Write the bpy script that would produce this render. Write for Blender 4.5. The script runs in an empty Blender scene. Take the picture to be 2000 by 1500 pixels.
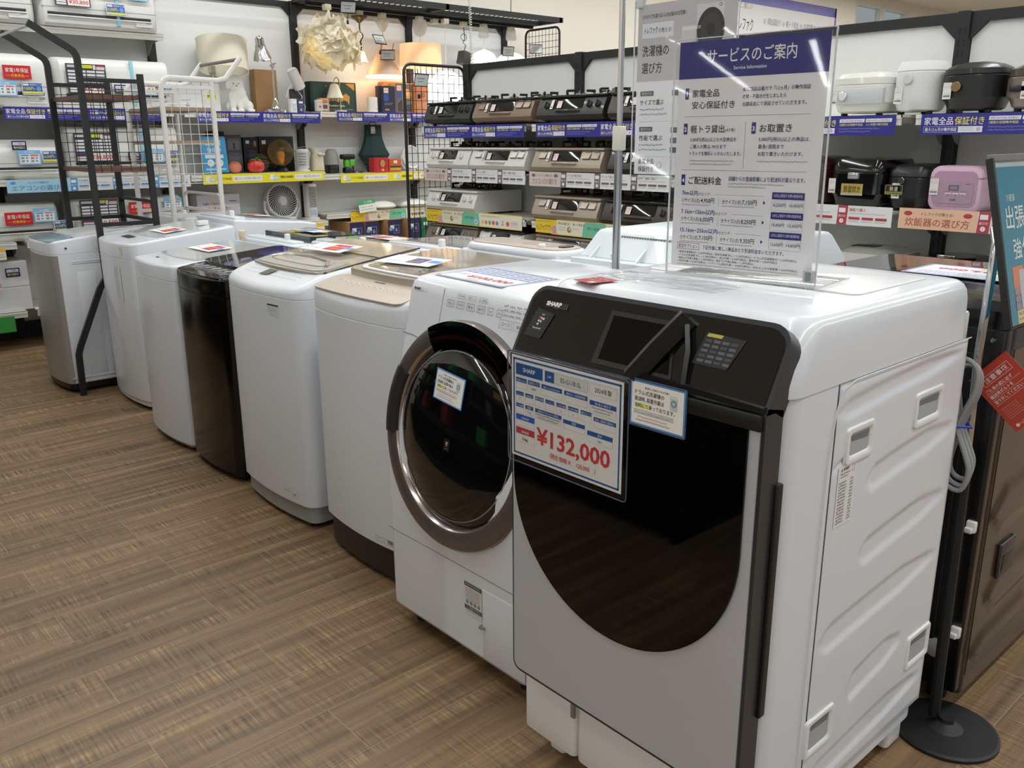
import bpy, math, random
from mathutils import Matrix, Vector
PI = math.pi
random.seed(7)
SC = bpy.context.scene
COL = SC.collection
# ------------------------------------------------------------------ camera
def rad(d): return d * PI / 180
cam_d = bpy.data.cameras.new('camera'); cam = bpy.data.objects.new('camera', cam_d); COL.objects.link(cam)
yaw, pitch, roll = rad(48.2615), rad(15.649), rad(-0.32666)
fwd = Vector((-math.sin(yaw) * math.cos(pitch), math.cos(yaw) * math.cos(pitch), -math.sin(pitch)))
rgt = Vector((math.cos(yaw), math.sin(yaw), 0)); upv = rgt.cross(fwd)
r2 = math.cos(roll) * rgt + math.sin(roll) * upv; u2 = -math.sin(roll) * rgt + math.cos(roll) * upv
cam.matrix_world = Matrix(((r2.x, u2.x, -fwd.x, 0), (r2.y, u2.y, -fwd.y, 0), (r2.z, u2.z, -fwd.z, 1.40), (0, 0, 0, 1)))
cam_d.sensor_width = 36; cam_d.lens = 1696.56 * 36 / 2000; cam_d.clip_start = 0.05; cam_d.clip_end = 80
SC.camera = cam
# ------------------------------------------------------------------ world, exposure, ceiling light
SC.view_settings.view_transform = 'Standard'; SC.view_settings.look = 'None'
SC.view_settings.exposure = -0.22; SC.view_settings.gamma = 1.0; SC.view_settings.use_curve_mapping = False
w = bpy.data.worlds.new('world'); SC.world = w; w.use_nodes = True
w.node_tree.nodes['Background'].inputs[0].default_value = (0.88, 0.94, 1.0, 1)
w.node_tree.nodes['Background'].inputs[1].default_value = 0.42
CEIL = 3.6
LIGHT_RUNS = ((-6.0, -2.7), (-0.5, 15.6))
LIGHT_ROWS = (-6.1, -3.9, -1.7, 0.5, 2.7)
def area(name, loc, sx, sy, power, col=(1, 1, 1), rot=(0, 0, 0)):
    d = bpy.data.lights.new(name, 'AREA'); d.shape = 'RECTANGLE'; d.size = sx; d.size_y = sy; d.energy = power; d.color = col
    o = bpy.data.objects.new(name, d); o.location = loc; o.rotation_euler = rot; COL.objects.link(o); return o
for lx in LIGHT_ROWS:
    for ya, yb in LIGHT_RUNS: area('ceiling_light_glow', (lx, (ya + yb) / 2, CEIL - 0.075), 0.10, yb - ya, 12.5 * (yb - ya), (0.955, 0.985, 1.0))
# ------------------------------------------------------------------ materials
def lin(c):
    if isinstance(c, str): c = tuple(int(c[i:i + 2], 16) / 255 for i in (0, 2, 4))
    return tuple((x / 12.92 if x <= 0.04045 else ((x + 0.055) / 1.055) ** 2.4) for x in c) + (1,)
MATS = {}
def mk(name, col, rough=0.5, metal=0.0, coat=0.0, noise=0.0, nscale=40, emit=0, spec=0.5, trans=0.0, ior=1.5, bump=0.0, bscale=200, sheen=0):
    if name in MATS: return MATS[name]
    m = bpy.data.materials.new(name); m.use_nodes = True; nt = m.node_tree; p = nt.nodes['Principled BSDF']
    c = lin(col); p.inputs['Base Color'].default_value = c
    p.inputs['Roughness'].default_value = rough; p.inputs['Metallic'].default_value = metal
    p.inputs['Coat Weight'].default_value = coat; p.inputs['Coat Roughness'].default_value = 0.04
    p.inputs['Specular IOR Level'].default_value = spec; p.inputs['IOR'].default_value = ior
    p.inputs['Transmission Weight'].default_value = trans
    if sheen: p.inputs['Sheen Weight'].default_value = sheen
    if emit:
        p.inputs['Emission Color'].default_value = c; p.inputs['Emission Strength'].default_value = emit
    if noise or bump:
        tc = nt.nodes.new('ShaderNodeTexCoord'); nz = nt.nodes.new('ShaderNodeTexNoise'); nt.links.new(tc.outputs['Object'], nz.inputs['Vector'])
        nz.inputs['Scale'].default_value = nscale if noise else bscale
        if noise:
            mx = nt.nodes.new('ShaderNodeMix'); mx.data_type = 'RGBA'
            mx.inputs['A'].default_value = tuple(x * (1 - noise) for x in c[:3]) + (1,); mx.inputs['B'].default_value = tuple(min(1, x * (1 + noise)) for x in c[:3]) + (1,)
            nt.links.new(nz.outputs['Fac'], mx.inputs['Factor']); nt.links.new(mx.outputs['Result'], p.inputs['Base Color'])
        if bump:
            bp = nt.nodes.new('ShaderNodeBump'); bp.inputs['Strength'].default_value = bump; bp.inputs['Distance'].default_value = 0.002
            nt.links.new(nz.outputs['Fac'], bp.inputs['Height']); nt.links.new(bp.outputs['Normal'], p.inputs['Normal'])
    MATS[name] = m; return m
def clear(name, tint=(1, 1, 1), gloss=0.05, haze=0.0):
    """thin clear plastic: see-through with a mirror sheen that grows at grazing angles"""
    if name in MATS: return MATS[name]
    m = bpy.data.materials.new(name); m.use_nodes = True; nt = m.node_tree; nt.nodes.clear()
    o = nt.nodes.new('ShaderNodeOutputMaterial'); t = nt.nodes.new('ShaderNodeBsdfTransparent'); g = nt.nodes.new('ShaderNodeBsdfGlossy')
    f = nt.nodes.new('ShaderNodeLayerWeight'); f.inputs['Blend'].default_value = 0.5; x = nt.nodes.new('ShaderNodeMixShader')
    pw = nt.nodes.new('ShaderNodeMath'); pw.operation = 'POWER'; pw.inputs[1].default_value = 5.0; nt.links.new(f.outputs['Facing'], pw.inputs[0])
    ma = nt.nodes.new('ShaderNodeMath'); ma.operation = 'MULTIPLY_ADD'; ma.inputs[1].default_value = 0.7; ma.inputs[2].default_value = 0.035; nt.links.new(pw.outputs[0], ma.inputs[0])
    t.inputs[0].default_value = tint + (1,); g.inputs['Roughness'].default_value = gloss
    nt.links.new(ma.outputs[0], x.inputs[0]); nt.links.new(t.outputs[0], x.inputs[1]); nt.links.new(g.outputs[0], x.inputs[2])
    if haze:
        d = nt.nodes.new('ShaderNodeBsdfTranslucent'); d.inputs[0].default_value = (0.9, 0.9, 0.9, 1); y = nt.nodes.new('ShaderNodeMixShader'); y.inputs[0].default_value = haze
        nt.links.new(x.outputs[0], y.inputs[1]); nt.links.new(d.outputs[0], y.inputs[2]); x = y
    nt.links.new(x.outputs[0], o.inputs[0]); MATS[name] = m; return m
def pm(c, rough=0.45):
    return mk('print_' + c + ('_gloss' if rough < 0.3 else ''), c, rough)
WHITE = mk('white_enamel', 'dfe3e8', 0.28, coat=0.35)
WHITE2 = mk('white_plastic', 'e6e7e6', 0.32, coat=0.15)
COOLW = mk('cool_white_plastic', 'dce4e8', 0.3, coat=0.2)
STEEL = mk('silver_grey_steel', 'c4c8cb', 0.3, metal=0.25, coat=0.3)
BLACK = mk('black_plastic', '141414', 0.35)
BLACKM = mk('black_powder_coat', '17181a', 0.5)
GLOSSB = mk('black_gloss_glass', '030304', 0.03, spec=0.4)
GREYP = mk('grey_plastic', '7d7f80', 0.45)
DGREY = mk('dark_grey_plastic', '2d2e30', 0.35)
CHROME = mk('chrome', 'd8d8da', 0.12, metal=1.0)
ALU = mk('brushed_aluminium', 'b8bcc0', 0.3, metal=1.0)
RUBBER = mk('black_rubber', '101010', 0.7)
CLEAR = clear('clear_acrylic')
SLEEVE = clear('clear_sleeve', gloss=0.08)
# ------------------------------------------------------------------ mesh builder
class MB:
    def __init__(s): s.v = []; s.f = []; s.fm = []; s.mats = []; s.M = None
    def mi(s, m):
        if m not in s.mats: s.mats.append(m)
        return s.mats.index(m)
    def add(s, vs, fs, m):
        k = len(s.v); i = s.mi(m)
        if s.M is not None: vs = [tuple(s.M @ Vector(p)) for p in vs]
        s.v.extend(vs)
        for f in fs: s.f.append(tuple(a + k for a in f)); s.fm.append(i)
        return s
    def box(s, x0, y0, z0, x1, y1, z1, m):
        vs = [(x, y, z) for z in (z0, z1) for y in (y0, y1) for x in (x0, x1)]
        return s.add(vs, [(0, 2, 3, 1), (4, 5, 7, 6), (0, 1, 5, 4), (2, 6, 7, 3), (0, 4, 6, 2), (1, 3, 7, 5)], m)
    def loft(s, rings, m, c0=True, c1=True, closed=True):
        n = len(rings[0]); vs = [p for r in rings for p in r]; fs = []
        for i in range(len(rings) - 1):
            for j in range(n if closed else n - 1):
                a = i * n + j; b = i * n + (j + 1) % n
                fs.append((a, b, b + n, a + n))
        if closed and c0: fs.append(tuple(range(n - 1, -1, -1)))
        if closed and c1: fs.append(tuple((len(rings) - 1) * n + j for j in range(n)))
        return s.add(vs, fs, m)
    def prism(s, pts, axis, a, b, m):
        def P(p, t): return (t, p[0], p[1]) if axis == 'x' else ((p[0], t, p[1]) if axis == 'y' else (p[0], p[1], t))
        return s.loft([[P(p, a) for p in pts], [P(p, b) for p in pts]], m)
    def rbox(s, x0, y0, z0, x1, y1, z1, m, r=0.02, e=0.006, n=4, ne=2):
        r = min(r, (x1 - x0) / 2 - 1e-4, (y1 - y0) / 2 - 1e-4); e = min(e, (z1 - z0) / 2 - 1e-4, r if r > 0 else e)
        rings = []
        lv = [(z0 + e * (1 - math.sin(k * PI / 2 / ne)), e * (1 - math.cos(k * PI / 2 / ne))) for k in range(ne, -1, -1)]
        for z, i in lv: rings.append(rrect(x0 + i, y0 + i, x1 - i, y1 - i, max(r - i, 0.0005), z, n))
        for z, i in reversed(lv): rings.append(rrect(x0 + i, y0 + i, x1 - i, y1 - i, max(r - i, 0.0005), z0 + z1 - z, n))
        return s.loft(rings, m)
    def tube(s, pts, r, m, n=8, closed=False, flat=None):
        pts = [Vector(p) for p in pts]; N = len(pts); rings = []; up = None
        for i, p in enumerate(pts):
            if closed: t = pts[(i + 1) % N] - pts[i - 1]
            else: t = pts[min(i + 1, N - 1)] - pts[max(i - 1, 0)]
            if t.length < 1e-9: t = Vector((0, 0, 1))
            t.normalize()
            if up is None:
                up = Vector((0, 0, 1)) if abs(t.z) < 0.9 else Vector((0, 1, 0))
            a = up - up.dot(t) * t
            if a.length < 1e-4: a = Vector((1, 0, 0)) - t.x * t
            a.normalize(); b = t.cross(a); up = a
            ra, rb = flat if flat else (r[i] if isinstance(r, (list, tuple)) else r,) * 2
            if n == 4: q = [(1, 1), (-1, 1), (-1, -1), (1, -1)]
            else: q = [(math.cos(2 * PI * k / n), math.sin(2 * PI * k / n)) for k in range(n)]
            rings.append([tuple(p + a * (ra * c) + b * (rb * d)) for c, d in q])
        if closed: rings.append(rings[0])
        return s.loft(rings, m, not closed, not closed)
    def lathe(s, prof, m, n=28, c=(0, 0, 0), caps=True, a0=0, a1=2 * PI):
        full = abs(a1 - a0 - 2 * PI) < 1e-6
        rings = []
        for r, z in prof:
            rings.append([(c[0] + max(r, 1e-5) * math.cos(a0 + (a1 - a0) * k / n), c[1] + max(r, 1e-5) * math.sin(a0 + (a1 - a0) * k / n), c[2] + z) for k in range(n if full else n + 1)])
        return s.loft(rings, m, caps and full, caps and full, full)
    def sphere(s, c, r, m, n=20, k=12, sz=1.0):
        return s.lathe([(r * math.sin(PI * i / k), -r * sz * math.cos(PI * i / k)) for i in range(k + 1)], m, n, c, False)
    def grid(s, fn, nu, nv, m):
        vs = [fn(i / nu, j / nv) for j in range(nv + 1) for i in range(nu + 1)]
        return s.add(vs, [(j * (nu + 1) + i, j * (nu + 1) + i + 1, (j + 1) * (nu + 1) + i + 1, (j + 1) * (nu + 1) + i) for j in range(nv) for i in range(nu)], m)
    def build(s, name, parent=None, angle=32):
        me = bpy.data.meshes.new(name); me.from_pydata(s.v, [], s.f)
        for m in s.mats: me.materials.append(m)
        me.polygons.foreach_set('material_index', s.fm)
        me.validate(); me.update()
        me.polygons.foreach_set('use_smooth', [True] * len(me.polygons))
        me.set_sharp_from_angle(angle=rad(angle))
        o = bpy.data.objects.new(name, me); COL.objects.link(o)
        if parent is not None: o.parent = parent
        return o
def rrect(x0, y0, x1, y1, r, z, n=4):
    out = []
    for cx, cy, a in ((x1 - r, y0 + r, -PI / 2), (x1 - r, y1 - r, 0), (x0 + r, y1 - r, PI / 2), (x0 + r, y0 + r, PI)):
        for k in range(n + 1):
            t = a + PI / 2 * k / n; out.append((cx + r * math.cos(t), cy + r * math.sin(t), z))
    return out
def arc(cx, cy, r, a0, a1, n): return [(cx + r * math.cos(rad(a0 + (a1 - a0) * k / n)), cy + r * math.sin(rad(a0 + (a1 - a0) * k / n))) for k in range(n + 1)]
def rot(axis, deg, c=(0, 0, 0)): return Matrix.Translation(c) @ Matrix.Rotation(rad(deg), 4, axis) @ Matrix.Translation([-x for x in c])
def thing(name, label, cat, loc=(0, 0, 0), rz=0, group=None):
    o = bpy.data.objects.new(name, None); COL.objects.link(o); o.empty_display_size = 0.05
    o.location = loc; o.rotation_euler = (0, 0, rz); return tag(o, label, cat, group)
def tag(o, label, cat, group=None):
    o['label'] = label; o['category'] = cat
    if group: o['group'] = group
    return o
def struct(o): o['kind'] = 'structure'; return o
def dup(root, label=None, loc=None, rz=None, group=None):
    c = root.copy(); COL.objects.link(c)
    if loc is not None: c.location = loc
    if rz is not None: c.rotation_euler = (0, 0, rz)
    if label: c['label'] = label
    if group: c['group'] = group
    for ch in list(root.children):
        d = ch.copy(); COL.objects.link(d); d.parent = c
        for g in list(ch.children):
            e = g.copy(); COL.objects.link(e); e.parent = d
    return c
# ------------------------------------------------------------------ printed matter
GLY = {}
def glyphs(body, bold=0.0, res=2):
    if any(ord(ch) > 0x2E80 for ch in body): bold = min(bold, .007)
    k = (body, bold, res)
    if k not in GLY:
        cu = bpy.data.curves.new('lettering', 'FONT'); cu.body = body; cu.resolution_u = res; cu.offset = bold; cu.fill_mode = 'FRONT'
        ob = bpy.data.objects.new('lettering', cu); me = bpy.data.meshes.new_from_object(ob)
        v = [(q.co.x, q.co.y) for q in me.vertices]; f = [tuple(p.vertices) for p in me.polygons]
        bpy.data.objects.remove(ob); bpy.data.curves.remove(cu); bpy.data.meshes.remove(me)
        xs = [q[0] for q in v] or [0]; GLY[k] = (v, f, min(xs), max(xs))
    return GLY[k]
class Sheet:
    """a printed card: coordinates in millimetres from its top left corner, y down"""
    def __init__(s, w, h, bg='ecebe8', t=0.8, shape=None, gloss=0.45):
        s.w, s.h, s.bg, s.t, s.e, s.shape, s.g = w, h, bg, t, [], shape, gloss
    def poly(s, pts, c, l=1): s.e.append(([(x, y) for x, y in pts], [tuple(range(len(pts)))], c, l)); return s
    def rect(s, x, y, w, h, c, l=1, sk=0): return s.poly([(x + sk, y), (x, y + h), (x + w, y + h), (x + w + sk, y)], c, l)
    def frame(s, x, y, w, h, lw, c, l=2):
        s.rect(x, y, w, lw, c, l); s.rect(x, y + h - lw, w, lw, c, l); s.rect(x, y, lw, h, c, l); return s.rect(x + w - lw, y, lw, h, c, l)
    def disc(s, x, y, r, c, l=1, n=20, ry=None): return s.poly([(x + r * math.cos(2 * PI * k / n), y - (ry or r) * math.sin(2 * PI * k / n)) for k in range(n)], c, l)
    def text(s, x, y, size, body, c='1b1b1b', al='l', l=3, bold=0.0, fit=None, sx=1.0, sk=0):
        """y = baseline; fit = exact width"""
        v, f, a, b = glyphs(body, bold); k = size
        kx = (fit / (b - a)) if fit and b > a else k * sx
        wd = (b - a) * kx; x0 = x - a * kx - (wd / 2 if al == 'c' else (wd if al == 'r' else 0))
        s.e.append(([(x0 + p[0] * kx + sk * p[1] * k, y - p[1] * k) for p in v], f, c, l)); return s
    def scrib(s, x, y, w, h, c='3a3a3a', l=2, seed=0):
        """a line of print too small to read: uneven short marks"""
        rd = random.Random(seed + int(x * 7 + y * 13)); p = x
        while p < x + w:
            a = h * rd.uniform(0.35, 0.95); a = min(a, x + w - p)
            if a < h * 0.15: break
            if rd.random() < 0.5: s.rect(p, y + h * 0.1, a, h * 0.25, c, l); s.rect(p + a * 0.3, y + h * 0.1, a * 0.25, h * 0.8, c, l)
            else: s.rect(p, y + h * 0.6, a, h * 0.25, c, l); s.rect(p + a * 0.1, y, a * 0.22, h * 0.9, c, l)
            p += a + h * 0.22
        return s
    def bars(s, x, y, w, h, c='1b1b1b', l=2):
        rd = random.Random(int(x + y)); p = x
        while p < x + w: a = rd.choice((0.3, 0.5, 0.8)) * w / 14; s.rect(p, y, a, h, c, l); p += a + rd.choice((0.3, 0.5)) * w / 14
        return s
    def mesh(s, b, o, u, v, curl=0.0):
        """append to builder b: o = top left corner, u = right, v = down (unit vectors)"""
        o, u, v = Vector(o), Vector(u).normalized(), Vector(v).normalized(); n = v.cross(u).normalized() * -1
        n = u.cross(-v).normalized()
        K1 = getattr(s, 'k', 1) / 1000; mmv = lambda x, y, d: tuple(o + u * (x * K1) + v * (y * K1) + n * (d / 1000 + curl * 4 * (x / s.w) * (1 - x / s.w)))
        sh = s.shape or [(0, 0), (0, s.h), (s.w, s.h), (s.w, 0)]
        if curl:
            K = 6
            for a in range(K):
                x0, x1 = s.w * a / K, s.w * (a + 1) / K
                b.add([mmv(x0, 0, 0), mmv(x0, s.h, 0), mmv(x1, s.h, 0), mmv(x1, 0, 0)], [(0, 1, 2, 3)], pm(s.bg, s.g))
        else: b.loft([[mmv(x, y, -s.t) for x, y in sh], [mmv(x, y, 0) for x, y in sh]], pm(s.bg, s.g))
        for pts, fs, c, l in s.e: b.add([mmv(x, y, 0.22 * l) for x, y in pts], fs, pm(c, s.g))
    def build(s, name, o, u, v, parent=None, curl=0.0):
        b = MB(); s.mesh(b, o, u, v, curl); ob = b.build(name, parent); return ob
# ------------------------------------------------------------------ the room
def floor_mat():
    m = bpy.data.materials.new('wood_plank_vinyl'); m.use_nodes = True; nt = m.node_tree; N = nt.nodes.new; Lk = nt.links.new; p = nt.nodes['Principled BSDF']
    tc = N('ShaderNodeTexCoord'); sp = N('ShaderNodeSeparateXYZ'); Lk(tc.outputs['Object'], sp.inputs[0])
    def comb(ax, ay, sx, sy, off=None):
        c = N('ShaderNodeCombineXYZ'); a = N('ShaderNodeMath'); a.operation = 'MULTIPLY'; a.inputs[1].default_value = sx; Lk(sp.outputs[ax], a.inputs[0])
        b = N('ShaderNodeMath'); b.operation = 'MULTIPLY'; b.inputs[1].default_value = sy; Lk(sp.outputs[ay], b.inputs[0])
        Lk(a.outputs[0], c.inputs[0]); Lk(b.outputs[0], c.inputs[1])
        if off is not None: Lk(off, c.inputs[2])
        return c.outputs[0]
    br = N('ShaderNodeTexBrick'); Lk(comb('Y', 'X', 1, 1, None), br.inputs['Vector']); br.offset = 0.42; br.offset_frequency = 2
    br.inputs['Scale'].default_value = 1; br.inputs['Brick Width'].default_value = 0.92; br.inputs['Row Height'].default_value = 0.194
    br.inputs['Mortar Size'].default_value = 0.0008; br.inputs['Mortar Smooth'].default_value = 0.1; br.inputs['Bias'].default_value = 0.0
    br.inputs['Color1'].default_value = (0.1, 0.1, 0.1, 1); br.inputs['Color2'].default_value = (0.9, 0.9, 0.9, 1); br.inputs['Mortar'].default_value = (0.5, 0.5, 0.5, 1)
    v1 = N('ShaderNodeMath'); v1.operation = 'MULTIPLY'; v1.inputs[1].default_value = 9; Lk(br.outputs['Color'], v1.inputs[0])
    def noise(vec, det=4):
        n = N('ShaderNodeTexNoise'); n.inputs['Scale'].default_value = 1; n.inputs['Detail'].default_value = det; Lk(vec, n.inputs['Vector']); return n.outputs['Fac']
    grain = noise(comb('X', 'Y', 26, 1.1, v1.outputs[0])); fine = noise(comb('X', 'Y', 130, 4, v1.outputs[0]), 3)
    saw = noise(comb('X', 'Y', 5, 150, v1.outputs[0]), 2); patch = noise(comb('X', 'Y', 12, 3.5, v1.outputs[0]), 2)
    def mth(op, a, b):
        q = N('ShaderNodeMath'); q.operation = op
        for i, t in enumerate((a, b)):
            if isinstance(t, (int, float)): q.inputs[i].default_value = t
            else: Lk(t, q.inputs[i])
        return q.outputs[0]
    sawp = mth('MULTIPLY', mth('SUBTRACT', saw, 0.5), mth('MULTIPLY', mth('MAXIMUM', mth('SUBTRACT', patch, 0.40), 0), 7.0))
    t = mth('ADD', mth('ADD', mth('MULTIPLY', mth('SUBTRACT', grain, 0.5), 1.35), mth('MULTIPLY', mth('SUBTRACT', fine, 0.5), 0.55)), mth('ADD', sawp, mth('ADD', 0.5, mth('MULTIPLY', mth('SUBTRACT', br.outputs['Color'], 0.5), 0.2))))
    cr = N('ShaderNodeValToRGB'); Lk(t, cr.inputs[0]); e = cr.color_ramp.elements
    e[0].position = 0.0; e[0].color = lin('574431'); e[1].position = 1.0; e[1].color = lin('b29368')
    k = cr.color_ramp.elements.new(0.42); k.color = lin('7b6347'); k = cr.color_ramp.elements.new(0.7); k.color = lin('927656')
    mx = N('ShaderNodeMix'); mx.data_type = 'RGBA'; Lk(br.outputs['Fac'], mx.inputs['Factor']); Lk(cr.outputs[0], mx.inputs['A']); mx.inputs['B'].default_value = lin('a5957c')
    Lk(mx.outputs['Result'], p.inputs['Base Color']); p.inputs['Roughness'].default_value = 0.42
    bp = N('ShaderNodeBump'); bp.inputs['Strength'].default_value = 0.12; bp.inputs['Distance'].default_value = 0.001; Lk(t, bp.inputs['Height']); Lk(bp.outputs['Normal'], p.inputs['Normal'])
    return m
b = MB(); b.box(-7.45, -6, -0.1, 6, 18, 0, floor_mat()); struct(b.build('floor'))
WALLM = mk('cream_wall_paint', 'e9e4d8', 0.75, noise=0.02, nscale=3)
b = MB()
b.box(-7.55, -6, 0, -7.4, 13.9, CEIL, WALLM); b.box(-7.55, 13.9, 0, -7.4, 15.75, 2.5, WALLM); b.box(-7.55, 13.9, 3.5, -7.4, 15.75, CEIL, WALLM); b.box(-7.55, 15.75, 0, -7.4, 18, CEIL, WALLM)
struct(b.build('wall_left'))
b = MB(); b.box(-7.55, 18, 0, 6, 18.15, CEIL, WALLM); struct(b.build('wall_back'))
b = MB(); cm = mk('ceiling_board', 'e4e2da', 0.8, noise=0.03, nscale=8)
b.box(-7.55, -6, CEIL, 6, 18.15, CEIL + 0.1, cm); struct(b.build('ceiling'))
# windows of the far left wall
wf = mk('window_frame_white', 'd9dbd8', 0.4); gl = clear('window_glass', (0.93, 0.96, 0.95)); b = MB()
for y0, y1 in ((13.9, 14.8), (14.85, 15.75)):
    for a, c, d, e in ((y0, y1, 3.44, 3.5), (y0, y1, 2.5, 2.56), (y0, y0 + 0.05, 2.56, 3.44), (y1 - 0.05, y1, 2.56, 3.44)): b.box(-7.5, a, d, -7.4, c, e, wf)
b.box(-7.47, 14.8, 2.5, -7.39, 14.85, 3.5, wf); wn = struct(b.build('window_1'))
b = MB(); b.box(-7.47, 13.95, 2.56, -7.46, 15.7, 3.44, gl); b.build('glass', wn)
for k, lx in enumerate(LIGHT_ROWS):
    o = thing('ceiling_light', 'long slim white ceiling light bar, %s from the air conditioner wall' % ('first row', 'second row', 'third row', 'fourth row', 'fifth row')[k], 'ceiling light', (lx, 5.6, CEIL))
    for ya, yb in LIGHT_RUNS: b = MB(); b.box(-0.07, ya - 5.6, -0.07, 0.07, yb - 5.6, 0, WHITE2); b.build('housing', o)
b = MB(); b.box(-7.4, -6.1, 0, 6, -6.0, CEIL, WALLM)
struct(b.build('wall_front'))
# ------------------------------------------------------------------ shelving
SHELFM = mk('shelf_cream_white', 'e2e1d8', 0.4); PANELM = mk('shelf_back_panel', 'dfe0de', 0.6, noise=0.015, nscale=6); BRKT = mk('shelf_bracket_grey', '9b9a90', 0.5)
def bay(label, loc, rz, width, depth, height, shelves, panel_top, left_post=True, right_post=False, top_bar=True, panel=PANELM):
    o = thing('display_shelf', label, 'shelf', loc, rz)
    b = MB(); b.box(0.0325, depth, 0.12, width - 0.0325, depth + 0.02, panel_top, panel); b.build('back_panel', o)
    for ok, x in ((left_post, 0), (right_post, width)):
        if not ok: continue
        b = MB(); b.rbox(x - 0.03, depth - 0.035, 0, x + 0.03, depth + 0.025, height, BLACKM, 0.006, 0.003, 2, 1)
        for k in range(int((height - 0.1) / 0.05)):
            for s in (-0.012, 0.012): b.box(x + s - 0.004, depth - 0.0365, 0.1 + k * 0.05, x + s + 0.004, depth - 0.03, 0.13 + k * 0.05, RUBBER)
        b.build('post', o)
    if top_bar:
        b = MB(); b.box(0.031, depth - 0.02, height - 0.05, width - 0.0325, depth + 0.02, height - 0.005, BLACKM)
        for x, s in ((0.031, 1), (width - 0.0325, -1)): b.prism([(x, height - 0.05), (x + s * 0.07, height - 0.05), (x, height - 0.12)][::s], 'y', depth - 0.02, depth, BLACKM)
        b.build('top_rail', o)
    for z, d in shelves:
        y0 = depth - d; b = MB()
        b.box(0.0325, y0, z - 0.012, width - 0.0325, depth, z, SHELFM); b.box(0.0325, y0, z - 0.045, width - 0.0325, y0 + 0.012, z, SHELFM)
        b.box(0.0325, y0 - 0.004, z - 0.018, width - 0.0325, y0, z - 0.002, SHELFM)
        b.build('shelf', o)
        if z > 0.35:
            for x in (0.034, width - 0.038):
                b = MB(); b.prism([(depth - 0.02, z - 0.013), (depth - 0.02, z - 0.13), (depth - 0.05, z - 0.12), (depth - 0.14, z - 0.045), (y0 + 0.03, z - 0.035), (y0 + 0.02, z - 0.013)], 'x', x, x + 0.004, BRKT); b.build('bracket', o)
    b = MB(); b.box(0.0325, depth - 0.03, 0, width - 0.0325, depth + 0.02, 0.12, BLACKM); b.build('kick_plate', o)
    return o
R90 = PI / 2
bay('shelf bay of white air conditioners cut off by the photo edge', (-6.75, 0.3, 0), R90, 1.2, 0.45, 2.2, ((2.17, 0.36), (1.63, 0.45), (1.165, 0.45), (0.745, 0.45), (0.27, 0.45)), 2.17)
bay('shelf bay loaded with white air conditioners behind the black rack', (-6.75, 1.5, 0), R90, 1.2, 0.45, 2.2, ((2.17, 0.36), (1.63, 0.45), (1.165, 0.45), (0.745, 0.45), (0.27, 0.45)), 2.17, top_bar=False)
bay('shelf bay holding the white dog figure, desk lamps and amber globe', (-6.75, 2.7, 0), R90, 1.23, 0.45, 2.55, ((1.63, 0.45), (1.155, 0.45), (0.745, 0.45), (0.2, 0.45)), 2.5)
bay('shelf bay under the hanging lamps with navy cartons at its foot', (-6.75, 3.93, 0), R90, 1.2, 0.45, 2.55, ((1.65, 0.32), (1.125, 0.32), (0.785, 0.32), (0.2, 0.4)), 2.5)
bay('shelf bay under the white dome lamps, mostly hidden behind the gas stoves', (-6.75, 5.13, 0), R90, 1.2, 0.45, 2.55, ((1.65, 0.32), (1.125, 0.32), (0.785, 0.32), (0.2, 0.4)), 2.5, right_post=True)
# the black gondola across the aisle, seen mirrored in the black doors
o = thing('gondola_shelf', 'black double sided shelf across the aisle, seen only as a reflection in the black doors', 'shelf', (-4.4, -.5, 0)); bk = mk('gondola_black', '0b0b0c', .55)
b = MB(); b.box(-2.66, -.02, .08, 2.66, .02, 1.45, bk); b.box(2.64, -.46, .0, 2.67, .46, 1.45, bk); b.build('panel', o)
for z in (.10, .45, .80, 1.12): b = MB(); b.box(-2.65, .02, z - .02, 2.63, .45, z, bk); b.box(-2.65, .45, z - .05, 2.63, .465, z + .01, bk); b.build('shelf', o)
rd = random.Random(21)
for k in range(18):
    c = rd.choice(('2f8a4a', '36557f', 'c9c9c6', '8a2a2a', 'b89a3c', '55555a')); w_ = rd.uniform(.12, .2); h = rd.uniform(.12, .24); z = (.45, .80, 1.12)[k % 3]
    t = thing('boxed_goods', 'boxed goods on the black shelf across the aisle, seen as a reflection', 'box', (-6.6 + k * .26, -.3, z + .002), 0, 'boxes on the mirrored shelf'); b = MB(); b.rbox(-w_ / 2, 0, 0, w_ / 2, .2, h, mk('goods_' + c, c, .5), .004, .003, 2, 1); b.build('carton', t)
YB = 3.87
bz = ((1.50, 0.47), (1.195, 0.47), (0.905, 0.47), (0.66, 0.47))
bay('shelf bay of gas stoves beside the black wire grid panel', (-5.33, YB, 0), 0, 1.16, 0.47, 1.95, bz, 1.9)
bay('shelf bay of gas stoves, partly behind the chrome pole', (-4.17, YB, 0), 0, 1.2, 0.47, 1.95, bz, 1.9)
bay('shelf bay behind the clear service sign with the white rice cookers', (-2.97, YB, 0), 0, 1.2, 0.47, 1.95, ((1.50, 0.47), (1.085, 0.47), (0.74, 0.47), (0.3, 0.47)), 1.9)
bay('shelf bay with the pink rice cooker', (-1.77, YB, 0), 0, 1.2, 0.47, 1.95, ((1.50, 0.47), (1.085, 0.47), (0.74, 0.47), (0.3, 0.47)), 1.9, right_post=True)
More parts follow.
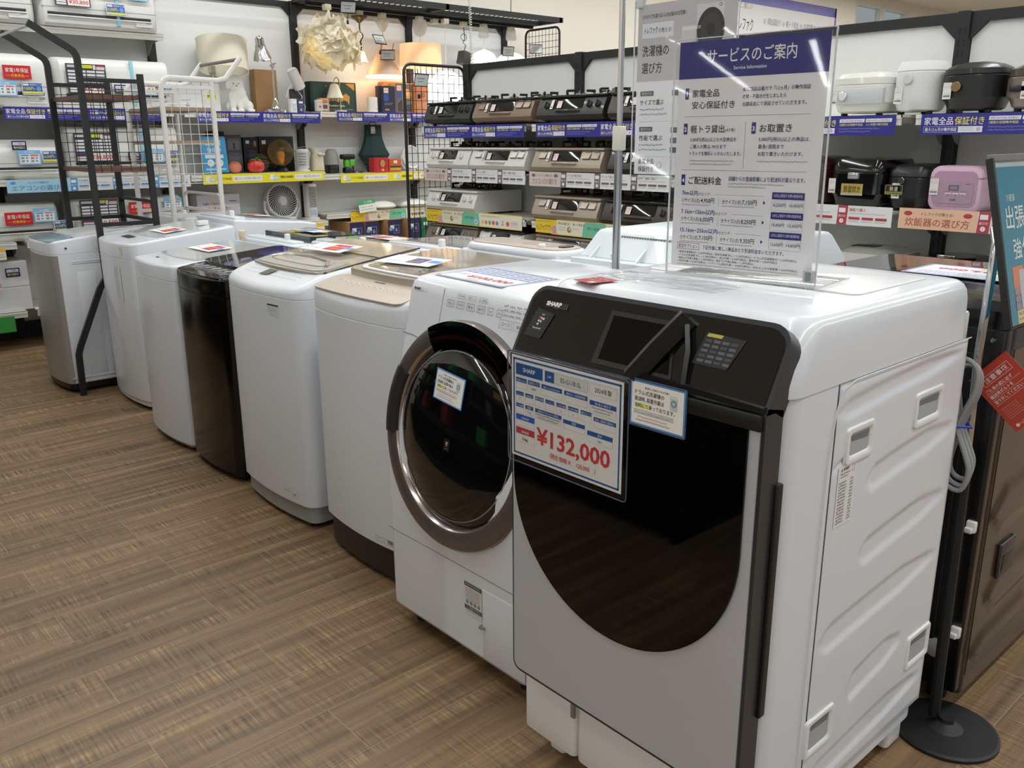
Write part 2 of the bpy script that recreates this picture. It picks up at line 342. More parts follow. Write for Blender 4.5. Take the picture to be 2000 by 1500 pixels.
# overhead mesh canopy on the lamp bays
o = thing('overhead_mesh_rack', 'black expanded mesh rack above the hanging lamps', 'mesh rack', (-6.6, 3.93, 2.53))
b = MB()
for a in ((-0.555, 0, -0.525, 2.62), (-0.03, -1.2, 0, 2.67)): b.box(a[0], a[1], 0, a[2], a[3], 0.045, BLACKM)
for y in (-0.02, 1.2, 2.62): b.box(-0.555, y, 0, 0, y + 0.035, 0.045, BLACKM)
b.box(-0.33, 0, -0.005, -0.27, 2.62, 0.03, BLACKM); b.build('frame', o)
b = MB()
for k in range(43):
    y = 0.03 + k * 0.0605
    b.tube([(-0.53 + 0.039 * j, y + (0.021 if j % 2 else -0.021), 0.03) for j in range(14)], 0.0032, BLACKM, 4)
b.build('mesh', o)
b = MB(); b.box(-0.4, 0.02, -0.03, -0.36, 2.6, 0.0, BLACKM); b.build('lamp_rail', o)
def wire_panel(name, label, cat, loc, rz, w_, z0, z1, m, pitch=0.05, rr=0.0025, fr=0.011, rad_=0.06, group=None):
    o = thing(name, label, cat, loc, rz, group)
    p = [(0, 0, z0)] + [(x, 0, z) for x, z in arc(rad_, z1 - rad_, rad_, 180, 90, 5)] + [(x, 0, z) for x, z in arc(w_ - rad_, z1 - rad_, rad_, 90, 0, 5)] + [(w_, 0, z0)]
    b = MB(); b.tube(p, fr, m, 8); b.build('frame', o)
    b = MB(); n = max(2, round(w_ / pitch)); nz = round((z1 - z0) / (pitch * 1.25))
    for k in range(1, n): b.tube([(w_ * k / n, 0, z0), (w_ * k / n, 0, z1)], rr, m, 5)
    for k in range(1, nz): b.tube([(0, 0.004, z0 + (z1 - z0) * k / nz), (w_, 0.004, z0 + (z1 - z0) * k / nz)], rr, m, 5)
    b.build('wire_grid', o); return o
wire_panel('wire_grid_panel', 'black wire grid panel closing the end of the gas stove shelves', 'grid panel', (-5.385, 3.79, 0), R90, 0.55, 0.02, 1.93, BLACKM)
wire_panel('wire_grid_panel', 'black wire grid standing at the far end of the lamp shelves', 'grid panel', (-7.15, 6.60, 0), 0, 0.5, 0.02, 2.5, BLACKM)
# ------------------------------------------------------------------ price cards used again and again
def notice_card():
    s = Sheet(120, 82, '5d92cf'); s.rect(3.5, 3.5, 113, 75, 'f1f1ec')
    s.text(60, 13, 4.2, '配送をご利用されるお客様へ', al='c', bold=.01)
    s.rect(12, 43, 34, 5, 'f3ea4e', 2)
    for k, t in enumerate(('ドラム式洗濯機の', '配送時､設置作業は', '有料にて承っております。')): s.text(11, 24 + k * 12, 9, t, bold=.012, fit=(64, 64, 88)[k])
    s.rect(88, 14, 16, 26, 'c9ccd0', 2); s.disc(96, 27, 6, '6f7f93', 3); s.disc(96, 27, 4, 'a8c8e6', 4); s.rect(89, 15, 14, 3, 'e6e6e6', 3)
    s.frame(10, 53, 86, 7, .6, '1b1b1b'); s.scrib(12, 55, 82, 3.4, '222222', 3)
    s.scrib(18, 64, 66, 3, 'd05a5a', 3); s.scrib(14, 70, 76, 2.8, '333333', 3)
    return s
def big_price():
    B = '2c5c9e'; s = Sheet(300, 214, 'f0f0ee')
    s.frame(5, 5, 290, 204, 4, B, 1); s.rect(12, 13, 276, 188, 'e7e7e5', 1)
    s.rect(13, 15, 78, 24, B, 2); s.text(52, 31, 12, 'SHARP', 'f0f0f0', 'c', bold=.015)
    s.rect(97, 16, 26, 22, B, 2); s.text(110, 29, 5, '型番', 'e8e8e8', 'c')
    s.rect(123, 16, 90, 22, 'd8d8d6', 2); s.frame(123, 16, 90, 22, .4, '8d8d8d', 3); s.text(168, 32, 13, 'ES-G11B-SL', '222222', 'c', fit=54)
    s.frame(218, 16, 66, 22, .4, '8d8d8d', 3); s.text(251, 32, 12, '2024年製', '222222', 'c', fit=42)
    def cell(x, y, w_, h, t='', val='', c=B, hh=9):
        s.frame(x, y, w_, h, .4, '9a9a9a', 2); s.rect(x, y, w_, hh, c, 3)
        if t: s.text(x + w_ / 2, y + hh * .76, min(5.6, w_ / max(1, len(t)) * .95), t, 'eef0f4', 'c', 4)
        if val: s.text(x + w_ / 2, y + hh + (h - hh) * .68, 5.5, val, '444444', 'c', 4)
    for x, w_, t, v in ((13, 32, '洗濯機スタイル', ''), (49, 34, '乾燥タイプ', '日焼き'), (88, 57, '騒音レベル(洗濯/脱水/乾燥)', ''), (151, 61, '標準コース目安時間', '')): cell(x, 45, w_, 23, t, v)
    cell(218, 49, 66, 26, '幅×高さ×奥行き'); s.scrib(224, 61, 52, 3.5, '555555', 4); s.scrib(230, 67, 40, 3, '555555', 4)
    for x, w_, t, v in ((13, 23, 'インバーター', '○'), (41, 23, 'Ai自動運転', ''), (70, 24, '温水洗浄', ''), (99, 25, 'ヒートポンプ', ''), (130, 26, 'シワ取り機能', '○'), (162, 27, 'カビ取り機能', '○'), (195, 28, '自動おそうじ', ''), (229, 55, '洗剤・柔軟剤 自動投入', '')): cell(x, 74 if x < 229 else 80, w_, 21, t, v, hh=8)
    for x, w_, t, v in ((13, 23, 'スマホ連携', ''), (41, 23, '質量', '79 kg')): cell(x, 99, w_, 20, t, v, hh=8)
    cell(70, 99, 74, 21, '1回あたりのコスト(目安)', hh=8); s.scrib(72, 109, 70, 4, '444444', 4); s.scrib(76, 115, 60, 3.6, '444444', 4)
    cell(149, 103, 58, 19, '特徴', hh=8); cell(213, 110, 64, 22, '備考', '100V', hh=9)
    cell(13, 122, 55, 25, '洗濯容量', '', '2e68c2', 12); cell(13, 150, 55, 32, '乾燥容量', '6 kg', 'b8404a', 14); s.text(40, 176, 10, '6 kg', '222222', 'c', 5)
    s.text(74, 172, 47, '¥132,000', 'cf3d44', 'l', 4, bold=.022, fit=198)
    s.text(112, 193, 12, '（税抜価格￥　120,000　）', 'cf3d44', 'l', 4, bold=.012, fit=124)
    return s
def lying_sheet(style=0):
    """the price paper that lies on a top loader: white sheet, red warranty card and a small blue card"""
    s = Sheet(250, 120, 'f1f0ec')
    s.text(60, 40, 14, '¥', '777777', 'c'); s.scrib(14, 20, 80, 6, '888888'); s.scrib(14, 45, 90, 5, 'b9a0a0'); s.scrib(20, 80, 70, 9, '5a5a60')
    if style == 0:
        s.rect(112, 12, 100, 88, 'c9343c', 1); s.text(162, 52, 17, '家電1年保証', 'f4e8dc', 'c', bold=.03, fit=88); s.text(162, 80, 15, '対象商品', 'f2c53c', 'c', bold=.03)
        s.rect(206, 40, 44, 72, 'e4ecf6', 2); s.rect(206, 40, 44, 30, '6f9ee0', 3); s.scrib(210, 80, 34, 6, '5570a0', 3)
    else:
        s.rect(112, 20, 80, 80, 'efe2c4', 1); s.rect(118, 26, 68, 68, '4b3c86', 2); s.text(152, 58, 12, '6ヶ月', 'f4f0e8', 'c', bold=.03); s.text(152, 82, 13, '動作保証', 'e6c24a', 'c', bold=.03)
        s.rect(196, 34, 54, 76, 'e8eef4', 2); s.rect(200, 38, 46, 34, '4d92dc', 3); s.scrib(202, 80, 40, 6, '5570a0', 3)
    return s
# ------------------------------------------------------------------ the large drum machine in front
SILVER = mk('door_silver', 'c2c5cc', 0.45, metal=0.25, noise=0.05, nscale=500)
FRAMEB = mk('door_frame_charcoal', '2d2f33', 0.32, coat=0.1)
PANELB = mk('control_glass_black', '161617', 0.05, coat=0.5)
def bentdoor(b, m, x0, x1, s0, s1, r, d0, d1, bend=0.735, P=None, rt=None):
    rt = r if rt is None else rt
    rows = []
    for k in range(7):
        a = k / 6 * PI / 2; rows.append((s0 + r - r * math.cos(a) if r else s0, r - r * math.sin(a)))
    if s0 < bend < s1: rows += [(bend - .012, 0), (bend, 0), (bend + .012, 0)]
    for k in range(7):
        a = k / 6 * PI / 2; rows.append((s1 - rt + rt * math.sin(a), rt - rt * math.cos(a)))
    fr = [[P(x0 + i, s, d0) for s, i in rows], [P(x1 - i, s, d0) for s, i in rows]]
    n = len(rows); vs = fr[0] + fr[1]
    b.add(vs, [(i, n + i, n + i + 1, i + 1) for i in range(n - 1)], m)
    ring0 = fr[1] + fr[0][::-1]; bk = [P(x1 - i, s, d1) for s, i in rows] + [P(x0 + i, s, d1) for s, i in rows][::-1]
    N = len(ring0); b.add(ring0 + bk, [(i, N + i, N + (i + 1) % N, (i + 1) % N) for i in range(N)], m)
def big_drum():
    o = thing('drum_washing_machine', 'large white drum washing machine with a black glass and silver door', 'washing machine', (-1.29, 1.15, 0))
    W = 0.602; b = MB()
    rg = []
    for z, y0, i, y1 in ((.075, .06, .012, .742), (.085, .05, 0, .755), (.5, .05, 0, .755), (1.0, .05, 0, .755)): rg.append(rrect(i, y0, W - i - .009, y1, .045, z, 5))
    b.loft(rg, WHITE); b.loft([rrect(.3, .05, W, .206, .045, z, 5) if 0 else [(x, y, z) for x, y in [(.3, .05)] + arc(W - .045, .095, .045, -90, 0, 6) + [(W, .207), (W - .01, .209), (.3, .209)]] for z in (.085, 1.0)], WHITE); b.build('cabinet', o)
    b = MB(); rg = []
    for z, y0, i, y1 in ((1.0, .046, -.002, .745), (1.02, .047, -.002, .745), (1.045, .058, -.002, .744), (1.085, .086, -.001, .742), (1.103, .099, .001, .738), (1.114, .108, .006, .732), (1.121, .116, .013, .724), (1.124, .128, .024, .71)): rg.append(rrect(i, y0, W - i, y1, .04, z, 6))
    b.loft(rg, WHITE, True, True)
    b.rbox(.02, .70, .98, W - .012, .775, 1.05, WHITE2, .012, .006); b.build('top_housing', o)
    b = MB(); b.rbox(.05, .36, 1.1235, W - .06, .66, 1.1275, WHITE2, .02, .002); b.rbox(.07, .40, 1.127, .30, .62, 1.1295, WHITE2, .015, .001); b.build('top_lid', o)
    # embossed side plate: leaf shaped bands
    bands = [(.205, .735, .966, .016), (.34, .735, .806, .023), (.34, .735, .652, .024), (.215, .735, .508, .026), (.36, .60, .348, .03), (.22, .735, .20, .024), (.215, .31, .86, .0001)]
    def side(u, v):
        y = .215 + u * .535; z = .125 + v * .872
        if z > .94: y = max(y, .215)
        h = 0
        for a, c, zc, hw in bands:
            t = (y - a) / (c - a)
            if 0 <= t <= 1:
                zz = zc + .012 * (t - .5) - .018 * (1 - t) ** 2; ww = hw * (min(1, (1 - t) * 2.2 + .25)) * min(1, t * 9 + .15)
                q = (max(ww, .004) - abs(z - zz)) / .010
                q = min(1, max(0, q * .5 + .5)); h = max(h, q * q * (3 - 2 * q) * min(1, t * 12, (1 - t) * 8))
        e = min(u, 1 - u) * 40; ez = min(v, 1 - v) * 60
        return (W + .0015 - .0048 * h - .003 * (1 - min(1, e, ez)), y, z)
    b = MB(); b.grid(side, 110, 200, WHITE)
    b.tube([(W + .003, .185, .14), (W + .003, .186, .70), (W + .003, .19, .86), (W + .003, .203, .95), (W + .003, .217, .985), (W + .003, .26, .998), (W + .003, .752, .998)], .0012, WHITE, 6)
    b.build('side_plate', o, 60)
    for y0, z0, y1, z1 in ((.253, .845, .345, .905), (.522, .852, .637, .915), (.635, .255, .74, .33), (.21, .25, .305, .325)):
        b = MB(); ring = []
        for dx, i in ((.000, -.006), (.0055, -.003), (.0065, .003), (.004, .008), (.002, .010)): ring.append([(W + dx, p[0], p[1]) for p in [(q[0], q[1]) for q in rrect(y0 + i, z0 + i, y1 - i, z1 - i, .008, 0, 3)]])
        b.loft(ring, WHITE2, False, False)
        b.add([(W + .0022, y0 + .010, z1 - .010), (W + .0018, y0 + .010, z0 + .010), (W + .0018, y1 - .010, z0 + .010), (W + .0022, y1 - .010, z1 - .010)], [(0, 1, 2, 3)], mk('grip_recess_shade', 'aab0b5', 0.35))  # shade of the grip recess painted grey, darker under its upper lip
        b.add([(W + .0026, y0 + .012, z1 - .012), (W + .0026, y1 - .012, z1 - .012), (W + .0026, y1 - .016, z1 - .026), (W + .0026, y0 + .016, z1 - .022)], [(0, 3, 2, 1)], mk('grip_lip_shade', '6d7175', .4))
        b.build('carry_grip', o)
    for x in (.03, W - .075):
        for y in (.085, .66):
            b = MB(); b.rbox(x, y, 0.012, x + .05, y + .075, .10, WHITE2, .012, .004); b.lathe([(.018, 0), (.018, .02)], GREYP, 14, (x + .025, y + .037, 0)); b.build('leg', o)
    b = MB(); b.rbox(.004, .028, .085, W * .28, .06, .245, WHITE2, .02, .006); b.rbox(W * .285, .028, .085, W - .004, .06, .245, WHITE2, .02, .006)
    b.rbox(W * .262, .024, .19, W * .282, .03, .235, GREYP, .002, .002); b.build('kick_panel', o)
    b = MB(); b.rbox(W - .012, .040, .42, W - .001, .058, .86, BLACK, .003, .003); b.build('hinge_cover', o)
    # door and slanted control panel
    def P(x, s, d):
        if s <= .735: return (x, d, .25 + s)
        t = s - .735; return (x, .472 * t + d * .882, .985 + .8816 * t - d * .472)
    b = MB(); bentdoor(b, FRAMEB, 0.0, .594, 0, .885, .022, 0, .05, P=P, rt=.04); fr = b.build('door_frame', o, 40)
    b = MB(); bentdoor(b, SILVER, .007, .587, .008, .715, .018, -.003, .01, P=P, rt=.001); b.build('door_panel', o)
    b = MB(); cx = .291; R = .277
    pts = [(cx + R * math.cos(a), .735 + R * math.sin(a)) for a in [PI + PI * k / 48 for k in range(49)]]
    pts += [(cx + R, .958), (cx - R, .958)]
    b.loft([[(x, -.0075, z) for x, z in pts], [(x, -.001, z) for x, z in pts]], GLOSSB); g = b.build('door_glass', o)
    b = MB(); b.rbox(.004, -.0085, .958, .590, .02, .987, BLACK, .004, .004)
    for k in range(60): b.box(.06 + k * .0056, -.0091, .9745, .0612 + k * .0056, -.0083, .9757, GREYP)
    b.box(.118, -.0093, .974, .121, -.0085, .9765, pm('e8e8e8')); b.build('door_lip', o)
    b = MB(); bentdoor(b, PANELB, .008, .586, .742, .876, .004, -.002, .01, P=P, rt=.034); cp = b.build('control_panel', o)
    nrm = Vector((0, -.8816, .472)) ; dn = (0, -.472, -.8816)
    def PP(x, s, d=-.0035): return P(x, s, d)
    s = Sheet(60, 12, '161617', .05); s.text(0, 8, 11.5, 'SHARP', 'e4e4e4', bold=.05, fit=42); s.text(36, 12.5, 3, 'ES-G11B', '8a8468', 'r'); s.build('brand_lettering', PP(.052, .852), (1, 0, 0), dn, cp)
    s = Sheet(62, 62, '0c0c0d', .4, shape=[(14, 0), (0, 60), (48, 62), (64, 8)]); s.disc(29, 19, 2.6, 'c23440', 2)
    for k, (x, y) in enumerate(((34.5, 20), (40, 21), (28, 26), (34, 27), (28, 33))): s.disc(x, y, 2.4, 'cfcfcf', 2)
    s.text(36, 14, 6, 'Ion', 'e8e8e8', 'c'); s.text(30, 43, 4.2, 'Plasmacluster', 'e0e0e0', 'c', bold=.02)
    for k in range(6): s.rect(10 - k * 1.4, 10 + k * 7, 46, 1.2, '303032')
    s.build('ion_sticker', PP(.02, .835, -.004), (1, 0, 0), dn, cp)
    b = MB(); q = [PP(x, s, -.003) for x, s in ((.215, .752), (.402, .752), (.372, .857), (.222, .857))]; q2 = [PP(x, s, -.0045) for x, s in ((.230, .762), (.392, .762), (.365, .848), (.232, .848))]
    b.add(q, [(0, 1, 2, 3)], BLACK); b.add(q2, [(0, 1, 2, 3)], GLOSSB); b.build('touch_screen', cp)
    s = Sheet(88, 58, '151516', .3, shape=[(10, 0), (0, 58), (70, 58), (88, 4)]); s.rect(12, 2, 30, 6, 'b4a83a', 2, 2)  # mirror image of a price sheet in the panel, drawn as a dark card
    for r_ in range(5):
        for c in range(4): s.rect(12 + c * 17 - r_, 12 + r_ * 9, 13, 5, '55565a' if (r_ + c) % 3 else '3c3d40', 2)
    s.build('sheet_reflection', PP(.43, .85, -.0035), (1, 0, 0), dn, cp)
    # black card-holder arm clipped on the panel
    b = MB(); b.tube([PP(.398, .866, -.012), PP(.362, .80, -.018), PP(.325, .742, -.012)], .012, BLACK, 4, flat=(.016, .010)); b.tube([PP(.398, .86, -.012), PP(.42, .81, -.012), PP(.432, .748, -.008)], .004, BLACK, 4)
    b.tube([PP(.315, .748, -.008), PP(.432, .748, -.008), PP(.59, .742, -.004)], .005, BLACK, 4); b.build('card_holder_arm', o)
    # cards on the door
    b = MB(); big_price().mesh(b, (.012, -.0100, .984), (1, 0, 0), (0, 0, -1)); pr = b.build('price_board', o); pr['label'] = 'large blue framed price sheet for 132,000 yen'
    b = MB(); b.rbox(.002, -.0122, .758, .326, -.0116, .992, SLEEVE, .006, .0002); b.tube([(x, -.0118, z) for x, z, _ in [(p[0], p[1], 0) for p in rrect(.002, .758, .326, .992, .008, 0, 3)]], .0014, mk('sleeve_edge', '50586a', .1), 5, True); b.build('clear_sleeve', pr)
    b = MB(); notice_card().mesh(b, (.328, -.0105, .996), (1, 0, 0), (0, 0, -1)); nb = b.build('notice_card', o); nb['label'] = 'blue bordered delivery notice card'
    b = MB(); b.tube([(p[0], -.0105, p[1]) for p in rrect(.326, .912, .45, .998, .004, 0, 3)], .0011, mk('sleeve_edge', '3c4250', .1), 5, True); b.build('clear_sleeve', nb)
    # rating plate on the side
    s = Sheet(64, 118, 'e6e6e3', .3); s.text(8, 10, 7, '△ SHARP', '222222', bold=.02); s.scrib(8, 14, 34, 4); s.scrib(8, 20, 28, 3)
    for k in range(14): s.scrib(6, 30 + k * 6, 26, 4.2, '1a1a1a'); s.scrib(46, 30 + k * 6, 12, 4, '1a1a1a')
    s.frame(50, 6, 8, 12, .6, '333333'); s.build('rating_plate', (W + .0026, .232, .842), (0, 1, 0), (0, 0, -1), o)
    s = Sheet(120, 10, 'e3e5e8', .05)
    # power cord bundle at the back
    b = MB(); cm = mk('cord_grey', '9a9c9d', .45)
    L1 = [(W - .045, .80, .905), (W - .02, .80, .935), (W + .01, .80, .92), (W + .012, .80, .87), (W - .01, .80, .80), (W - .03, .80, .70), (W - .02, .80, .66), (W + .012, .80, .655), (W + .022, .80, .70), (W + .008, .80, .74), (W - .018, .80, .80), (W - .035, .80, .88), (W - .045, .80, .905)]
    def smooth(p, n=5):
        out = []
        for i in range(len(p) - 1):
            a, c, d, e = [Vector(p[j % (len(p) - 1)]) for j in (i - 1, i, i + 1, i + 2)]
            for k in range(n):
                t = k / n; out.append(.5 * ((2 * c) + (d - a) * t + (2 * a - 5 * c + 4 * d - e) * t * t + (3 * c - a - 3 * d + e) * t ** 3))
        return out
    for dy, sc in ((0, 1), (.016, .92), (-.016, 1.05)): b.tube([Vector((W - .01 + (p.x - W + .01) * sc, p.y + dy, .79 + (p.z - .79) * sc)) for p in smooth(L1)], .0055, cm, 6, True)
    b.tube([(W - .035, .80, .79), (W - .012, .775, .792), (W + .012, .80, .79), (W - .01, .825, .79), (W - .035, .80, .79)], .003, mk('twist_tie_blue', '1f3fb0', .4), 5)
    b.tube([(W - .03, .79, .90), (W - .06, .77, .94), (W - .08, .75, .95)], .0055, cm, 6); b.build('power_cord', o)
    return o
big_drum()
# ------------------------------------------------------------------ second drum machine, bronze door ring
BRONZE = mk('door_ring_bronze', '7b706b', 0.33, metal=0.65, coat=0.2)
def bronze_drum():
    o = thing('drum_washing_machine', 'white drum washing machine with a round bronze door ring', 'washing machine', (-2.012, 1.30, 0))
    W = .605; b = MB()
    def yf(z): return 0 if z < .55 else (.09 * (z - .55) / .427 if z < .977 else None)
    rg = []
    for z, y0, i in ((.045, .03, .02), (.05, .012, .006), (.065, .002, 0), (.30, 0, 0), (.55, 0, 0), (.62, .0156, 0), (.84, .0648, 0), (.955, .0905, 0), (1.0, .1005, 0), (1.022, .107, .004), (1.036, .122, .014), (1.042, .15, .03)): rg.append(rrect(i, y0, W - i, .60 - i * .4, .032, z, 5))
    b.loft(rg, WHITE)
    seam = mk('seam_grey', '8f9294', .5)
    b.box(.004, -.0008, .3035, W - .004, .002, .3055, seam); b.build('cabinet', o)
    tl = math.atan2(.09, .427); c = Vector((.303, .054, .650)); U = Vector((1, 0, 0)); Vv = Vector((0, math.sin(tl * .72), math.cos(tl * .72))); Nn = Vector((0, -math.cos(tl * .72), math.sin(tl * .72)))
    MR = Matrix((( U.x, Vv.x, Nn.x, c.x), (U.y, Vv.y, Nn.y, c.y), (U.z, Vv.z, Nn.z, c.z), (0, 0, 0, 1)))
    b = MB(); b.M = MR
    b.lathe([(.300, -.03), (.305, .02), (.303, .034), (.297, .041), (.285, .044), (.258, .044), (.252, .041)], BRONZE, 72, caps=False)
    b.lathe([(.252, .041), (.247, .036), (.243, .02)], mk('ring_lip_bright', 'b9aca6', .22, metal=.8), 72, caps=False); ring = b.build('door_ring', o)
    b = MB(); b.M = MR; b.lathe([(.3005, .0445), (.286, .0465), (.262, .0465), (.244, .043), (.23, .04)], GLOSSB, 30, caps=False, a0=rad(48), a1=rad(118)); b.build('lock_cover', ring)
    b = MB(); b.M = MR; b.lathe([(.296, .046), (.286, .052), (.265, .053), (.250, .047), (.246, .03)], mk('handle_dark_brown', '33302e', .3, coat=.3), 20, caps=False, a0=rad(150), a1=rad(190)); b.build('door_handle', ring)
    b = MB(); b.M = MR; b.lathe([(.246, .024), (.238, .032), (.225, .036), (.20, .045), (.15, .052), (.08, .056), (0.0, .057)], mk('door_glass_smoked', '0a0b0c', .04, coat=.6), 64, caps=False)
    b.lathe([(.226, .0372), (.223, .0382)], GREYP, 64, caps=False); b.build('door_glass', o)
    s = Sheet(24, 32, '0d0d0e', .2); s.disc(8, 9, 1.8, 'c23440', 2)
    for x, y in ((12, 9), (16, 9.5), (10, 13.5), (14, 14), (12, 18)): s.disc(x, y, 1.7, 'cfcfcf', 2)
    s.scrib(4, 25, 16, 2, 'aaaaaa'); s.build('ion_sticker', MR @ Vector((-.01, -.005, .0585)), U, -Vv, o)
    b = MB(); notice_card().mesh(b, MR @ Vector((.002 - .06, .175, .064)), (U - Vv * .10), (-Vv - U * .10)); nb = b.build('notice_card', o); nb['label'] = 'blue bordered delivery notice card'
    dn = Vector((0, -.2234, -1)).normalized()
    def Q(x, z, d=.0015): return (x, (z - .55) * .2234 - d, z)
    s = Sheet(60, 10, 'e3e5e8', .05); s.text(0, 8, 9, 'SHARP', '2c2e30', bold=.05, fit=30); s.text(31, 9, 3, 'ES-S7H', '8a8c8e'); s.build('brand_lettering', Q(.036, 1.012), (1, 0, 0), dn, o)
    s = Sheet(420, 95, 'e3e5e8', .05, shape=[(0, 0), (0, .2), (.2, .2), (.2, 0)])
    for k, t in enumerate(('予約', '槽クリーン', 'Eco乾燥')): s.frame(100 + k * 44, 8, 34, 12, .8, '8a8e90'); s.text(117 + k * 44, 16.5, 6.5, t, '44474a', 'c', fit=26)
    for k, t in enumerate(('洗い', 'すすぎ', '脱水', '乾かす', '∨', '∧')):
        w_ = 30 if k < 4 else 20; x = 60 + k * 42 - (8 * max(0, k - 4)); s.frame(x, 28, w_, 19, 1.2, '73787a'); s.text(x + w_ / 2, 41, 9.5, t, '3a3d40', 'c', fit=min(w_ - 8, 20)); s.disc(x + w_ / 2, 23, 1.2, 'b0b4b6')
    for r_ in range(3):
        for k in range(4): s.scrib(286 + k * 24, 12 + r_ * 12, 18, 6, '4c4f52')
    s.frame(278, 50, 46, 22, .9, '8b9092'); s.text(301, 65, 11, 'コース', '444648', 'c'); s.frame(330, 50, 40, 22, .9, '8b9092'); s.text(350, 65, 9, '電源', '444648', 'c')
    s.build('control_legend', Q(.13, 1.022), (1, 0, 0), dn, o)
    b = MB(); b.tube([Q(.170, 1.02, .0003), Q(.168, .98, .0003), Q(.166, .93, .0003)], .0007, seam, 4); b.tube([Q(.008, .882, 0), Q(.06, .880, 0), Q(.11, .872, 0)], .0012, seam, 4); b.build('panel_seam', o)
    s = Sheet(72, 92, 'dddcd8', .2); s.rect(0, 0, 72, 12, '55585a'); s.scrib(4, 3, 62, 5, 'e0e0e0', 3)
    for k in range(6): s.scrib(5, 17 + k * 6, 60, 3.4, '4a4a4a')
    for k in range(4): s.disc(12 + k * 16, 58, 6, '8a8c8e')
    s.rect(0, 68, 72, 12, '55585a'); s.text(8, 77, 8, '⚠ 注意', 'e8e8e8'); s.scrib(36, 71, 32, 5, 'e0e0e0', 3); s.scrib(5, 83, 60, 3, '4a4a4a'); s.build('care_label', (.36, -.0015, .268), (1, 0, 0), (0, 0, -1), o)
    b = MB(); b.rbox(.435, -.003, .07, .60, .004, .272, WHITE, .02, .002); b.lathe([(.012, 0), (.011, .003)], GREYP, 16, (.437, -.003, .16)); b.build('filter_door', o)
    for x in (.05, W - .09):
        for y in (.05, .5): b = MB(); b.lathe([(.022, 0), (.022, .05)], RUBBER, 14, (x + .02, y + .02, 0)); b.build('foot', o)
    return o
bronze_drum()
def blue_sheet():
    s = Sheet(297, 200, 'e9ebf0'); s.frame(3, 3, 291, 194, 6, '4f66a8', 1)
    for r_ in range(5):
        for k in range(5): s.rect(14 + k * 55, 14 + r_ * 19, 50, 7, '5b74b4', 2); s.frame(14 + k * 55, 14 + r_ * 19, 50, 16, .6, 'a0a8c0', 3)
    s.text(86, 160, 40, '¥100,000', 'cf4a4e', 'l', 3, bold=.02, fit=185); s.rect(14, 118, 50, 24, 'c8d4e8', 2); s.text(150, 184, 12, '（税抜価格）', 'cf4a4e', 'c')
    return s
o = blue_sheet().build('price_sheet', (-1.93, 1.645, 1.0435), (.995, -.04, 0), (-.06, -.98, 0)); tag(o, 'blue framed price sheet lying on the bronze ringed machine', 'price sheet')
# ------------------------------------------------------------------ top loading machines
def footprint(w_, d, r, bow, ins, n=5):
    """right half, front to back, then mirrored: pairs (R_i, L_i) share a y"""
    h = w_ / 2 - ins; R = [(0.0005, -bow + ins)]
    def fy(x): return -bow * (1 - (x / (w_ / 2 - r)) ** 2) + ins
    for k in range(1, n + 1): x = (h - (r - ins)) * k / n if True else 0; R.append((x, fy(min(x, w_ / 2 - r))))
    rr = max(r - ins, .002); cy = R[-1][1] + rr
    for k in range(1, n + 1): a = -PI / 2 + PI / 2 * k / n; R.append((h - rr + rr * math.cos(a), cy + rr * math.sin(a)))
    for k in range(1, 9): R.append((h, cy + (d - ins - .025 - cy) * k / 8))
    for k in range(1, 4): a = PI / 2 * k / 3; R.append((h - .02 + .02 * math.cos(a), d - ins - .025 + .02 * math.sin(a)))
    R.append((0.0005, d - ins - .005)); return R
def ring(R, z):
    zz = (lambda y: z(y)) if callable(z) else (lambda y: z)
    return [(x, y, zz(y)) for x, y in R] + [(-x, y, zz(y)) for x, y in reversed(R)]
def capstrip(b, R, z, m):
    n = len(R); vs = [(x, y, z(y)) for x, y in R] + [(-x, y, z(y)) for x, y in R]
    b.add(vs, [(n + i, i, i + 1, n + i + 1) for i in range(n - 1)], m)
def interp(tab):
    def f(y):
        for (a, za), (c, zc) in zip(tab, tab[1:]):
            if y <= c: return za + (zc - za) * max(0, (y - a)) / (c - a) if y >= tab[0][0] else tab[0][1]
        return tab[-1][1]
    return f
def slab(b, y0, y1, hx, zf, lift, th, m, n=16, r=.03, bow=0):
    """a lid lying on a sloping top: rounded at its corners"""
    rows = []
    for k in range(n + 1):
        y = y0 + (y1 - y0) * k / n; e = min(y - y0, y1 - y); i = 0
        if e < r: i = r - math.sqrt(max(0, r * r - (r - e) ** 2))
        rows.append((hx - i, y))
    def pt(x, y, dz): yy = y - (bow * (1 - (x / hx) ** 2) if y < (y0 + y1) / 2 else 0); return (x, yy, zf(y) + dz)
    def cols(x, y, dz): return [pt(x * t, y, dz) for t in (-1, -.7, -.35, 0, .35, .7, 1)]
    T = [cols(x, y, lift) for x, y in rows]; Bt = [cols(x, y, lift - th) for x, y in rows]
    vs = [p for q in T for p in q]; C = 7
    b.add(vs, [(j * C + i, j * C + i + 1, (j + 1) * C + i + 1, (j + 1) * C + i) for j in range(n) for i in range(C - 1)], m)
    out = T[0] + [q[-1] for q in T[1:-1]] + T[-1][::-1] + [q[0] for q in T[-2:0:-1]]
    low = Bt[0] + [q[-1] for q in Bt[1:-1]] + Bt[-1][::-1] + [q[0] for q in Bt[-2:0:-1]]
    N = len(out); b.add(out + low, [(i, N + i, N + (i + 1) % N, (i + 1) % N) for i in range(N)], m)
